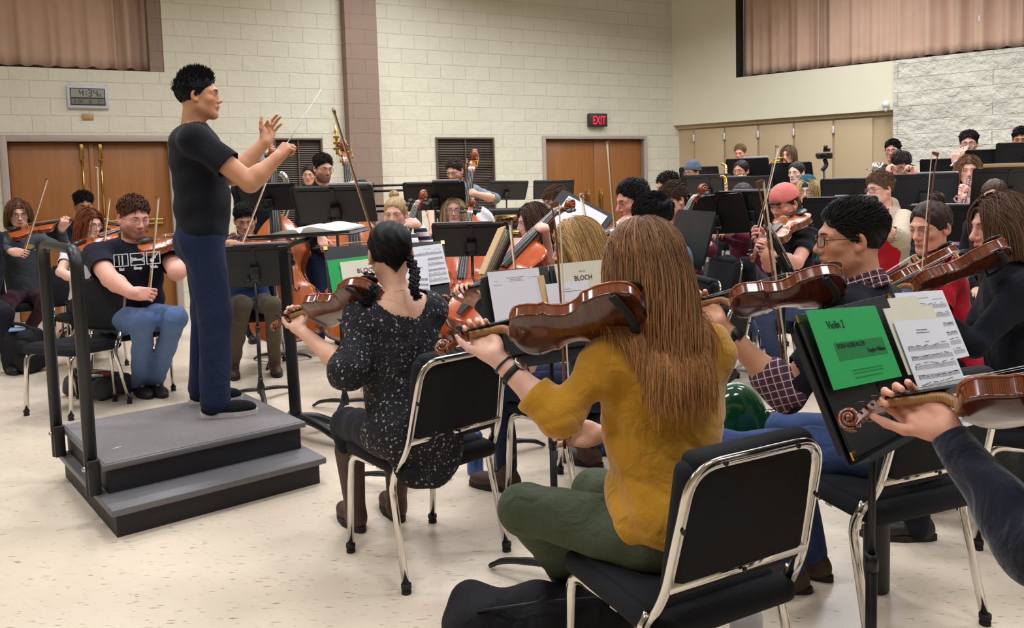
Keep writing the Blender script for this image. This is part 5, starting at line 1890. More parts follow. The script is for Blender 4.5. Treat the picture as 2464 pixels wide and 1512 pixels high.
    if legs:
        for q in 'LR':
            B = Blob(min(.010, max(.005, zc * .0015)))
            td = nrm((TO[q] - AN[q]) * np.array([1, 1, 0])); sd = np.array([td[1], -td[0], 0])
            RS = np.stack([sd, td, up], 1); a = AN[q] - up * .085 * s
            B.ell(a + td * .10 * s + up * .038, np.array([.045, .100, .040]) * s, RS, .02); B.ell(a - td * .015 + up * .045, np.array([.037, .055, .052]) * s, RS, .03)
            B.cap(a + up * .05, AN[q] + nrm(KN[q] - AN[q]) * (.02 + boots), .040 * s, (.045 + boots * .07) * s, .03)
            B.half(a + up * .003, -up)
            V, Q = B.mesh_data(); V = relax(V, Q, 1)
            sh = mkobj('shoe', raw_mesh('shoe', V - org, Q), shoes or SHOE_BLACK, root)
            ol = []
            for k in range(20):
                an_ = 2 * PI * k / 20; ol.append(((.049 * s) * math.cos(an_) * (1.0 if math.sin(an_) > 0 else .85), (.048 + (.158 if math.sin(an_) > 0 else .125) * math.sin(an_)) * s))
            m = MB(); m.prism(ol, .0, .026, a - org, RS); m.build('sole', SOLE_DARK if not (shoes is SHOE_SPORT) else SOLE_WHITE, sh)
    # ---- hair
    if hair:
        st = hair['style']; col = hair['col']; vol = hair.get('vol', 1.0)
        rg = np.random.default_rng(sum(map(ord, key)) + 17)
        near = max(.35, min(1.0, 3.0 / zc)) if zc > 3 else 1.0
        B = Blob(min(.0085, max(.004, zc * .0012)))
        hair_shell(B, TH, hz, st, vol, hair.get('dy', 0.0))
        V, Q = B.mesh_data(noise=lambda X, Y, Z: .0016 * np.sin(X * 160 + 4 * np.sin(Z * 30)) + .0016 * np.sin(Y * 140 + 3 * np.sin(Z * 26)))
        V = relax(V, Q, 1)
        Cb = np.tile(np.array(lin(col)) * .72, (len(V), 1))
        allV, allQ, allC = [V], [Q], [Cb]; c0 = len(V)
        n = int(hair.get('n', {'long': 2800, 'pulled': 1500}.get(st, 3600)) * near)
        r0 = hair.get('r', .0022 if st == 'long' else .0017) / near ** .5
        if st == 'long':
            Ls = hair.get('len', .30)

            def torso(p, off):
                w_ = H + (p * hz) @ RH.T
                for a_, b_, r_ in ((NB - rb * sw * .9 - ta * .05, NB + rb * sw * .9 - ta * .05, .075 * s), (NB - ta * .12, NB - ta * .40, .125 * s)):
                    ba = b_ - a_; tt = np.clip(((w_ - a_) @ ba) / (ba @ ba), 0, 1); q = a_ + tt[:, None] * ba
                    dv = w_ - q; dl = np.linalg.norm(dv, axis=1); rr = r_ + off * .8
                    mk = dl < rr
                    w_ = np.where(mk[:, None], q + dv / np.maximum(dl, 1e-6)[:, None] * rr[:, None], w_)
                return ((w_ - H) @ RH) / hz
            P = grow('long', n, Ls / hz, rg, hair.get('part', 0.0), hair.get('wave', 0.0), torso)
        elif st == 'pulled':
            P = grow('pulled', n, 0, rg, hair['to'])
        else:
            P = grow(st, n, hair.get('len', .035) * 1.15, rg, hair.get('dy', 0.0), hair.get('vol', 1.0))
        Wp = H + (P * hz) @ RH.T
        V2, Q2, C2 = strand_mesh('hair', Wp, rg.uniform(.7, 1.3, n) * r0 * hz, hair_colours(col, n, rg, hair.get('var', .22)))
        if hair.get('tips') is not None:
            k_ = P.shape[1]
            tt = np.tile(np.repeat(np.linspace(0, 1, k_), 4), n)[:, None] ** 1.6
            C2 = C2 * (1 - tt) + tt * (np.array(lin(hair['tips'])) * (C2.mean(1, keepdims=True) / np.array(lin(col)).mean()))
        allV.append(V2); allQ.append(Q2 + c0); allC.append(C2); c0 += len(V2)
        for kind_, arg in hair.get('extra', []):
            if kind_ == 'bun':
                c, r = arg
                B = Blob(min(.007, max(.004, zc * .0012))); B.ell(H + RH @ (np.array(c) * hz), np.array([r, r, r * .9]) * hz, RH, .01)
                V, Q = B.mesh_data(noise=lambda X, Y, Z: .003 * np.sin(X * 120 + Z * 60) + .003 * np.sin(Z * 130 - Y * 60))
                allV.append(V); allQ.append(Q + c0); allC.append(np.tile(np.array(lin(col)) * .85, (len(V), 1))); c0 += len(V)
                m_ = int(120 * near); u = rg.normal(size=(m_, 3)); u /= np.linalg.norm(u, axis=1)[:, None]
                t1 = np.cross(u, rg.normal(size=(m_, 3))); t1 /= np.linalg.norm(t1, axis=1)[:, None]
                pth = np.stack([(u * math.cos(a) + t1 * math.sin(a)) * r * 1.04 + np.array(c) for a in np.linspace(0, 1.6, 7)], 1)
                V3, Q3, C3 = strand_mesh('bun', H + (pth * hz) @ RH.T, np.full(m_, r0 * 1.1 * hz), hair_colours(col, m_, rg))
                allV.append(V3); allQ.append(Q3 + c0); allC.append(C3); c0 += len(V3)
            if kind_ == 'braid':
                pts, r = arg                             # world points
                pth = smooth_path(pts, 10); m_ = len(pth)
                T_ = np.gradient(pth, axis=0); T_ /= np.linalg.norm(T_, axis=1)[:, None]
                Xv = np.cross(T_, fb); Xv /= np.linalg.norm(Xv, axis=1)[:, None]; Yv = np.cross(Xv, T_)
                tw = np.linspace(0, 2 * PI * hair.get('turns', 5), m_)
                paths = []; rads = []
                for s3 in range(3):
                    a_ = tw + 2 * PI * s3 / 3
                    cen = pth + (np.sin(a_)[:, None] * Xv * r * .75 + np.sin(2 * a_)[:, None] * Yv * r * .38)
                    for w3 in range(9):
                        j = rg.normal(0, r * .20, 3); paths.append(cen + j); rads.append(r * .42)
                paths = np.stack(paths); V3, Q3, C3 = strand_mesh('braid', paths, np.array(rads), hair_colours(col, len(paths), rg), flat=.9)
                allV.append(V3); allQ.append(Q3 + c0); allC.append(C3); c0 += len(V3)
            if kind_ == 'tail':
                pts, r, cn = arg
                pth = smooth_path(pts, 6); paths = []
                for w3 in range(cn):
                    a_ = rg.uniform(0, 2 * PI); rr = r * math.sqrt(rg.uniform(0, 1))
                    env = np.sin(np.linspace(.35, 2.9, len(pth)))[:, None]
                    paths.append(pth + env * rr * (math.cos(a_) * rb + math.sin(a_) * fb))
                paths = np.stack(paths); V3, Q3, C3 = strand_mesh('tail', paths, np.full(cn, .005), hair_colours(col, cn, rg))
                allV.append(V3); allQ.append(Q3 + c0); allC.append(C3); c0 += len(V3)
        me = raw_mesh('hair', np.concatenate(allV) - org, np.concatenate(allQ)); set_col(me, np.concatenate(allC))
        mkobj('hair', me, HAIR, root)
    # ---- spectacles
    if glasses:
        gm = {'dark': GLASS_FRAME, 'wire': GLASS_WIRE}.get(glasses if isinstance(glasses, str) else 'dark')
        m = MB(); ln = MB()
        def hp(x, y, z): return H + RH @ (np.array([x, y, z]) * hz) - org
        gr = .0016 if glasses == 'dark' else .0010
        for e in (-1, 1):
            pts = []
            for k in range(20):
                a = 2 * PI * k / 20
                cx_, cz_ = math.copysign(abs(math.cos(a)) ** .75, math.cos(a)) * .0245, math.copysign(abs(math.sin(a)) ** .75, math.sin(a)) * .0175
                pts.append(hp(e * .033 + cx_, .1045 - .35 * max(0, abs(e * .033 + cx_) - .012) ** 1.0 * .8, .000 + cz_))
            m.tube(pts, gr * hz * 1.0, 6, closed=True)
            ln.add(pts, [list(range(20))], 0, False)
            m.tube([hp(e * .057, .0880, .007), hp(e * .072, .070, .008), hp(e * .080, .0, .008), hp(e * .080, -.018, -.004)], gr * hz, 6)
        m.tube(smooth_path([hp(-.010, .1045, .004), hp(0, .108, .007), hp(.010, .1045, .004)], 3), gr * hz, 6)
        g = m.build('glasses', gm, root)
        ln.build('lens', LENS, g)
    info = dict(root=root, org=org, H=H, RH=RH, NB=NB, TR=TR, SH=SHs, arms=arms, hip=hip, KN=KN, AN=AN, TO=TO, pel=pel, fb=fb, rb=rb, ta=ta, tf=tf, hz=hz, tp=tp, s=s, sw=sw, zc=zc)
    PEOPLE[key] = info
    return info


SHOE_BLACK = mat('black_shoe', (30, 28, 30), .5); SHOE_BROWN = mat('brown_boot', (74, 50, 40), .6, 0, .15, 25, bump=.1); SHOE_SPORT = cloth('sport_mesh', (26, 28, 34), .9)
SOLE_DARK = mat('dark_sole', (38, 32, 30), .8); SOLE_WHITE = mat('white_sole', (206, 200, 194), .7); SHOE_WHITE = mat('white_shoe', (206, 200, 196), .7)


def hat(info, kind, m, dz=0.0, name='hat'):
    """knitted beanie or cap on a head already built"""
    RH, H, hz, org = info['RH'], info['H'], info['hz'], info['org']
    B = Blob(.006 if info['zc'] < 6 else .008)
    def p(x, y, z): return H + RH @ (np.array([x, y, z + dz]) * hz)
    B.ell(p(0, -.018, .045), np.array([.093, .112, .098]) * hz, RH, .01)
    if kind == 'beanie':
        B.ell(p(0, -.03, .11), np.array([.07, .075, .05]) * hz, RH, .03)
        B.half(p(0, .0, .032), RH @ np.array([0, .22, -1]))
    else:
        B.half(p(0, .0, .035), RH @ np.array([0, -.1, -1]))
    V, Q = B.mesh_data(noise=(lambda X, Y, Z: .0018 * np.sin(X * 150) * np.sin(Y * 150)) if kind == 'beanie' else None)
    V = relax(V, Q, 1)
    o = mkobj(name, raw_mesh(name, V - org, Q), m, info['root'])
    return o, p


def band(info, q, t, r, width, m, name, parent=None):
    """a strap around the wrist, t metres above the wrist joint"""
    a = info['arms'][q]; ax_ = nrm(a['el'] - a['w']); x, y, _ = _frame(ax_)
    c = a['w'] + ax_ * t - info['org']
    mb = MB(); k = 24
    V = []
    for i in range(k):
        an = 2 * PI * i / k; dr = x * math.cos(an) + y * math.sin(an)
        V += [c + dr * r - ax_ * width / 2, c + dr * (r + .003) - ax_ * width / 2, c + dr * (r + .003) + ax_ * width / 2, c + dr * r + ax_ * width / 2]
    mb.add(V, [[4 * i + j, 4 * i + (j + 1) % 4, 4 * ((i + 1) % k) + (j + 1) % 4, 4 * ((i + 1) % k) + j] for i in range(k) for j in range(4)], 0, True)
    return mb.build(name, m, parent or info['root']), c, ax_, x, y
# ------------------------------------------------------------------ clothes
DENIM = cloth('blue_denim', (58, 76, 116), .9, .18, .3, 10); DENIM_DARK = cloth('dark_denim', (32, 42, 70), .9, .2, .3, 10)
DENIM_LIGHT = cloth('light_denim', (92, 116, 158), .9, .16, .3, 10)
BLACK_TEE = cloth('black_tee', (23, 24, 31), .92, .1, .12, 9); NAVY_TEE = cloth('navy_tee', (26, 28, 40), .92, .1, .12, 9)
WHITE_TEE = cloth('white_tee', (226, 222, 226), .9, .03, .12, 9); GREY_SWEAT = cloth('charcoal_sweat', (72, 78, 84), .95, .08, .25, 9)
MUSTARD = cloth('mustard_knit', (190, 136, 34), .95, .07, .34, 11, .35, 420); OLIVE = cloth('olive_twill', (74, 82, 62), .9, .1, .3, 14)
OLIVE_BROWN = cloth('olive_brown_twill', (88, 78, 64), .9, .1, .3, 14); MAROON = cloth('maroon_cotton', (92, 36, 54), .9, .1, .25, 10)
PLUM = cloth('plum_leggings', (64, 34, 46), .9, .1, .2, 10); BLACK_PANTS = cloth('black_trousers', (28, 29, 36), .9, .1, .2, 10)
BLACK_KNIT = cloth('black_knit', (24, 26, 34), .95, .1, .25, 10); TEAL_TEE = cloth('teal_tee', (30, 122, 112), .9, .06, .2, 9)
BLUE_TEE = cloth('slate_blue_tee', (92, 112, 140), .9, .06, .2, 9); RED_TEE = cloth('red_tee', (190, 30, 44), .9, .06, .2, 9)
BEIGE_KNIT = cloth('beige_cardigan', (184, 168, 146), .95, .1, .3, 10); PINK_TEE = cloth('pink_tee', (226, 176, 204), .9, .04, .2, 9)
GREY_SHIRT = cloth('grey_shirt', (118, 128, 138), .9, .06, .2, 10); NAVY_SHIRT = cloth('navy_shirt', (44, 62, 104), .9, .1, .2, 10)
DARK_OLIVE = cloth('dark_olive_jacket', (52, 56, 50), .95, .2, .3, 8); GREEN_DK = cloth('dark_green_coat', (36, 62, 56), .95, .1, .3, 8)
NAVY_SLEEVE = cloth('navy_knit', (24, 27, 42), .95, .12, .35, 10, .3, 380)
FLORAL = floral_material(); PLAID = plaid_material(); STRIPE = stripe_material()
SKIN_A, SKIN_B, SKIN_C, SKIN_D, SKIN_E = (226, 172, 146), (216, 158, 128), (202, 144, 110), (186, 128, 96), (234, 184, 162)
U = np.array([0, 0, 1.0])
def A3(*v): return np.array(v, float)
def dirv(deg): return np.array([math.cos(math.radians(deg)), math.sin(math.radians(deg)), 0.0])


VDIM = {'violin': (.356, .128, .105, .031), 'viola': (.405, .145, .12, .037), 'cello': (.755, .28, .21, .118), 'bass': (1.11, .44, .30, .20)}


def hold(kind, p0, p1, normal, label, group, pos=.72, mid=.5, scale=None):
    """an instrument between two sighted points, its own length kept"""
    L, nk, pb, rib = VDIM[kind]; tot = (L + nk + pb) * (scale or 1)
    a, b = W(*p0), W(*p1); u = nrm(b - a); c = a * (1 - mid) + b * mid
    a = c - u * tot * mid
    M_ = fiddle(kind, a, a + u, normal, label, group, scale)
    M3 = np.array([[M_[i][j] for j in range(4)] for i in range(3)])
    sc = scale or 1
    x, y, z, o = M3[:, 0] / sc, M3[:, 1] / sc, M3[:, 2] / sc, M3[:, 3]
    pt = o + y * (L + nk * pos) * sc + z * (rib / 2) * sc
    if kind in ('violin', 'viola'):
        spec = dict(grip=pt + z * .004, d=nrm(z * .80 + x * .10 + y * .42), n=-x, pose='neck', off=(.080, .020))
    else:
        spec = dict(grip=pt + z * .01, d=nrm(-x * .85 + y * .22 - z * .1), n=-z, pose='neck', off=(.075, .030))
    return spec, dict(o=o, x=x, y=y, z=z)


def bow_hand(p0, p1, hair_dir, label, fdir, elbow=None, L=.745, zs=None):
    """bow between two sighted points; returns the right hand's spec"""
    a, b = W(*p0), W(*p1); u = nrm(b - a)
    bow(a, a + u, hair_dir, label, L)
    d = nrm(np.asarray(fdir, float)); d = nrm(d - u * np.dot(d, u))
    return dict(grip=a + u * .035, d=d, b=u, pose='bow', off=(.090, .016), elbow=elbow)


VG, BG = 'violins and violas', 'bows held by string players'
def seat_for(i, label, turn=0.0, back=0.02, floor=0.0):
    return chair(i['pel'][:2] - i['fb'][:2] * back, math.degrees(math.atan2(i['fb'][1], i['fb'][0])) + turn, label, floor)


# ================================================================== conductor on the podium
Fp = podR
fr_ = F(548, 1000, H2); fl_ = F(512, 968, H2)
cond_dir = math.degrees(math.atan2((F(600, 990, H2) - F(480, 1008, H2))[1], (F(600, 990, H2) - F(480, 1008, H2))[0]))
rw_ = W(664, 383, 4.36); lw_ = W(638, 342, 4.74)
baton_a, baton_b = W(690, 346, 4.385), W(742, 264, 4.52)
bu = nrm(baton_b - baton_a)
c1 = person('conductor', 'person conducting from the podium in a black T-shirt and jeans, both forearms raised', (478, 232, 4.48), 14, 22, pitch=-2, floor=H2, lean=-2, s=1.05, skin=(206, 148, 112), lip=(168, 98, 86),
            hair=dict(style='up', col=(20, 20, 26), len=.040, vol=1.25, n=6000, dy=-.006), shirt=BLACK_TEE, trousers=DENIM_DARK, shoes=SHOE_SPORT, stand_=True, seatz=.965, wide=1.12, deep=1.28,
            feet={'R': fr_ - dirv(15) * .06, 'L': fl_ - dirv(15) * .05}, knees={'R': dirv(12), 'L': dirv(12)}, jaw=1.08, arms_r=1.18, nose=.8,
            R=dict(wrist=rw_, d=nrm(W(690, 352, 4.38) - rw_), n=nrm(A3(.55, .75, -.1)), pose='fist', elbow=W(602, 440, 4.30)),
            L=dict(wrist=lw_, d=nrm(W(655, 290, 4.80) - lw_), n=nrm(A3(.55, -.75, -.1)), pose=[(60, 66, 34), (46, 20, 10), (30, 22, 14), (34, 26, 16)], elbow=W(560, 425, 4.70), spread=7))
m = MB(); m.tube([A3(0, 0, 0), A3(0, 0, .42)], [.0035, .0014], 8); m.lathe([(.003, -.03), (.007, -.02), (.008, -.005), (.003, .01)], n=10)
bt = empty('baton'); tag(bt, 'white conducting baton in the raised fist', 'baton')
m.build('baton_stick', WHITE_PRINT, bt)
bt.matrix_world = frame_matrix(baton_a, baton_b, (0, -1, 0)) @ Matrix.Rotation(-PI / 2, 4, 'X')
# jeans details
m = MB(); i = c1

# ================================================================== left group
# bearded player, front
v, _ = hold('viola', (330, 600, 5.75), (600, 560, 6.05), A3(.1, -.25, 1), 'viola under the bearded player\'s chin, scroll hidden by the conductor', VG, mid=.1)
bh = bow_hand((356, 722, 5.5), (377, 490, 5.7), A3(.3, .9, 0), 'bow held upright by the bearded player', dirv(20) * .8 - U * .25)
i = person('bear', 'bearded person with glasses in a printed navy T-shirt and blue jeans, playing viola', (322, 524, 5.95), -42, -48, pitch=14, s=1.16, hs=1.03, wide=1.25, belly=1.4, skin=(232, 170, 150), beard=(126, 76, 54),
           hair=dict(style='short', col=(92, 58, 42), len=.03), shirt=NAVY_TEE, trousers=DENIM_LIGHT, shoes=SHOE_BLACK, glasses='wire', R=bh, L=dict(v, elbow=W(425, 655, 5.7)), arms_r=1.25, jaw=1.12,
           knees={'R': W(345, 770, 5.55), 'L': W(422, 765, 5.6)}, feet={'R': F(338, 948), 'L': F(376, 945)}, lid=.5, eye=(0, -.3))
BEAR = i
seat_for(i, 'black padded chair under the bearded player', back=.06)
# white T-shirt
v, _ = hold('violin', (212, 590, 6.75), (312, 552, 7.0), A3(.1, -.4, 1), 'violin held by the red-haired player in a white T-shirt', VG)
i = person('white', 'person with long red hair and dark glasses in a white T-shirt, playing violin', (217, 540, 6.95), -30, -45, pitch=10, sex='f', skin=(236, 186, 166), hair=dict(style='long', col=(122, 66, 42), len=.30),
           shirt=WHITE_TEE, trousers=BLACK_PANTS, shoes=SHOE_WHITE, glasses='dark', L=v, R=dict(wrist=W(196, 682, 6.55), d=dirv(0) * .9 - U * .1, n=-U, pose='bow', elbow=W(146, 655, 6.6)), feet={'R': F(230, 832), 'L': F(262, 828)})
bow(W(238, 668, 6.5), W(258, 500, 6.8), A3(.4, .9, 0), 'bow held by the red-haired player in white')
seat_for(i, 'black padded chair under the red-haired player in white')
# charcoal sweatshirt
v, _ = hold('violin', (48, 560, 7.35), (172, 532, 7.55), A3(.05, -.5, 1), 'violin held by the player in a charcoal sweatshirt', VG)
bh = bow_hand((52, 620, 7.15), (98, 474, 7.3), A3(.3, .9, 0), 'bow held by the player in a charcoal sweatshirt', dirv(10) * .9 + U * .1)
i = person('charcoal', 'person with glasses in a charcoal sweatshirt and plum leggings, playing violin at the far left', (45, 516, 7.6), -55, -58, pitch=8, sex='f', s=1.04, skin=(226, 172, 150), hair=dict(style='long', col=(120, 84, 60), len=.15),
           shirt=GREY_SWEAT, sleeve='long', trousers=PLUM, shoes=SHOE_BLACK, boots=.14, glasses='dark', L=v, R=bh, feet={'R': F(15, 838), 'L': F(60, 830)})
m = MB(); m.prism([(.028 * math.cos(a), .018 * math.sin(a)) for a in np.linspace(0, 2 * PI, 16, endpoint=False)], 0, .002); m.box((0, -.026, .001), (.05, .008, .002)); m.box((0, -.038, .001), (.04, .005, .002))
CH = i
seat_for(i, 'black padded chair under the player in a charcoal sweatshirt')
# dark curly hair behind
i = person('curly', 'person with dark curly hair seated behind the red-haired player', (201, 494, 8.3), -50, -60, pitch=16, skin=(176, 120, 90), hair=dict(style='curly', col=(24, 20, 20), len=.05, vol=1.6), shirt=BLACK_KNIT, sleeve='long', trousers=BLACK_PANTS,
           shoes=SHOE_BLACK, eye=(0, -.2))
v, _ = hold('violin', (232, 545, 8.0), (330, 552, 8.1), A3(0, -.4, 1), 'violin lying low in front of the dark curly-haired player', VG)
bow(W(236, 560, 7.9), W(233, 450, 8.1), A3(.4, .9, 0), 'bow upright in front of the double door')
seat_for(i, 'black padded chair under the dark curly-haired player')
i = person('edge', 'person with brown hair cut off by the left edge of the view', (-62, 512, 7.0), -50, -55, pitch=10, sex='f', skin=SKIN_A, hair=dict(style='long', col=(112, 76, 50), len=.2), shirt=BLACK_KNIT, sleeve='long', trousers=BLACK_PANTS)
seat_for(i, 'black padded chair at the left edge of the view')
# between conductor and his stand
v, _ = hold('viola', (600, 588, 6.3), (690, 580, 6.1), A3(.0, -.5, 1), 'viola held by the player in olive trousers behind the flat black stand', VG)
bh = bow_hand((573, 606, 6.15), (622, 480, 6.3), A3(.3, .9, 0), 'bow held by the player in olive trousers', dirv(10) * .9 + U * .1)
i = person('olive', 'dark-haired person in a navy shirt and olive trousers behind the conductor\'s stand', (590, 530, 6.6), -72, -75, pitch=18, skin=(196, 140, 110), hair=dict(style='short', col=(22, 20, 22), len=.03), shirt=NAVY_SHIRT, sleeve='long', trousers=OLIVE_BROWN,
           shoes=SHOE_BROWN, boots=.06, L=v, R=bh, knees={'R': W(585, 735, 6.2), 'L': W(655, 735, 6.2)}, feet={'R': F(562, 905), 'L': F(662, 898)}, brow=(30, 24, 22), eye=(0, .1))
seat_for(i, 'black padded chair under the player in olive trousers')

# ================================================================== basses at the back
sp, fx = hold('bass', (872, 850, 7.15), (819, 300, 7.55), A3(.35, -.9, .1), 'double bass with a brass neck extension, in front of the grey-brown pilaster', 'double basses', pos=.55)
i = person('bass1', 'person with glasses and a short beard in a black hoodie, playing double bass', (778, 406, 7.65), -52, -60, pitch=12, stand_=True, seatz=.86, lean=2, skin=SKIN_A, beard=(70, 50, 42), hair=dict(style='side', col=(40, 32, 30), len=.04, vol=1.2),
           shirt=BLACK_KNIT, sleeve='long', trousers=DENIM_DARK, glasses='wire', L=dict(sp, elbow=W(872, 446, 7.6)), R=dict(wrist=W(772, 570, 7.05), d=nrm(W(784, 606, 7.0) - W(772, 570, 7.05)), n=dirv(100), pose='relax'), collar=.02, lid=.6, eye=(0, -.2))
m = MB(); a = W(807, 296, 7.5); b = W(812, 372, 7.5); m.tube([a, b], .012, 10); m.tube([W(803, 318, 7.5), W(812, 318, 7.5)], .006, 8)
for py in (330, 344, 358): m.box(W(809, py, 7.49), (.05, .02, .028), bevel=.004)
o = tag(m.build('neck_extension', BRASS), 'brass and steel neck extension on top of the double bass', 'neck extension')
bow(W(752, 596, 6.95), W(880, 585, 6.9), A3(0, .5, 1), 'bow held level by the bassist in a black hoodie', .72)
sp, fx = hold('bass', (700, 840, 7.35), (655, 330, 7.75), A3(.05, -1, .1), 'orange double bass behind the conductor\'s stand, its neck hidden by his fist', 'double basses', pos=.45)
i = person('bass0', 'person in a grey beanie playing double bass, half hidden behind the conductor\'s forearms', (616, 398, 7.95), -70, -75, pitch=10, stand_=True, seatz=.86, lean=2, skin=SKIN_A, hair=dict(style='short', col=(60, 44, 36), len=.02, vol=.1),
           shirt=BLACK_KNIT, sleeve='long', trousers=BLACK_PANTS, L=dict(sp, elbow=W(690, 470, 7.9)))
hat(i, 'beanie', cloth('grey_beanie', (128, 134, 140), .95, .1, .4), -.012, 'beanie')
sp, fx = hold('bass', (1098, 800, 8.0), (1146, 345, 8.45), A3(-.1, -1, .1), 'double bass with an orange scroll in front of the second wall vent', 'double basses', pos=.5)
i = person('bass2', 'bearded person in a grey shirt leaning over a double bass by the wall vent', (1094, 412, 8.6), -115, -88, pitch=22, stand_=True, seatz=.86, lean=6, skin=SKIN_A, beard=(60, 44, 38), hair=dict(style='side', col=(62, 48, 42), len=.035),
           shirt=GREY_SHIRT, sleeve='half', trousers=BLACK_PANTS, L=dict(sp, elbow=W(1190, 478, 8.3)), R=dict(wrist=W(1040, 548, 8.2), d=nrm(W(1032, 578, 8.1) - W(1040, 548, 8.2)), n=dirv(60), pose='relax', elbow=W(1035, 500, 8.4)), collar=.015, lid=.5, eye=(0, -.3))
i = person('back1', 'dark-haired person at the very back, behind the bassist in a black hoodie', (743, 422, 10.2), -85, -90, floor=0.0, sex='f', skin=SKIN_B, hair=dict(style='pulled', col=(48, 34, 28), to=(0, -.12, .0)), shirt=BLACK_KNIT, sleeve='long', trousers=BLACK_PANTS)

# ================================================================== cellos
sp, fx = hold('cello', (915, 800, 5.45), (1017, 482, 5.95), A3(-.25, -1, .35), 'cello of the blond player with a bun, scroll beside the face', 'cellos', pos=.5)
i = person('bun', 'blond person with a top bun in a striped knit top, seated with a cello', (952, 516, 6.0), -98, -85, pitch=6, sex='f', skin=(234, 180, 158), hair=dict(style='pulled', col=(196, 164, 118), to=(.0, -.06, .10), extra=[('bun', ((.02, -.06, .135), .034))]),
           shirt=STRIPE, sleeve='long', trousers=BLACK_PANTS, L=dict(sp), iris=IRIS, eye=(-.1, 0))
seat_for(i, 'black padded chair under the blond cellist with a bun')
sp, fx = hold('cello', (1098, 800, 6.35), (1137, 486, 6.85), A3(-.05, -1, .30), 'red-orange cello showing below a black stand, in front of the blond player with glasses', 'cellos', pos=.5)
i = person('blondeglass', 'blond person with glasses and straight hair seated behind a cello and a black stand', (1094, 506, 7.0), -92, -88, pitch=2, sex='f', skin=(236, 186, 166), hair=dict(style='long', col=(206, 178, 134), len=.25, part=.0), shirt=BLACK_KNIT, sleeve='long', trousers=DENIM_DARK, glasses='dark', lid=.35,
           L=dict(sp), R=dict(wrist=W(1045, 640, 6.5), d=dirv(-60), n=-U, pose='relax'))
seat_for(i, 'black padded chair under the blond cellist with glasses')
sp, fx = hold('cello', (1128, 770, 4.95), (1370, 500, 5.5), A3(-.45, -.75, .55), 'amber cello leaning across the brown-haired player, neck rising to the right', 'cellos', pos=.35)
i = person('brown', 'brown-haired person gazing left over an amber cello', (1281, 535, 5.7), 196, 200, pitch=8, sex='f', skin=(234, 178, 156), hair=dict(style='long', col=(86, 62, 48), len=.24), shirt=BLACK_TEE, sleeve='short', trousers=BLACK_PANTS,
           L=dict(sp, elbow=W(1325, 655, 5.5)), eye=(0, -.1))
seat_for(i, 'black padded chair under the brown-haired cellist')
sp, fx = hold('cello', (1290, 780, 6.3), (1402, 474, 6.75), A3(-.35, -.9, .3), 'cello with a dark scroll beside the player with glasses and a fringe', 'cellos', pos=.5)
i = person('fringe', 'person with glasses and a brown fringe behind a cello, before the far door', (1338, 488, 6.8), 205, 210, pitch=8, skin=(232, 172, 150), hair=dict(style='fringe', col=(104, 80, 60), len=.055, vol=1.3), shirt=GREY_SHIRT, sleeve='long', trousers=BLACK_PANTS, glasses='dark', L=dict(sp))
seat_for(i, 'black padded chair under the cellist with a fringe')
sp, fx = hold('cello', (1560, 790, 5.7), (1697, 450, 6.1), A3(-.75, -.6, .3), 'cello with an orange scroll behind the ear of the player in maroon', 'cellos', pos=.5)
i = person('maroon', 'brown-haired person in a maroon shirt with rolled sleeves, playing cello', (1620, 482, 6.1), 208, 195, pitch=10, skin=(232, 172, 148), hair=dict(style='fringe', col=(84, 64, 50), len=.05, vol=1.25), shirt=MAROON, sleeve='half', trousers=BLACK_PANTS, L=dict(sp, elbow=W(1706, 600, 5.9)), wide=1.1)
seat_for(i, 'black padded chair under the cellist in maroon')
sp, fx = hold('cello', (1540, 800, 6.6), (1658, 452, 7.0), A3(-.75, -.6, .3), 'cello whose dark scroll shows behind the maroon player\'s head', 'cellos', pos=.5)
i = person('curly2', 'person with short dark curls mostly hidden behind the player in maroon', (1607, 452, 7.2), 200, 195, pitch=10, skin=SKIN_B, hair=dict(style='curly', col=(40, 32, 30), len=.04, vol=1.2), shirt=BLACK_KNIT, sleeve='long', trousers=BLACK_PANTS, L=dict(sp))

# ================================================================== violins, middle
bh = bow_hand((1489, 640, 4.65), (1470, 420, 4.75), A3(-.3, .9, 0), 'bow standing upright beside the player in a teal T-shirt', dirv(180) * .6 + A3(0, .6, 0))
v, _ = hold('violin', (1492, 560, 4.75), (1395, 610, 4.75), A3(0, -.5, 1), 'violin held low by the player in a teal T-shirt, behind the fair hair', VG)
i = person('teal', 'dark-haired person in a teal T-shirt looking down at a stand', (1523, 484, 4.95), 198, 190, pitch=14, skin=(230, 166, 144), hair=dict(style='side', col=(38, 32, 34), len=.03), shirt=TEAL_TEE, trousers=BLACK_PANTS, R=bh, L=v, jaw=1.08, lid=.5, eye=(0, -.35), nose=1.15)
seat_for(i, 'black padded chair under the player in a teal T-shirt')
bh = bow_hand((1440, 655, 4.0), (1400, 470, 4.6), A3(-.3, .9, 0), 'bow slanting across the white page behind the fair-haired player', dirv(180) * .6 + A3(0, .6, 0))
i = person('slate', 'dark-haired person in a slate-blue T-shirt seen from behind, next to the player in teal', (1573, 528, 4.35), 168, 148, pitch=16, skin=(220, 160, 132), hair=dict(style='short', col=(30, 26, 30), len=.04, vol=1.2), shirt=BLUE_TEE, trousers=DENIM, R=bh)
seat_for(i, 'black padded chair under the player in a slate-blue T-shirt, its back edge showing')
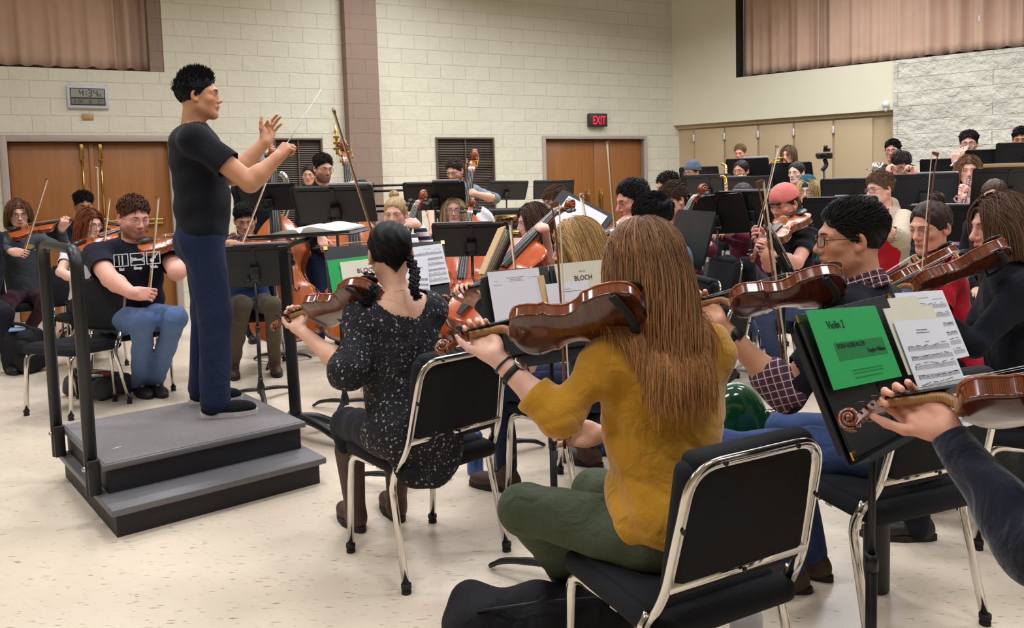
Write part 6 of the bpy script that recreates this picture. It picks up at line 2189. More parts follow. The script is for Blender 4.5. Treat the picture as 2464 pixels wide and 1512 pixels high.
# fair straight hair
v, FV = hold('violin', (1335, 668, 3.55), (1070, 718, 3.72), A3(.1, -.35, 1), 'violin held by the fair-haired player, only its neck and scroll showing', VG)
bh = bow_hand((1270, 900, 3.3), (1218, 436, 3.8), A3(-.3, .9, 0), 'bow rising past the cello neck, held by the fair-haired player', dirv(100))
i = person('fair', 'person with straight fair hair and brown boots, sharing a stand with the mustard player', (1387, 597, 3.72), 165, 150, pitch=10, sex='f', s=1.02, skin=SKIN_E, hair=dict(style='long', col=(196, 158, 104), len=.36, var=.3), shirt=DARK_OLIVE, sleeve='long', trousers=DENIM_DARK, shoes=SHOE_BROWN, boots=.09,
           L=dict(v, elbow=W(1235, 820, 3.55)), R=bh, knees={'L': W(1200, 925, 3.85), 'R': W(1290, 905, 4.05)}, feet={'L': F(1222, 1180), 'R': F(1420, 1120)}, hem=None)
chair((.25, 3.79), 140, 'black padded chair under the fair-haired player')
# black hair in two braids
v, BV = hold('violin', (912, 708, 3.10), (652, 784, 3.38), A3(.25, .62, .72), 'violin with its back towards the view, held by the player with braids', VG)
bh = bow_hand((925, 650, 3.55), (856, 432, 3.35), A3(-.3, .9, 0), 'bow pointing up above the black-haired player with braids', dirv(110))
def scoop_(B, NB, rb, tf, ta, sw):
    B.ell(NB - ta * .10 - tf * .02, np.array([.155, .075, .10]), np.stack([rb, tf, ta], 1), .05)
hB = W(938, 610, 3.22)
i = person('braids', 'person with black hair in two braids and a black floral blouse, seen from behind', (938, 612, 3.22), 112, 120, pitch=12, sex='f', skin=(226, 176, 148), hair=dict(style='pulled', col=(14, 13, 16), to=(0, -.075, -.085), var=.4, turns=6, n=2400,
           extra=[('braid', ([W(888, 660, 3.15), W(893, 690, 3.08), W(884, 720, 3.06), W(880, 745, 3.06)], .017)), ('braid', ([W(985, 620, 3.17), W(998, 655, 3.13), W(996, 690, 3.08), W(1006, 720, 3.07)], .017))]), shirt=FLORAL, sleeve='half', elbow_w=1.62,
           trousers=BLACK_PANTS, shoes=SHOE_BROWN, boots=.26, scoop=scoop_, L=dict(v, elbow=W(835, 890, 3.02)), R=bh, knees={'L': W(835, 1020, 3.5), 'R': W(960, 1010, 3.55)}, feet={'L': F(858, 1270), 'R': F(955, 1245)},
           hem=lambda B, tp, TR, s, wide: (B.ell(tp(0, -.02, .02), np.array([.185, .150, .12]), TR, .05), B.ell(tp(.03, -.10, -.16), np.array([.15, .035, .13]), TR, .05)))
BRAIDS = i
chair((-.384, 3.226), 132, 'black padded chair under the player with braids, its chrome back towards the view')
m = MB(); nb_ = i['NB']; pts = []
for k in range(28):
    a = 2 * PI * k / 28; pts.append(nb_ + i['rb'] * .066 * math.cos(a) + i['tf'] * (.062 * math.sin(a) + .004) + i['ta'] * (-.004 - .016 * math.sin(a)) - i['org'])
m.tube(pts, .0012, 5, closed=True); m.build('necklace', BRASS, i['root'])

# mustard sweater
def mustard_folds(X, Y, Z, tp, SHs, arms):
    o = tp(0, -.1, .3); r = tp(1, 0, 0) - tp(0, 0, 0)
    u = (X - o[0]) * r[0] + (Y - o[1]) * r[1] + (Z - o[2]) * r[2]; z = Z - o[2] + 0 * u
    w1 = np.exp(-((z + .02) / .16) ** 2)
    g = np.abs(np.sin(34 * (z * .86 + u * .52) + 1.2 * np.sin(u * 16) + .4)); f = -.0075 * (1 - g) ** 2.2 * w1
    el = arms['L']['el']; ax_ = nrm(arms['L']['w'] - el); t = (X - el[0]) * ax_[0] + (Y - el[1]) * ax_[1] + (Z - el[2]) * ax_[2]
    d2 = (X - el[0]) ** 2 + (Y - el[1]) ** 2 + (Z - el[2]) ** 2
    f = f - .0075 * (1 - np.abs(np.sin(52 * t + 9 * (X - el[0]) + 1.5 * np.sin(40 * (Z - el[2]))))) ** 2 * np.exp(-d2 / .012)
    return -f


v, MV = hold('violin', (1532, 748, 2.12), (1050, 835, 2.26), A3(.10, .72, .66), 'violin held across the shoulder of the player in mustard, its back facing the view', VG, mid=.62)
bh = bow_hand((1365, 1075, 2.45), (1334, 492, 2.55), A3(.95, .2, 0), 'bow crossing the sheet with large lettering, held upright by the player in mustard', dirv(150), elbow=None)
i = person('mustard', 'person with long auburn hair in a mustard sweater and olive trousers, seen from behind', (1548, 648, 2.26), 118, 112, pitch=8, sex='f', s=1.03, skin=SKIN_E, hair=dict(style='long', col=(140, 102, 72), len=.375, wave=.30, var=.30, n=7500, r=.0015, tips=(196, 140, 84)), shirt=MUSTARD, folds=1.3, xfold=mustard_folds, sleeve='three', trousers=OLIVE, shoes=SHOE_BLACK,
           boots=.2, wide=1.08, L=dict(v, elbow=W(1345, 1005, 2.12)), R=dict(bh, elbow=W(1690, 1040, 2.35)), knees={'L': W(1262, 1225, 2.32), 'R': W(1430, 1180, 2.70)}, feet={'L': F(1400, 1480), 'R': F(1478, 1465)}, elbow_w=1.12,
           hem=lambda B, tp, TR, s, wide: B.ell(tp(0, -.015, .09), np.array([.190, .155, .105]), TR, .05))
MUST = i
chair((.405, 2.10), 118, 'large black padded chair in front, under the player in mustard')
band(i, 'L', .035, .0275, .006, BLACK_METAL, 'wristband')
w_, c_, ax_, x_, y_ = band(i, 'L', .068, .0295, .017, RUBBER, 'watch')
m = MB(); dq = nrm(A3(.5, -.2, .85) - ax_ * np.dot(A3(.5, -.2, .85), ax_)); fq = np.stack([np.cross(dq, ax_), ax_, dq], 1); m.lathe([(.018, -.003), (.019, .004), (.016, .007)], c_ + dq * .033, fq, 20); m.build('watch_case', STEEL, w_)

# plaid collar
v, PV = hold('violin', (2030, 680, 2.66), (1590, 762, 2.80), A3(.05, .60, .78), 'violin held by the player with a plaid collar, dark back and glossy ribs', VG, mid=.6)
bh = bow_hand((1893, 935, 2.9), (1826, 425, 2.85), A3(.95, .2, 0), 'bow of the player with a plaid collar, upright before the pink cap', dirv(190))
i = person('plaid', 'dark-haired person with glasses, a black sweater and a plaid collar, playing violin in profile', (2046, 577, 2.83), 171, 140, pitch=2, skin=(212, 154, 122), hair=dict(style='side', col=(34, 29, 29), len=.058, vol=1.0, n=5500), shirt=BLACK_KNIT, sleeve='half', trousers=DENIM, shoes=SHOE_BROWN, boots=.05, glasses='dark',
           s=1.05, L=dict(v, elbow=W(1890, 945, 2.72)), R=dict(bh, elbow=W(2150, 930, 2.95)), knees={'L': W(1745, 1085, 2.92), 'R': W(1890, 1035, 3.2)}, feet={'L': F(1898, 1420), 'R': F(1955, 1385)}, arms_r=1.0, elbow_w=1.15, jaw=1.06)
PLD = i
chair((1.19, 2.70), 112, 'black padded chair under the player with a plaid collar')
NB = i['NB']; TRp = i['TR']
B = Blob(.005)
for k in range(24):
    a0, a1 = 2 * PI * k / 24 + .25, 2 * PI * (k + 1) / 24 + .25
    if math.sin(a0) > .93: continue
    f_ = lambda a: NB + i['rb'] * .070 * math.cos(a) + i['tf'] * (.066 * math.sin(a) + .004) + i['ta'] * (.040 - .016 * math.sin(a))
    g_ = lambda a: NB + i['rb'] * .096 * math.cos(a) + i['tf'] * (.088 * math.sin(a) + .002) + i['ta'] * (-.004 - .018 * math.sin(a))
    for t in (0, .33, .66, 1): B.cap(f_(a0) * (1 - t) + g_(a0) * t, f_(a1) * (1 - t) + g_(a1) * t, .0065, .0065, .004)
V, Q = B.mesh_data(); V = relax(V, Q, 1); mkobj('collar', raw_mesh('collar', V - i['org'], Q), PLAID, i['root'])
a = i['arms']['L']; ax_ = nrm(a['w'] - a['el']); B = Blob(.007); B.cap(a['el'] + ax_ * .005, a['el'] + ax_ * .07, .070, .066, .01)
V, Q = B.mesh_data(noise=lambda X, Y, Z: .004 * np.sin(X * 60 + Z * 50) * np.sin(Y * 70)); V = relax(V, Q, 1)
mkobj('cuff', raw_mesh('cuff', V - i['org'], Q), PLAID, i['root'])
B = Blob(.009); B.ell(i['tp'](0, -.03, -.06), np.array([.175, .145, .085]), i['TR'], .03); V, Q = B.mesh_data(noise=lambda X, Y, Z: .004 * np.sin(X * 50 + Z * 30) * np.sin(Y * 40)); V = relax(V, Q, 1)
mkobj('shirt_tail', raw_mesh('shirt_tail', V - i['org'], Q), PLAID, i['root'])
w_, c_, ax_, x_, y_ = band(i, 'L', .062, .0300, .024, RUBBER, 'watch')
m = MB(); dq = nrm(A3(.3, -.75, .55) - ax_ * np.dot(A3(.3, -.75, .55), ax_)); fq = np.stack([np.cross(dq, ax_), ax_, dq], 1); m.box(c_ + dq * .034, (.034, .040, .009), fq, bevel=.004); m.build('watch_case', BLACK_METAL, w_)

# right side: red top with a bun, dark sweater with shoulder-length hair
v, _ = hold('violin', (2275, 618, 3.78), (2040, 730, 3.72), A3(-.25, .45, .85), 'amber violin under the chin of the player with a dark bun', VG)
i = person('redtop', 'person with a dark hair bun and a red top, playing violin', (2238, 548, 3.92), 206, 165, pitch=10, sex='f', skin=(234, 172, 148), hair=dict(style='pulled', col=(72, 52, 44), to=(0, -.085, .07), extra=[('bun', ((0, -.06, .118), .040))]), shirt=RED_TEE, trousers=BLACK_PANTS, L=v, scoop=scoop_,
           eye=(0, -.15))
seat_for(i, 'black padded chair under the player in a red top')
v, _ = hold('violin', (2400, 610, 3.12), (2075, 740, 3.20), A3(-.25, .55, .80), 'honey-coloured violin held by the player with shoulder-length hair', VG)
bh = bow_hand((2215, 800, 3.3), (2243, 470, 3.35), A3(-.9, .3, 0), 'bow crossing the face of the player with a bun', dirv(185))
i = person('shoulder', 'person in profile with shoulder-length brown hair and a black sweater, playing violin', (2403, 548, 3.28), 184, 160, pitch=4, sex='f', s=1.04, wide=1.15, skin=(232, 172, 150), hair=dict(style='long', col=(104, 76, 58), len=.22, var=.25, n=3200), shirt=BLACK_KNIT, sleeve='long', trousers=BLACK_PANTS, L=v, R=bh)
seat_for(i, 'black padded chair under the player with shoulder-length hair')

# player in a backwards pink cap
v, _ = hold('viola', (1918, 522, 5.45), (1806, 622, 5.05), A3(-.55, -.5, .75), 'viola held by the player in a pink cap, scroll towards the view', VG)
bh = bow_hand((1816, 578, 5.2), (1862, 384, 5.45), A3(.9, .3, 0), 'bow held by the player in a pink cap', dirv(200) * .8 + U * .2)
i = person('cap', 'person in a backwards pink cap and black T-shirt, playing viola', (1886, 492, 5.55), 214, 205, pitch=16, skin=(230, 170, 146), hair=dict(style='short', col=(60, 40, 32), len=.015, vol=.1), shirt=BLACK_TEE, trousers=DENIM, L=v, R=dict(bh, elbow=W(1850, 640, 5.5)), jaw=1.02,
           knees={'L': W(1830, 735, 5.3), 'R': W(1772, 745, 5.9)}, feet={'L': F(1870, 905), 'R': F(1838, 852)})
seat_for(i, 'black padded chair under the player in a pink cap')
o, p = hat(i, 'cap', cloth('pink_cap', (226, 128, 120), .9, .05, .2), .0, 'cap')
B = Blob(.006); B.ell(p(0, .085, .040), np.array([.05, .035, .012]) * i['hz'], i['RH'], .01); V, Q = B.mesh_data(); mkobj('strap', raw_mesh('strap', V - i['org'], Q), cloth('cap_strap', (84, 60, 58)), o)

# ================================================================== winds and brass at the right, on the risers
def row(key, label, head, face, floor, **kw):
    kw.setdefault('trousers', BLACK_PANTS)
    i = person(key, label, head, face, kw.pop('body', face), floor=floor, **kw)
    seat_for(i, 'black padded chair under the ' + kw.get('who', label.split(' ', 2)[2]) if False else CHAIRLAB[key], floor=floor)
    return i


CHAIRLAB = dict(hoodie='black padded chair under the player in a maroon hoodie', knit='black padded chair behind a stand, under the player in a knitted hat', specs='black padded chair under the player with hair tied back and clear glasses',
                horn='black padded chair under the player with the french horn', back2='black padded chair under the fair player against the tan doors', tied='black padded chair under the pale player with dark tied hair', teal2='black padded chair under the player in a teal beanie',
                cardi='black padded chair under the player in a beige cardigan', dark3='black padded chair under the player in a dark sweater against the tan doors', ears='black padded chair under the player holding both ears', flute='black padded chair under the curly-haired flutist',
                clar='black padded chair under the clarinettist in pink', edge7='black padded chair at the right edge against the pale blocks', brow8='black padded chair under the player whose forehead alone shows')
HOOD = cloth('maroon_hoodie', (96, 34, 54), .95, .1, .3, 8)
i = row('hoodie', 'person in a maroon hoodie with pale lettering, face hidden behind a stand', (1786, 478, 6.9), 225, 0.0, body=235, pitch=14, sex='f', skin=SKIN_C, hair=dict(style='pulled', col=(52, 40, 38), to=(0, -.1, -.02)), shirt=HOOD, sleeve='long', glasses='dark', hood=True, shoes=SHOE_WHITE,
        L=dict(wrist=W(1760, 560, 6.55), d=dirv(200), n=-U, pose='relax'), R=dict(wrist=W(1722, 566, 6.6), d=dirv(180), n=-U, pose='relax', elbow=W(1790, 590, 6.8)), knees={'R': W(1752, 635, 6.3), 'L': W(1795, 640, 6.2)}, feet={'R': F(1742, 900), 'L': F(1840, 850)})
HOODIE = i
i = row('knit', 'person in a grey knitted hat and dark glasses behind two black stands', (1665, 416, 9.8), 215, .2, pitch=6, skin=SKIN_D, hair=dict(style='short', col=(40, 32, 30), len=.02, vol=.1), shirt=BLACK_KNIT, sleeve='long', glasses='dark')
hat(i, 'beanie', cloth('slate_beanie', (84, 94, 108), .95, .25, .5), -.005, 'beanie')
i = row('specs', 'person with dark hair tied back and clear glasses behind a black stand', (1783, 412, 9.6), 225, .2, pitch=4, sex='f', skin=SKIN_C, hair=dict(style='pulled', col=(44, 36, 36), to=(0, -.1, .02)), shirt=BLACK_KNIT, sleeve='long', glasses='wire')
i = row('back2', 'fair-haired person at the top of the risers, against the tan doors', (1781, 369, 12.3), 235, .42, pitch=10, skin=(226, 156, 138), hair=dict(style='side', col=(136, 106, 72), len=.035), shirt=BLACK_KNIT, sleeve='long')
i = row('horn', 'long-haired person in dark green playing a french horn against the tan doors', (1897, 374, 11.0), 225, .42, pitch=4, sex='f', skin=SKIN_A, hair=dict(style='long', col=(112, 86, 66), len=.16), shirt=GREEN_DK, sleeve='long')
HORNP = i
i = row('tied', 'pale person with dark tied hair between the horn player and a teal beanie', (1916, 416, 9.3), 222, .2, pitch=4, sex='f', skin=(234, 190, 172), hair=dict(style='pulled', col=(56, 44, 42), to=(0, -.08, .06)), shirt=BLACK_KNIT, sleeve='long')
i = row('teal2', 'person in a teal beanie with glasses and fair hair', (1942, 460, 7.9), 240, 0.0, pitch=4, sex='f', skin=(236, 188, 170), hair=dict(style='long', col=(196, 164, 116), len=.2), shirt=GREEN_DK, sleeve='long', glasses='dark')
hat(i, 'beanie', cloth('teal_beanie', (28, 74, 84), .95, .12, .5), -.002, 'beanie')
i = row('cardi', 'person with glasses in a red T-shirt under a beige cardigan', (2117, 456, 6.35), 196, 0.0, body=200, pitch=4, skin=(232, 176, 152), hair=dict(style='fringe', col=(118, 92, 70), len=.03, vol=1.15), shirt=RED_TEE, glasses='dark', trousers=DENIM_LIGHT, wide=1.02,
        R=dict(wrist=W(2098, 560, 5.75), d=dirv(190) * .8 + U * .5, n=-U, pose='relax'), L=dict(wrist=W(2120, 545, 5.6), d=dirv(190) * .8 + U * .5, n=-U, pose='relax', elbow=W(2165, 575, 5.7)))
CARDI = i
i = row('dark3', 'dark-haired person with glasses in a dark sweater at the edge of the tan doors', (2148, 363, 9.6), 232, .42, pitch=4, skin=(220, 160, 136), hair=dict(style='short', col=(22, 20, 22), len=.025), shirt=BLACK_KNIT, sleeve='long', glasses='dark', R=dict(wrist=W(2128, 416, 9.1), d=dirv(220) * .8 + U * .4, n=dirv(130), pose='wrap'))
eL, eR = W(2192, 404, 7.9), W(2138, 402, 7.95)
i = row('ears', 'person with bowed head and glasses pressing both hands to the ears', (2168, 398, 8.2), 262, .2, pitch=24, skin=(230, 172, 150), hair=dict(style='fringe', col=(52, 44, 42), len=.04, vol=1.3), shirt=BLACK_KNIT, sleeve='long', glasses='dark',
        L=dict(wrist=eL + A3(.03, -.04, -.08), d=A3(-.25, .3, 1), n=A3(-1, 0, .2), pose='wrap'), R=dict(wrist=eR + A3(-.03, -.04, -.08), d=A3(.25, .3, 1), n=A3(1, 0, .2), pose='wrap'))
fl_a, fl_b = W(2336, 356, 8.45), W(2296, 388, 8.15)
i = row('flute', 'curly-haired person with glasses playing a silver flute in front of the pale blocks', (2331, 346, 8.6), 238, .42, pitch=4, skin=(226, 172, 150), hair=dict(style='curly', col=(36, 28, 28), len=.045, vol=1.3), shirt=GREY_SHIRT, sleeve='half', glasses='dark',
        R=dict(wrist=W(2300, 394, 8.2), d=U, n=A3(.4, .8, 0), pose='bow'), L=dict(wrist=W(2318, 385, 8.35), d=U, n=A3(.4, .8, 0), pose='bow'))
i = row('clar', 'long-haired person in a pink T-shirt playing a clarinet', (2331, 410, 7.2), 244, .2, pitch=6, sex='f', wide=1.15, jaw=1.12, skin=(236, 178, 160), hair=dict(style='long', col=(122, 88, 64), len=.24), shirt=PINK_TEE, sleeve='short', lid=.4,
        R=dict(wrist=W(2322, 490, 6.85), d=A3(-.3, -.4, .5), n=A3(-.5, .5, .2), pose='wrap'), L=dict(wrist=W(2335, 468, 6.9), d=A3(-.5, -.3, .3), n=A3(-.3, .6, .2), pose='wrap'))
i = row('edge7', 'dark-haired flutist cut off by the right edge of the view', (2458, 336, 8.6), 232, .42, pitch=10, skin=SKIN_C, hair=dict(style='short', col=(26, 22, 24), len=.03), shirt=BLACK_KNIT, sleeve='long',
        R=dict(wrist=W(2432, 398, 8.2), d=U, n=A3(.4, .8, 0), pose='bow'), L=dict(wrist=W(2446, 390, 8.3), d=U, n=A3(.4, .8, 0), pose='bow'))
i = row('brow8', 'brown-haired person of whom only the forehead shows above the shoulder-length hair', (2392, 474, 6.0), 230, 0.0, pitch=10, sex='f', skin=SKIN_E, hair=dict(style='pulled', col=(82, 60, 48), to=(0, -.1, .02)), shirt=BLACK_KNIT, sleeve='long')

# the neighbour at the lower right: hand, sleeve and scroll in view
v, NV = hold('violin', (2580, 952, 1.42), (2080, 1000, 1.62), A3(.05, .62, .78), 'violin entering at the lower right, scroll in front of the green cover', VG, mid=.75)
i = person('neighbour', 'person in a navy sweater beyond the right edge, left arm reaching in with a violin', (2770, 640, 1.35), 150, 130, pitch=8, skin=(226, 164, 138), sex='f', s=1.04, hair=dict(style='long', col=(80, 56, 44), len=.25), shirt=NAVY_SLEEVE, sleeve='long', trousers=BLACK_PANTS,
           L=dict(v, d=nrm(NV['z'] * .62 + NV['y'] * .66 + NV['x'] * .1), elbow=W(2490, 1340, 1.36)), knees={'L': A3(1.32, 1.80, .5), 'R': A3(1.62, 1.75, .5)})
chair(i['pel'][:2], 130, 'black padded chair beyond the right edge of the view')
# ================================================================== music stands seen from behind
def st(px, py, z, face, label, tilt=43, floor=0.0, scale=1.0, roll=0.0, bt=0.0):
    if tilt == 43 and px > 1640: tilt = 22; py += 64 / z
    return stand(W(px, py, z), face, tilt, label, floor, scale, roll, base_turn=bt)


def top_sheet(M_, label, x=-.05, w=.3, mat_=PAPER, y=.17):
    """papers standing a little above the upper edge of a stand's desk"""
    return sheet(on_desk(M_, x, y - .14, .006), w, .30, mat_, label, 'papers peeping over stands')


_, M1 = st(645, 474, 6.9, 92, 'black music stand in front of the orange double bass, behind the conductor\'s elbow', tilt=43, scale=.96)
_, M2 = st(806, 492, 5.3, 92, 'wide black music stand hiding the double bass of the bassist in a hoodie', tilt=43); top_sheet(M2, 'white papers on the stand of the bassist in a black hoodie', -.12, .27)
_, M3 = st(1046, 472, 6.9, 92, 'black music stand in front of the bassist in a grey shirt, above the blond cellists', tilt=43); top_sheet(M3, 'white papers on the stand of the bassist in a grey shirt', -.10, .22)
_, M4 = st(1220, 458, 10.4, 100, 'small far black music stand to the left of the far double door', tilt=43, roll=2)
_, M5 = st(1332, 456, 10.4, 90, 'small far black music stand in front of the far double door', tilt=43)
_, M6 = st(1134, 577, 5.55, 90, 'black music stand in front of the blond cellist with glasses', tilt=43); top_sheet(M6, 'thin papers on the stand of the blond cellist with glasses', .05, .4, PAPER, .158)
_, M12 = st(612, 640, 5.75, 100, 'black music stand right behind the conductor, facing the player in olive trousers', tilt=22, bt=.4); top_sheet(M12, 'white papers on the stand right behind the conductor', -.05, .36, PAPER, .166)
_, M13 = st(165, 566, 8.7, 125, 'black music stand behind the violin of the player in a charcoal sweatshirt', tilt=24); top_sheet(M13, 'cream papers on the stand beside the charcoal sweatshirt', .02, .34, CREAM_PAPER, .17)
_, M13b = st(268, 572, 8.8, 125, 'black music stand behind the bearded player', tilt=24)
_, M14 = st(1657, 574, 4.7, 192, 'black music stand turned edge-on between the slate-blue T-shirt and the maroon shirt', tilt=16)
_, M15 = st(1684, 424, 10.6, 60, 'black music stand by the end of the block wall, behind the knitted hat', tilt=43, floor=.2)
_, M16 = st(1706, 446, 9.0, 60, 'black music stand hiding the chin of the player in a knitted hat', tilt=43)
_, M17 = st(1800, 405, 10.0, 60, 'black music stand below the fair player against the tan doors', tilt=43, floor=.42); top_sheet(M17, 'white papers on the stand of the fair player against the tan doors', -.1, .3)
_, M18 = st(1800, 452, 8.5, 62, 'black music stand in front of the player with clear glasses', tilt=43, floor=.2); top_sheet(M18, 'white papers on the stand of the player with clear glasses', .1, .2, PAPER, .158)
_, M19 = st(1806, 503, 6.2, 70, 'black music stand hiding the face of the player in a maroon hoodie', tilt=30); top_sheet(M19, 'white papers on the stand of the maroon hoodie', -.06, .36, PAPER, .157)
_, M20 = st(1724, 516, 6.3, 48, 'black music stand above the maroon sleeve', tilt=22, roll=-4)
_, M21 = st(1905, 415, 9.9, 52, 'black music stand in front of the french horn player', tilt=43, floor=.42)
_, M22 = st(2022, 512, 6.0, 62, 'black music stand between the pink cap and the beige cardigan', tilt=43); top_sheet(M22, 'white papers on the stand between the pink cap and the beige cardigan', -.12, .3, PAPER, .160)
_, M23 = st(2050, 462, 7.2, 62, 'black music stand behind the beige cardigan, below the tan doors', tilt=43); top_sheet(M23, 'white papers on the stand behind the beige cardigan', -.02, .34, PAPER, .158)
_, M24 = st(2222, 452, 6.9, 66, 'black music stand in front of the player holding both ears', tilt=43); top_sheet(M24, 'white papers on the stand of the player holding both ears', -.1, .3, PAPER, .162)
_, M25 = st(2282, 410, 8.3, 58, 'black music stand in front of the curly-haired flutist', tilt=43, floor=.42)
_, M26 = st(2392, 388, 8.2, 62, 'black music stand behind the clarinettist, below the pale blocks', tilt=43, floor=.42)
_, M27 = st(2470, 372, 7.9, 60, 'black music stand cut off by the right edge', tilt=43, floor=.42)
_, M28 = st(2428, 440, 6.3, 70, 'black music stand with a tan folder, beside the clarinettist', tilt=43)
sheet(on_desk(M28, .02, .145, .008), .33, .09, MANILA, 'tan folder along the top of the stand beside the clarinettist', name='folder', cat='folder')
_, M29 = st(2262, 528, 6.6, 68, 'large black music stand behind the dark hair bun', tilt=43); top_sheet(M29, 'white papers on the stand behind the dark hair bun', .0, .42, PAPER, .160)
_, M30 = st(1385, 528, 6.2, 245, 'black music stand turned towards the view with a white page, beside the dark scrolls', tilt=30, roll=-28)
sheet(on_desk(M30, .02, .0, .006), .38, .27, PAPER, 'tilted white page on the stand beside the dark cello scrolls')
_, M7 = st(1192, 622, 4.4, 185, 'edge-on black music stand with a thick stack of parts before the red-orange cello', tilt=26)
for k in range(4):
    sheet(on_desk(M7, .0 + .01 * k, .01 * k, .008 + .011 * k, 2 * k), .32, .27, (MANILA, CREAM_PAPER, CREAM_PAPER, MANILA)[k], ['manila folder at the bottom of the stack on the edge-on stand', 'cream part low in the stack on the edge-on stand', 'cream part high in the stack on the edge-on stand', 'manila folder on top of the stack on the edge-on stand'][k], thick=.008)
_, M31 = st(1880, 612, 4.3, -14, 'black music stand with pale parts in front of the player in a pink cap', tilt=26)


# ================================================================== stands whose music faces the view
def page_px(M_, corners, lift, material, label, **kw):
    """a rectangular page on a desk from its four sighted corners (tl, tr, br, bl)"""
    Mi = np.array(M_.inverted()); P = []
    nz = np.array([M_[i][2] for i in range(3)]); o = np.array([M_[i][3] for i in range(3)])
    for px, py in corners:
        d = _fw + (px - PPX) / FOC * _rt + (PPY - py) / FOC * _up
        t = np.dot(o - _c0, nz) / np.dot(d, nz); w = _c0 + d * t
        P.append((Mi @ np.array([*w, 1]))[:2])
    tl, tr, br, bl = P
    w = (np.linalg.norm(tr - tl) + np.linalg.norm(br - bl)) / 2; h = (np.linalg.norm(tl - bl) + np.linalg.norm(tr - br)) / 2
    e = (tr - tl) + (br - bl); rot = math.degrees(math.atan2(e[1], e[0])); c = (tl + tr + br + bl) / 4
    ink = kw.pop('ink', None); texts = kw.pop('texts', lambda w, h: ())
    return sheet(on_desk(M_, c[0], c[1], lift, rot), w, h, material, label, ink=ink(w, h) if ink else None, texts=texts(w, h), **kw)


def title_rows(w, h): return [(-.16 * w, .18 * w, .36 * h, .010 * h), (-.10 * w, .12 * w, .325 * h, .014 * h), (-.13 * w, .17 * w, .30 * h, .008 * h), (-.40 * w, -.33 * w, .32 * h, .007 * h), (.25 * w, .44 * w, .34 * h, .008 * h), (-.42 * w, -.26 * w, .25 * h, .008 * h)]


def ink_title(w, h): return print_lines(MB(), title_rows(w, h), mi=1)
def ink_music(w, h): return print_staves(print_lines(MB(), [(-.1 * w, .12 * w, .40 * h, .010 * h), (.2 * w, .42 * w, .37 * h, .008 * h)], mi=1), w, h, 6, y_top=.84, y_bot=.02, seed=5, dens=24, system=.34)
def ink_music2(w, h): return print_staves(print_lines(MB(), [(-.12 * w, .10 * w, .40 * h, .012 * h), (-.14 * w, .14 * w, .375 * h, .010 * h), (-.03 * w, .05 * w, .29 * h, .010 * h)], mi=1), w, h, 9, y_top=.78, y_bot=.02, seed=9, dens=26, system=.40)
def ink_low(w, h): return print_staves(print_lines(MB(), [(-.12 * w, .06 * w, .28 * h, .016 * h), (-.2 * w, .3 * w, .20 * h, .022 * h)], mi=1), w, h, 3, y_top=.42, y_bot=-.02, seed=12, dens=24, system=.40)


def folder(M_, c, w, h, label, mat_=None):
    t = empty('music_folder'); t.matrix_world = on_desk(M_, c[0], c[1], .004); tag(t, label, 'folder')
    for s in (-1, 1):
        m = MB(); m.box((s * w / 4, 0, .004), (w / 2 - .004, h, .004), roty(-s * .02), bevel=.001); m.box((s * w / 4, -h * .33, .007), (w / 2 - .008, h * .32, .002), roty(-s * .02)); m.build('cover', DESK_BLACK, t)
    for sx in (-1, 1):
        for sy in (-1, 1): m = MB(); m.box((sx * (w / 2 - .008), sy * (h / 2 - .008), .010), (.018, .018, .004)); m.build('corner_clip', BRASS, t)
    return t


# stand of the player in mustard
_, MM = st(1325, 762, 2.95, -62, 'black music stand shared by the fair-haired player and the player in mustard', tilt=16)
page_px(MM, [(1158, 662), (1276, 648), (1322, 776), (1195, 790)], 0.024, PAPER, 'white page with faint print on the left of the mustard player\'s stand', ink=ink_title)
folder(MM, (.02, .03), .46, .30, 'black music folder on the mustard player\'s stand')
page_px(MM, [(1284, 668), (1298, 666), (1316, 735), (1302, 738)], 0.028, MANILA, 'strip of manila folder between the white pages')
page_px(MM, [(1318, 642), (1437, 630), (1472, 720), (1345, 735)], 0.032, CREAM_PAPER, 'cream cover with the large word BLOCH on the mustard player\'s stand',
        texts=lambda w, h: [('BLOCH', .175 * h, 0.0, .04 * h, INK, 'CENTER', .92), ('~~~', .12 * h, 0, -.12 * h, INK, 'CENTER', .8)], ink=lambda w, h: print_lines(MB(), [(-.06 * w, .06 * w, .25 * h, .03 * h), (.02 * w, .30 * w, -.33 * h, .05 * h), (.06 * w, .27 * w, -.42 * h, .03 * h)], mi=1))
page_px(MM, [(1298, 690), (1395, 680), (1424, 752), (1318, 765)], 0.036, PAPER, 'white page with staves overlapping the cream cover', ink=ink_low)

# stand of the player with braids
_, MB_ = st(935, 672, 3.95, -72, 'black music stand in front of the player with braids', tilt=24)
folder(MB_, (.0, .02), .58, .31, 'black music folder with brass corner clips, in front of the player with braids')
page_px(MB_, [(783, 634), (882, 618), (905, 706), (803, 716)], 0.026, GREEN_PAPER, 'green cover in the folder in front of the player with braids', texts=lambda w, h: [('Violin 2', .13 * h, -.26 * w, .22 * h, INK, 'LEFT', .8), ('DONA', .09 * h, -.16 * w, -.1 * h, INK, 'LEFT', .9)])
page_px(MB_, [(815, 638), (912, 625), (935, 700), (830, 712)], 0.032, CREAM_PAPER, 'cream cover lettered BLOCH behind the head with braids', texts=lambda w, h: [('BLOCH', .19 * h, -.14 * w, .10 * h, INK, 'LEFT', .95), ('~~', .12 * h, .02 * w, -.14 * h, INK, 'LEFT', .8)])
page_px(MB_, [(985, 600), (1058, 592), (1083, 682), (1003, 696)], 0.028, PAPER, 'white music page right of the head with braids', ink=ink_music)
page_px(MB_, [(960, 622), (1018, 630), (1040, 702), (975, 712)], 0.032, PAPER, 'white page with staves low in the folder beside the right braid', ink=ink_low)

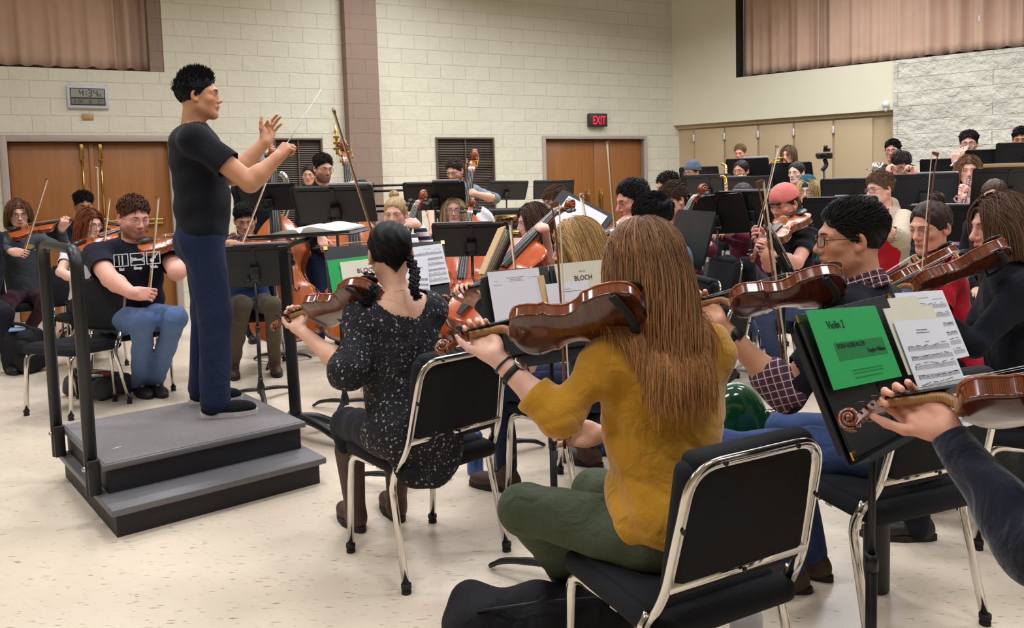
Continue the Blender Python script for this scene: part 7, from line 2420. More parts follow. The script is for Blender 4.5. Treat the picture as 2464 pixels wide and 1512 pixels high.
# near stand at the right
_, MN = st(2092, 900, 1.98, -46, 'black music stand in front at the right holding the bright green cover', tilt=24, scale=1.0, roll=-1)
folder(MN, (.0, .01), .50, .325, 'open black folder on the near stand at the right')
page_px(MN, [(1915, 764), (2083, 738), (2143, 920), (1977, 940)], 0.028, GREEN_PAPER, 'bright green cover reading Violin 2 and Dona nobis pacem',
        texts=lambda w, h: [('Violin 2', .15 * h, -.30 * w, .24 * h, INK, 'LEFT', .95), ('DONA NOBIS PACEM', .088 * h, -.27 * w, -.02 * h, INK, 'LEFT', .88), ('Vaughan Williams', .080 * h, .40 * w, -.115 * h, INK, 'RIGHT', .88)],
        ink=lambda w, h: MB().add([(-.30 * w, -.17 * h, .0004), (.42 * w, -.17 * h, .0004), (.42 * w, .06 * h, .0004), (-.30 * w, .06 * h, .0004)], [[0, 1, 2, 3]], 0))
gset = [o for o in bpy.data.objects if o.get('label') == 'bright green cover reading Violin 2 and Dona nobis pacem'][0]
for ch in gset.children:
    if ch.name.startswith('printed'):
        ch.data.materials.clear(); ch.data.materials.append(GREEN_DARK); ch.name = 'shaded_panel'
gm = MB(); print_lines(gm, [(-.06, .09, -.058, .003), (-.06, .09, -.065, .003), (-.06, .08, -.075, .003)], z=.0008); gm.build('small_print', GREEN_DARK, gset)
page_px(MN, [(2128, 716), (2247, 704), (2310, 865), (2200, 885)], 0.026, PAPER, 'white music page at the back right of the near stand', ink=ink_music)
page_px(MN, [(2118, 728), (2190, 722), (2230, 860), (2160, 880)], 0.030, CREAM_PAPER, 'cream sheet between the white music pages of the near stand')
page_px(MN, [(2098, 756), (2214, 742), (2270, 890), (2150, 910)], 0.035, CREAM_PAPER, 'worn cream cover whose large title is half hidden on the near stand', texts=lambda w, h: [('BLOCH', .16 * h, 0, .17 * h, INK, 'CENTER', .9)])
page_px(MN, [(2112, 790), (2222, 775), (2332, 1028), (2214, 1050)], 0.041, PAPER, 'long white music page in front on the near stand', ink=ink_music2)

# small parts on the stand in front of the pink cap
for x_, y_, w_, h_, lf, mt, lb, ik_ in ((.02, .02, .22, .30, .022, PAPER, 'white part with staves on the stand in front of the pink cap', True), (-.12, .03, .22, .29, .012, CREAM_PAPER, 'yellowed part on the stand in front of the pink cap', False)):
    sheet(on_desk(M31, x_, y_, lf), w_, h_, mt, lb, ink=ink_music(w_, h_) if ik_ else None)

# ================================================================== the conductor's heavy stand with the score
cs = empty('conductor_stand', (*F(735, 1048)[:2], 0)); tag(cs, 'tall black conductor stand with a flat desk and a square post', 'music stand')
o0 = np.array([*F(735, 1048)[:2], 0]); loc = lambda p: np.asarray(p) - o0
pt_ = W(682, 592, 5.0); pb_ = np.array([*F(715, 1042)[:2], .03])
m = MB(); mid = (pt_ + pb_) / 2; ln_ = np.linalg.norm(pt_ - pb_); ax_ = nrm(pt_ - pb_); xq = nrm(np.cross(A3(0, 1, 0), ax_)); Rq = np.stack([xq, np.cross(ax_, xq), ax_], 1)
m.box(loc(mid), (.062, .05, ln_), Rq, bevel=.006); m.build('post', BLACK_METAL, cs)
m = MB(); m.tube(smooth_path([loc(W(684, 620, 5.0)), loc(W(688, 600, 5.0)), loc(W(712, 584, 4.9)), loc(W(745, 576, 4.75))], 5), .020, 8, flat=(1, .7)); m.build('arm', BLACK_METAL, cs)
m = MB(); m.tube(smooth_path([loc(W(690, 606, 4.95)), loc(W(702, 612, 4.9)), loc(W(704, 630, 4.9))], 4), .006, 6); m.lathe([(.004, -.02), (.014, -.01), (.014, .01), (.004, .02)], loc(W(705, 632, 4.9)), n=10); m.build('lock_lever', BLACK_METAL, cs)
m = MB()
for p in ((806, 1018), (830, 1064), (700, 1000)):
    e = F(*p, .03); s_ = pb_ * 1.0; s_[2] = .10; dq = nrm(e - s_)
    m.tube(smooth_path([loc(s_), loc(s_ * .5 + e * .5 + U * .02), loc(e)], 4), .03, 8, flat=(1, .8), up=(0, 0, 1))
m.build('base_legs', BLACK_METAL, cs)
da, db = W(642, 566, 4.75), W(880, 552, 4.55)
dc = (da + db) / 2; dx = nrm(db - da); dn = nrm(A3(-.10, -.02, 1)); dn = nrm(dn - dx * np.dot(dn, dx)); dy = np.cross(dn, dx)
RD = np.stack([dx, dy, dn], 1)
m = MB(); m.box(loc(dc - dn * .006), (np.linalg.norm(db - da) * 1.05, .36, .006), RD, bevel=.002); m.box(loc(dc - dy * .18 + dn * .008), (np.linalg.norm(db - da), .005, .014), RD); m.build('desk', BLACK_METAL, cs)
MS = Matrix(((*[dx[0], dy[0], dn[0], dc[0]],), (dx[1], dy[1], dn[1], dc[1]), (dx[2], dy[2], dn[2], dc[2]), (0, 0, 0, 1)))
SCORE_PAPER = mat('score_paper', (238, 234, 222), .8, 0, .02, 10)
sc_ = empty('open_score'); sc_.matrix_world = MS; tag(sc_, 'thick open score lying on the conductor\'s flat stand', 'score')
for s_, nm in ((-1, 'left_pages'), (1, 'right_pages')):
    m = MB(); V = []; n_ = 12
    for k in range(n_ + 1):
        t = k / n_; x = s_ * (.004 + .225 * t); zt_ = .012 + (.034 if s_ > 0 else .026) * math.sin(PI * min(1, t * 1.0) ** .55) * (1 - .35 * t)
        V += [(x, -.155, .001), (x, .155, .001), (x, .155, zt_), (x, -.155, zt_)]
    m.add(V, [[4 * k + j, 4 * k + (j + 1) % 4, 4 * k + 4 + (j + 1) % 4, 4 * k + 4 + j] for k in range(n_) for j in range(4)] + [[0, 1, 2, 3], [4 * n_, 4 * n_ + 1, 4 * n_ + 2, 4 * n_ + 3]], 0, False)
    m.build(nm, SCORE_PAPER, sc_)

# ================================================================== chairs without sitters
chair(F(186, 985)[:2] * 1.0, -72 - 40, 'empty black padded chair behind the podium rail')
for px, py, z, lab in ((2048, 452, 8.6, 'empty black chair whose back shows below the tan doors'), (2015, 470, 8.0, 'second empty black chair below the tan doors, behind the teal beanie')):
    p = W(px, py, z); chair(p[:2], 240, lab, max(0.0, p[2] - .80))

# ================================================================== bags, cases, bottles
BAG = cloth('black_nylon', (34, 34, 38), .8, .1, .3, 14, .0, 300); BAG_GREY = cloth('grey_nylon', (72, 72, 74), .8, .1, .3, 14)
def bottle(p, r, h, m_body, m_cap, label, kind):
    t = empty('water_bottle', (p[0], p[1], 0)); tag(t, label, 'bottle')
    m = MB()
    if kind == 'steel':
        m.lathe([(r * .9, 0), (r, .008), (r, h * .72), (r * .97, h * .76), (r * .62, h * .85), (r * .60, h * .87), (0, h * .87)], n=28); m.build('bottle_body', m_body, t)
        m = MB(); m.lathe([(r * .66, h * .86), (r * .66, h * .89), (r * .6, h * .89), (r * .62, h * .9), (r * .62, h * .99), (r * .58, h), (0, h)], n=28); m.build('cap', m_cap, t)
        m = MB(); m.lathe([(r * .72, h * .855), (r * .74, h * .868), (r * .70, h * .88)], n=24); m.build('cap_ring', m_body, t)
    else:
        m.lathe([(r * .9, 0), (r, .01), (r, h * .45), (r * .86, h * .52), (r * .86, h * .60), (r, h * .66), (r, h * .78), (r * .7, h * .86), (0, h * .86)], n=24); m.build('bottle_body', m_body, t)
        m = MB(); m.lathe([(r * .72, h * .85), (r * .74, h * .95), (r * .4, h * .97), (r * .35, h), (0, h)], n=20); m.build('cap', m_cap, t)
    return t


bottle(F(1796, 1640), .047, .27, mat('white_powder_coat', (205, 203, 208), .45, 0, .02), STEEL, 'white bottle with a steel lid under the mustard player\'s chair', 'steel')
bottle(F(2108, 1420), .044, .34, mat('black_powder_coat', (40, 40, 42), .5), mat('black_lid', (30, 30, 32), .5), 'black bottle under the chair of the player with a plaid collar', 'steel')
bottle(F(1144, 1140), .042, .26, mat('blue_plastic', (36, 78, 150), .3), mat('blue_plastic_lid', (30, 62, 130), .35), 'blue plastic bottle between the front chair legs and the brown boots', 'sport')

# black bag at the bottom edge
def soft_box(name, label, c, size, R, m_, res=.012, lumps=.006, cat='bag', extra=None):
    t = empty(name, (c[0], c[1], 0)); tag(t, label, cat)
    o_ = np.array([c[0], c[1], 0])
    B = Blob(res); sx, sy, sz = size; r = min(size) * .28
    R = np.asarray(R, float); cc = np.array([c[0], c[1], sz / 2 + .003])
    for ax in (-1, 1):
        for ay in (-1, 1):
            a = cc + R @ np.array([ax * (sx / 2 - r), ay * (sy / 2 - r), -(sz / 2 - r)]); b = cc + R @ np.array([ax * (sx / 2 - r) * .94, ay * (sy / 2 - r) * .94, sz / 2 - r])
            B.cap(a, b, r, r, .03)
    for q in (-1, 0, 1):
        B.ell(cc + R @ np.array([q * sx * .28, 0, 0]), np.array([sx * .24, sy * .5, sz * .5]), R, .05)
    V, Q = B.mesh_data(noise=lambda X, Y, Z: lumps * np.sin(X * 25 + 3 * np.sin(Z * 18)) * np.sin(Y * 22 + Z * 12)); V = relax(V, Q, 1)
    V[:, 2] = np.maximum(V[:, 2], .002)
    mkobj('bag_body', raw_mesh('bag_body', V - o_, Q), m_, t)
    return t, o_, cc, R


c = F(1300, 1595); t, o_, cc, R_ = soft_box('gig_bag', 'black soft case at the bottom edge beside the mustard player\'s boots', c, (.56, .26, .24), rotz(.15), BAG)
m = MB(); m.tube([cc + R_ @ A3(-.2, -.10, .115) - o_, cc + R_ @ A3(0, -.105, .125) - o_, cc + R_ @ A3(.2, -.10, .115) - o_], .005, 6); m.build('zip', BLACK_METAL, t)
c = F(62, 895); t, o_, cc, R_ = soft_box('camera_bag', 'tall black bag on the floor at the far left', c, (.30, .24, .36), rotz(-.35), BAG, lumps=.008)
m = MB(); m.tube(smooth_path([cc + R_ @ A3(-.12, 0, .17) - o_, cc + R_ @ A3(-.05, -.05, .23) - o_, cc + R_ @ A3(.06, -.03, .22) - o_, cc + R_ @ A3(.13, 0, .17) - o_], 5), .014, 8); m.build('strap', BAG, t)
m = MB(); m.box(cc + R_ @ A3(-.13, -.06, .20) - o_, (.05, .02, .16), rotz(.3)); m.build('tan_card', MANILA, t)
m = MB(); m.box(cc + R_ @ A3(.02, -.06, .19) - o_, (.12, .07, .012), rotz(.3) @ rotx(.2)); m.build('blue_pouch', mat('pale_blue_pouch', (130, 160, 196), .6), t)
m = MB(); m.lathe([(.05, -.03), (.055, .0), (.05, .03), (0, .035)], cc + R_ @ A3(.12, -.12, .06) - o_, rotx(PI / 2), 16); m.build('pocket', BAG, t)
# open case with odds and ends
c = F(238, 950); t, o_, cc, R_ = soft_box('open_case', 'open dark case full of small things on the floor behind the podium', c, (.46, .30, .15), rotz(-.5), BAG_GREY, lumps=.003)
m = MB(); m.box(cc + R_ @ A3(0, 0, .072) - o_, (.36, .22, .012), R_, bevel=.004); m.build('lining', mat('navy_lining', (30, 34, 52), .8), t)
for nm, p_, s_, mm, rz_ in (('red_cloth', (.11, -.02, .085), (.06, .05, .02), mat('red_cloth', (206, 62, 56), .8), .2), ('white_cloth', (.08, -.06, .085), (.10, .05, .014), PAPER, .6), ('pencil', (-.05, .04, .085), (.15, .008, .008), mat('pencil_yellow', (196, 150, 60), .6), .5), ('pencil', (-.08, .01, .085), (.14, .008, .008), mat('pencil_yellow', (196, 150, 60), .6), -.3), ('tin', (-.12, -.03, .085), (.05, .05, .02), STEEL, .1)):
    m = MB(); m.box(cc + R_ @ A3(*p_) - o_, s_, R_ @ rotz(rz_), bevel=.003); m.build(nm, mm, t)
# blue cloth behind
B = Blob(.012); c = F(628, 802); B.ell(c + U * .02, (.13, .07, .022), None, .03); B.ell(c + A3(.08, .03, .025), (.06, .08, .025), None, .03)
V, Q = B.mesh_data(noise=lambda X, Y, Z: .010 * np.sin(X * 40) * np.sin(Y * 50)); V = relax(V, Q, 1); V[:, 2] = np.maximum(V[:, 2], .002)
o_ = tag(mkobj('floor_cloth', raw_mesh('floor_cloth', V - c, Q), cloth('blue_cloth', (58, 104, 178), .9, .1, .3)), 'crumpled blue cloth on the floor between the chair legs', 'cloth'); o_.location = tuple(c)
# grey case at the right edge
c = F(2475, 1205); t, o_, cc, R_ = soft_box('rolling_case', 'grey case standing at the right edge behind the neighbour\'s scroll', c, (.24, .30, .42), rotz(.2), BAG_GREY, lumps=.003)
# rounded green violin case, open
GREEN_SHELL = mat('green_shell', (12, 62, 36), .12, 0, .05, 6, coat=.8)
gc = empty('violin_case', tuple(F(1800, 1150))); tag(gc, 'glossy green violin case standing open behind the mustard player\'s back', 'violin case'); o_ = np.array(F(1800, 1150))
cen = W(1765, 1010, 3.35) - o_; fx_ = nrm(A3(.92, .35, 0)); R_ = np.stack([fx_, nrm(np.cross(U, fx_)), U], 1)
B = Blob(.009)
hh = W(1800, 930, 3.35)[2]
B.ell(A3(cen[0], cen[1], hh * .52), np.array([.19, .10, hh * .50]), R_, .03); B.ell(A3(cen[0], cen[1], hh * .30) - fx_ * .05, np.array([.20, .11, hh * .32]), R_, .05)
V, Q = B.mesh_data(); V = relax(V, Q, 2); V[:, 2] = np.maximum(V[:, 2], .003); mkobj('shell', raw_mesh('shell', V, Q), GREEN_SHELL, gc)
m = MB(); pts = [A3(cen[0], cen[1], 0) + fx_ * .19 * math.cos(a) + U * (hh * .52 + hh * .50 * math.sin(a)) for a in np.linspace(-.5, PI + .3, 30)]
m.tube(pts, .008, 8); m.build('case_rim', mat('case_rim', (150, 190, 170), .25, .4), gc)
m = MB(); q_ = pts[8]; m.box(q_ - R_[:, 1] * .03, (.035, .03, .045), R_, bevel=.004); m.build('latch', CHROME, gc)
m = MB(); m.box(A3(cen[0], cen[1], hh * .95) - fx_ * .16 + R_[:, 1] * .16, (.34, .10, .16), R_ @ rotx(.2), bevel=.03, seg=4); m.build('black_lid', BAG, gc)

# ================================================================== percussion behind
def drum(px, py, z, r, h, label):
    p = W(px, py, z); t = empty('drum', (p[0], p[1], 0)); tag(t, label, 'drum', 'black drums with brass rims')
    m = MB(); m.lathe([(r, p[2] - h), (r, p[2])], n=32); m.build('shell', BLACK_METAL, t)
    for nm, zz in (('rim', p[2]), ('rim', p[2] - h)):
        m = MB(); m.lathe([(r - .004, zz - .02), (r + .012, zz - .02), (r + .012, zz + .012), (r - .004, zz + .012)], n=32)
        for k in range(8):
            a = 2 * PI * k / 8; m.box((r * 1.03 * math.cos(a), r * 1.03 * math.sin(a), zz - .02 if zz == p[2] else zz + .02), (.03, .03, .05), rotz(a))
        m.build(nm, BRASS, t)
    m = MB(); m.lathe([(r - .003, p[2] - .003), (r - .003, p[2] + .006), (0, p[2] + .006)], n=32); m.build('drumhead', PAPER, t)
    m = MB()
    for k in range(3):
        a = 2 * PI * k / 3 + .4; m.tube([(r * .8 * math.cos(a), r * .8 * math.sin(a), p[2] - h), (r * 1.05 * math.cos(a), r * 1.05 * math.sin(a), .01)], .012, 8)
    m.build('drum_legs', STEEL, t)


drum(1238, 520, 8.6, .19, .20, 'black drum with a bright brass rim behind the brown-haired cellist')
drum(1250, 556, 8.1, .17, .16, 'lower black drum with a brass rim beside the brown-haired cellist\'s hair')
# marimba frame
pf = empty('marimba_stand', tuple(F(930, 640))); tag(pf, 'long black percussion frame with rails in front of the pilaster', 'percussion'); o_ = np.array(F(930, 640)); zq = 9.6
m = MB()
for y in (448, 461, 497, 510): m.tube([W(880, y, zq) - o_, W(1010, y - 4, zq) - o_], .014, 8)
m.build('rails', BLACK_METAL, pf)
m = MB()
for x in (888, 1002):
    a = W(x, 440, zq) - o_; b = a.copy(); b[2] = .0; m.box((a + b) / 2, (.05, .45, a[2]), bevel=.005)
m.build('end_frames', BLACK_METAL, pf)
pb2 = empty('long_table', (*W(1190, 505, 9.3)[:2], 0)); tag(pb2, 'long black covered percussion table in front of the second wall vent', 'table'); hgt = W(1190, 503, 9.3)[2]
m = MB(); m.box((0, 0, hgt - .04), (1.3, .5, .08), bevel=.01); m.build('table_top', BLACK_METAL, pb2)
for sx in (-1, 1):
    for sy in (-1, 1): m = MB(); m.tube([(sx * .6, sy * .2, 0), (sx * .6, sy * .2, hgt - .08)], .015, 8); m.build('leg', STEEL, pb2)

# jacket on the percussion side
B = Blob(.014); c = W(1166, 530, 8.2); B.ell(c, (.09, .06, .13), None, .03); B.ell(c + A3(-.02, 0, -.2), (.13, .08, .2), None, .05)
V, Q = B.mesh_data(noise=lambda X, Y, Z: .016 * np.sin(X * 42 + Z * 14) * np.sin(Y * 30 + Z * 21)); V = relax(V, Q, 1)
jk = empty('hung_jacket', (c[0], c[1], 0)); tag(jk, 'white jacket hung over a chair back beside the grey-shirted bassist', 'jacket'); mkobj('jacket_cloth', raw_mesh('jacket_cloth', V - A3(c[0], c[1], 0), Q), WHITE_TEE, jk)
chair((c[0], c[1] + .2), 90, 'black padded chair carrying the white jacket')

# tuba bell behind the beanie
tb = empty('euphonium', tuple(W(640, 376, 8.9))); tag(tb, 'silver brass bell showing behind the grey beanie', 'euphonium')
m = MB(); m.lathe([(.05, -.45), (.06, -.25), (.085, -.10), (.13, -.02), (.16, .03), (.155, .035), (.12, -.005), (.075, -.09), (.05, -.22)], n=28); m.build('bell', SILVER, tb)
m = MB(); m.tube(smooth_path([(0, 0, -.44), (.0, 0, -.62), (.12, 0, -.70), (.2, 0, -.55), (.2, 0, -.25), (.14, 0, -.18)], 6), .03, 10); m.build('tubing', SILVER, tb)
tc_ = empty('tuba_player_valves'); bpy.data.objects.remove(tc_)

# french horn
hn = empty('french_horn', tuple(W(1875, 405, 10.6))); tag(hn, 'brass french horn held in front of the tan doors', 'french horn')
m = MB(); RH_ = roty(1.1) @ rotx(.5)
m.lathe([(.16, .0), (.155, -.015), (.09, -.09), (.05, -.16), (.03, -.24)], (-.02, -.05, -.08), RH_, 28); m.build('bell', GOLD, hn)
m = MB(); m.tube([(.13 * math.cos(a), .02 * math.sin(3 * a), .13 * math.sin(a)) for a in np.linspace(0, 2 * PI, 32, endpoint=False)], .011, 8, closed=True); m.tube([(.09 * math.cos(a), .03, .09 * math.sin(a)) for a in np.linspace(0, 2 * PI, 28, endpoint=False)], .009, 8, closed=True); m.build('tubing', GOLD, hn)
lp = W(1891, 385, 10.75) - np.array(hn.location); m = MB(); m.tube([(.12, 0, .05), tuple(lp)], .006, 8); m.lathe([(.004, 0), (.010, .02)], tuple(lp), n=8); m.build('mouthpipe', GOLD, hn)

# clarinet, flutes
cl = empty('clarinet', tuple(W(2331, 424, 7.05))); tag(cl, 'black clarinet with silver keys held by the player in pink', 'clarinet'); a = W(2333, 424, 7.02) - np.array(cl.location); b = W(2316, 500, 6.72) - np.array(cl.location)
m = MB(); pts = [a + (b - a) * t for t in np.linspace(0, 1, 9)]; m.tube(pts, [.006, .011, .0135, .0135, .0135, .014, .014, .016, .028], 14); m.build('clarinet_body', EBONY, cl)
m = MB()
for t in np.linspace(.2, .9, 10): m.ball(a + (b - a) * t + A3(0, -.016, .004), (.007, .004, .007), 6)
for t in (.16, .5, .84): m.tube([a + (b - a) * (t - .008), a + (b - a) * (t + .008)], .0165, 14)
m.build('keys', SILVER, cl)
for key_, p0, p1, lab in (('f1', (2342, 352, 8.45), (2292, 396, 8.1), 'silver flute held by the curly-haired player'), ('f2', (2466, 345, 8.4), (2424, 408, 8.1), 'silver flute held at the right edge'), ('f3', (1750, 500, 6.75), (1752, 502, 6.7), None), ('f4', (1775, 498, 6.6), (1738, 510, 6.75), 'white flute in front of the maroon hoodie')):
    if lab is None: continue
    f_ = empty('flute', tuple(W(*p0))); tag(f_, lab, 'flute', 'flutes in the wind rows'); d = W(*p1) - W(*p0); d = nrm(d) * .62
    m = MB(); m.tube([A3(0, 0, 0) - d * .06, d], .0095, 10); m.build('flute_tube', SILVER if key_ != 'f4' else WHITE_PRINT, f_)
    m = MB()
    for t in np.linspace(.35, .92, 10): m.ball(d * t + A3(0, -.003, .010), (.008, .008, .004), 6)
    m.ball(A3(0, -.004, .004), (.011, .008, .006), 6)
    m.build('keys', STEEL, f_)

# trumpet-like bell near the player holding ears, saxophone keys behind the stands
tp_ = empty('trumpet', tuple(W(2118, 404, 9.0))); tag(tp_, 'silver trumpet bell beside the player holding both ears', 'trumpet')
m = MB(); m.lathe([(.060, 0), (.045, -.02), (.02, -.08), (.011, -.2), (.008, -.4)], (0, 0, 0), rotz(-.3) @ rotx(1.45), 24); m.build('bell', SILVER, tp_)
m = MB()
for k in range(3): m.tube([(.03 + .02 * k, .25, -.06), (.03 + .02 * k, .25, .06)], .009, 10)
m.tube(smooth_path([(0, .38, 0), (.06, .40, -.02), (.06, .2, -.03), (.0, .1, -.02)], 5), .006, 8); m.build('valves', SILVER, tp_)
for lab, a_, b_, cv in (('brass saxophone showing between the two nearest stands of the wind row', (1745, 430, 8.3), (1752, 520, 7.9), .05), ('brass saxophone behind the stand of the player with clear glasses', (1746, 400, 9.6), (1748, 440, 9.4), .05)):
    sx_ = empty('saxophone', tuple(W(*a_))); tag(sx_, lab, 'saxophone'); d = W(*b_) - W(*a_)
    m = MB(); pts = smooth_path([A3(-.05, 0, .03), A3(0, 0, .0), d * .5, d, d + A3(.06, -.03, -.06), d + A3(.12, -.05, .0), d * .75 + A3(.15, -.06, 0)], 5); m.tube(pts, np.linspace(.010, .055, len(pts)), 12); m.build('saxophone_body', GOLD, sx_)
    m = MB()
    for t in np.linspace(.15, .95, 9): m.lathe([(.0, .008), (.014, .008), (.014, .0)], d * t + A3(.01 * (-1) ** int(t * 20), -.035, 0), rotx(PI / 2), 10)
    m.build('keys', SILVER, sx_)

# camcorder on a tripod pole
cmz = 7.4
cm = empty('camcorder_stand', (*W(1985, 420, cmz)[:2], 0)); tag(cm, 'small black camcorder on a tall slim stand in front of the tan doors', 'camcorder'); o_ = np.array(cm.location)
m = MB(); p = W(1984, 375, cmz) - o_; m.box(p, (.085, .11, .055), rotz(.6), bevel=.008); m.lathe([(.022, 0), (.024, -.05), (.02, -.055)], p + A3(-.045, -.04, .005), rotz(.6) @ roty(PI / 2), 14); m.build('camera', BLACK_METAL, cm)
m = MB(); m.box(p + A3(.02, .0, .05), (.025, .06, .03), rotz(.6), bevel=.004); m.lathe([(.0, .02), (.016, .018), (.018, 0), (.018, -.018)], p + A3(.01, 0, .075), n=12); m.build('microphone', BLACK_METAL, cm)
m = MB(); b = W(1983, 410, cmz) - o_; m.tube(smooth_path([p - U * .03, p - U * .08 + A3(.015, 0, 0), b + A3(-.015, 0, 0)], 4), .02, 8); m.tube([b, A3(b[0], b[1], .35)], .010, 8); m.build('pole', BLACK_METAL, cm)
m = MB()
for k in range(3):
    a = 2 * PI * k / 3; m.tube([(b[0], b[1], .45), (b[0] + .35 * math.cos(a), b[1] + .35 * math.sin(a), .01)], .009, 8)
m.build('tripod_legs', BLACK_METAL, cm)

# ================================================================== risers under the winds
def on_line(s_, off): return B_of(s_, off)
def B_of(s_, off): return tuple(BW + dD * s_ + nD_in * off)


BW = np.array([(A + dA * 9.93)[0], (A + dA * 9.93)[1]]); nD_in = np.array([dD[1], -dD[0]])
if np.dot(nD_in, np.array([0, 5.0]) - BW) < 0: nD_in = -nD_in

riser(1, [B_of(*q) for q in ((.1, 3.40), (1.2, 4.55), (4.9, 4.55), (5.0, 5.25), (9.0, 5.25), (9.0, .06), (.1, .06))][::-1], .20)
riser(2, [B_of(*q) for q in ((.1, 3.40), (9.0, 3.40), (9.0, .06), (.1, .06))][::-1], .42)

# ================================================================== prints on clothes
from mathutils.bvhtree import BVHTree
def on_cloth(key, V, origin, ex, ey, n_in, lift=.004):
    """lays flat artwork (x,y) on a garment by dropping each point along n_in"""
    Vs_, Qs_ = PEOPLE[key + '_shirt']
    bv = BVHTree.FromPolygons([tuple(v) for v in Vs_], [tuple(int(a) for a in q) for q in Qs_])
    out = []
    for x, y in V:
        p = origin + ex * x + ey * y - n_in * .10
        h_, nn, _, dd = bv.ray_cast(Vector(p), Vector(n_in), .30)
        out.append(np.array(h_) - n_in * lift if h_ is not None else origin + ex * x + ey * y - n_in * .0)
    return np.array(out)


def shirt_print(info, key, polys, texts, origin, ex, ey, n_in, m_, name='shirt_print'):
    """polys: 2-D polygons; texts: (string, size, x, y)"""
    mb = MB()
    for pl_ in polys:
        P3 = on_cloth(key, pl_, origin, ex, ey, n_in); mb.add(P3 - info['org'], [list(range(len(pl_)))])
    for s_, size, x, y in texts:
        o_ = text_mesh(s_, size, m_, 'tmp', depth=0, align='CENTER', bold=.0015)
        V2 = [(v.co.x + x, v.co.y + y) for v in o_.data.vertices]; Fs = [list(p.vertices) for p in o_.data.polygons]
        P3 = on_cloth(key, V2, origin, ex, ey, n_in); mb.add(P3 - info['org'], Fs)
        me_ = o_.data; bpy.data.objects.remove(o_); bpy.data.meshes.remove(me_)
    mb.build(name, m_, info['root'])


def frame2(x0, y0, x1, y1, t): return [[(x0, y0), (x1, y0), (x1, y0 + t), (x0, y0 + t)], [(x0, y1 - t), (x1, y1 - t), (x1, y1), (x0, y1)], [(x0, y0), (x0 + t, y0), (x0 + t, y1), (x0, y1)], [(x1 - t, y0), (x1, y0), (x1, y1), (x1 - t, y1)]]


I_ = BEAR
cpt = W(322, 626, 5.25); nin = nrm(np.array([cpt[0], cpt[1], 0]) * .0 + I_['fb'] * -1.0); exx = nrm(np.cross(U, I_['fb'])) ; eyy = U
if np.dot(exx, _rt) < 0: exx = -exx
polys = []
for k in (-1, 0, 1): polys += frame2(k * .098 - .044, -.036, k * .098 + .044, .044, .006)
polys += [[(-.113, -.026), (-.107, -.026), (-.107, .034), (-.113, .034)], [(-.094, -.026), (-.086, -.026), (-.086, .034), (-.094, .034)]]
polys += [[(-.034, -.006), (.034, -.006), (.034, .006), (-.034, .006)], [(-.036, -.016), (-.030, -.016), (-.030, .02), (-.036, .02)], [(.030, -.016), (.036, -.016), (.036, .012), (.030, .012)], [(-.026, .006), (-.006, .006), (-.006, .014), (-.026, .014)]]
ci = [(math.cos(a), math.sin(a)) for a in np.linspace(0, 2 * PI, 12, endpoint=False)]
polys += [[(.090 + .014 * a, -.010 + .014 * b) for a, b in ci], [(.104 + .011 * a, .010 + .011 * b) for a, b in ci], [(.104, .014), (.110, .010), (.132, .036), (.127, .040)]]
shirt_print(I_, 'bear', [[(a + .022, b) for a, b in q] for q in polys], [('Eat', .024, -.076, -.060), ('Sleep', .024, .022, -.060), ('Viola', .024, .12, -.060)], cpt, exx, eyy, nin, WHITE_PRINT)
I_ = CHARC = PEOPLE['charcoal']; cpt = I_['tp'](-.07, .13, .80); nin = -I_['fb']; exx = nrm(np.cross(U, I_['fb'])); exx = exx if np.dot(exx, _rt) > 0 else -exx
shirt_print(I_, 'charcoal', [[(.040 * a, .022 * b) for a, b in ci], [(-.05, -.040), (.05, -.040), (.05, -.028), (-.05, -.028)]], [], cpt, exx, U, nin, mat('faded_gold_print', (168, 140, 76), .8), 'crest')
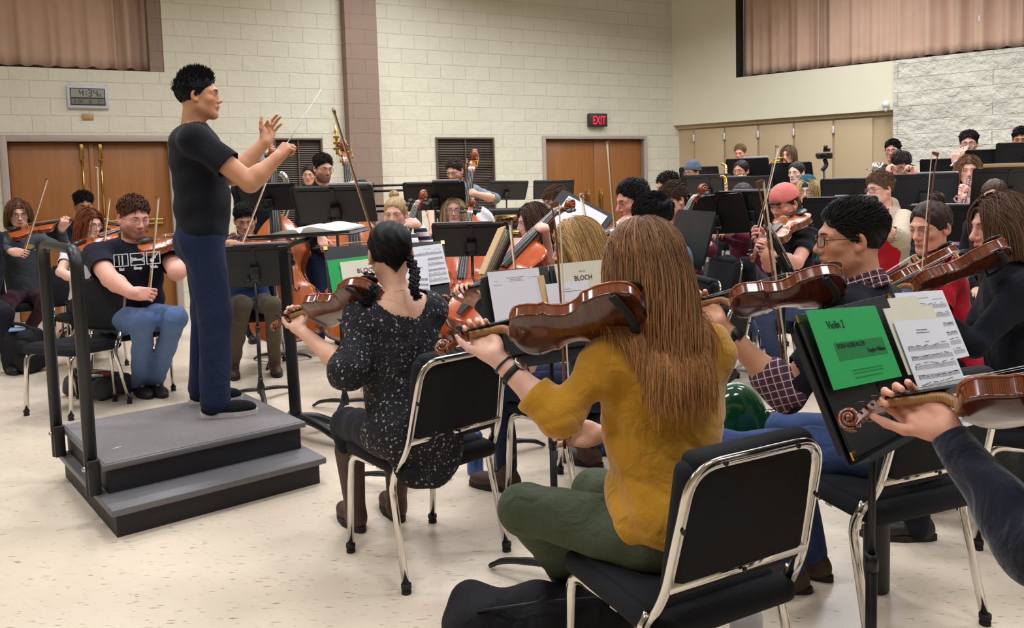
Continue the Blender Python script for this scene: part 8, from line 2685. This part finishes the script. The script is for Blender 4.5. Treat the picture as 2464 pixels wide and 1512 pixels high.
I_ = PEOPLE['hoodie']; cpt = I_['tp'](.0, .13, .70); nin = -I_['fb']; exx = nrm(np.cross(U, I_['fb'])); exx = exx if np.dot(exx, _rt) > 0 else -exx
shirt_print(I_, 'hoodie', [], [('COBER', .085, 0, -.03)], cpt, exx, U, nin, mat('cream_print', (226, 214, 170), .8), 'lettering')
I_ = PEOPLE['cardi']; cpt = I_['tp'](.0, .13, .70); nin = -I_['fb']; exx = nrm(np.cross(U, I_['fb'])); exx = exx if np.dot(exx, _rt) > 0 else -exx
shirt_print(I_, 'cardi', [[(x, -.01), (x + .008, -.01), (x + .012, .03 + .02 * (i % 2)), (x + .004, .03)] for i, x in enumerate(np.linspace(-.07, .06, 9))], [], cpt, exx, U, nin, WHITE_PRINT)
# beige cardigan over the red T-shirt: a second garment, open in front
I_ = PEOPLE['cardi']; B = Blob(.011); TRc = I_['TR']; tpf = I_['tp']
for t, rx, ry in ((.80, .170, .118), (.55, .166, .122), (.27, .168, .128), (.0, .178, .14)): B.ell(tpf(0, -.012, t), np.array([rx, ry, .15]), TRc, .05)
for q in 'LR':
    a = I_['arms'][q]; B.cap(I_['NB'] - I_['ta'] * .04, a['sh'], .062, .072, .04); B.cap(a['sh'], a['el'], .072, .064, .03); e_ = a['el'] * .6 + a['w'] * .4; B.cap(a['el'], e_, .062, .056, .03)
B.cap(I_['NB'] - I_['tf'] * .05 + I_['ta'] * .02, I_['NB'] - I_['tf'] * .09 - I_['ta'] * .08, .07, .06, .04)
B.ell(I_['tp'](0, .14, .5), np.array([.062, .12, .42]), TRc, .01, True)
B.cap(I_['NB'] - I_['ta'] * .02 + I_['tf'] * .03, I_['NB'] + I_['ta'] * .2 + I_['tf'] * .03, .068, .09, .01, True)
for q in 'LR':
    a = I_['arms'][q]; e_ = a['el'] * .62 + a['w'] * .38; B.cap(e_, a['w'], .05, .05, .005, True)
V, Q = B.mesh_data(noise=lambda X, Y, Z: .004 * np.sin(X * 24 + Z * 14) * np.sin(Y * 20 - Z * 12)); V = relax(V, Q, 1); mkobj('cardigan', raw_mesh('cardigan', V - I_['org'], Q), BEIGE_KNIT, I_['root'])
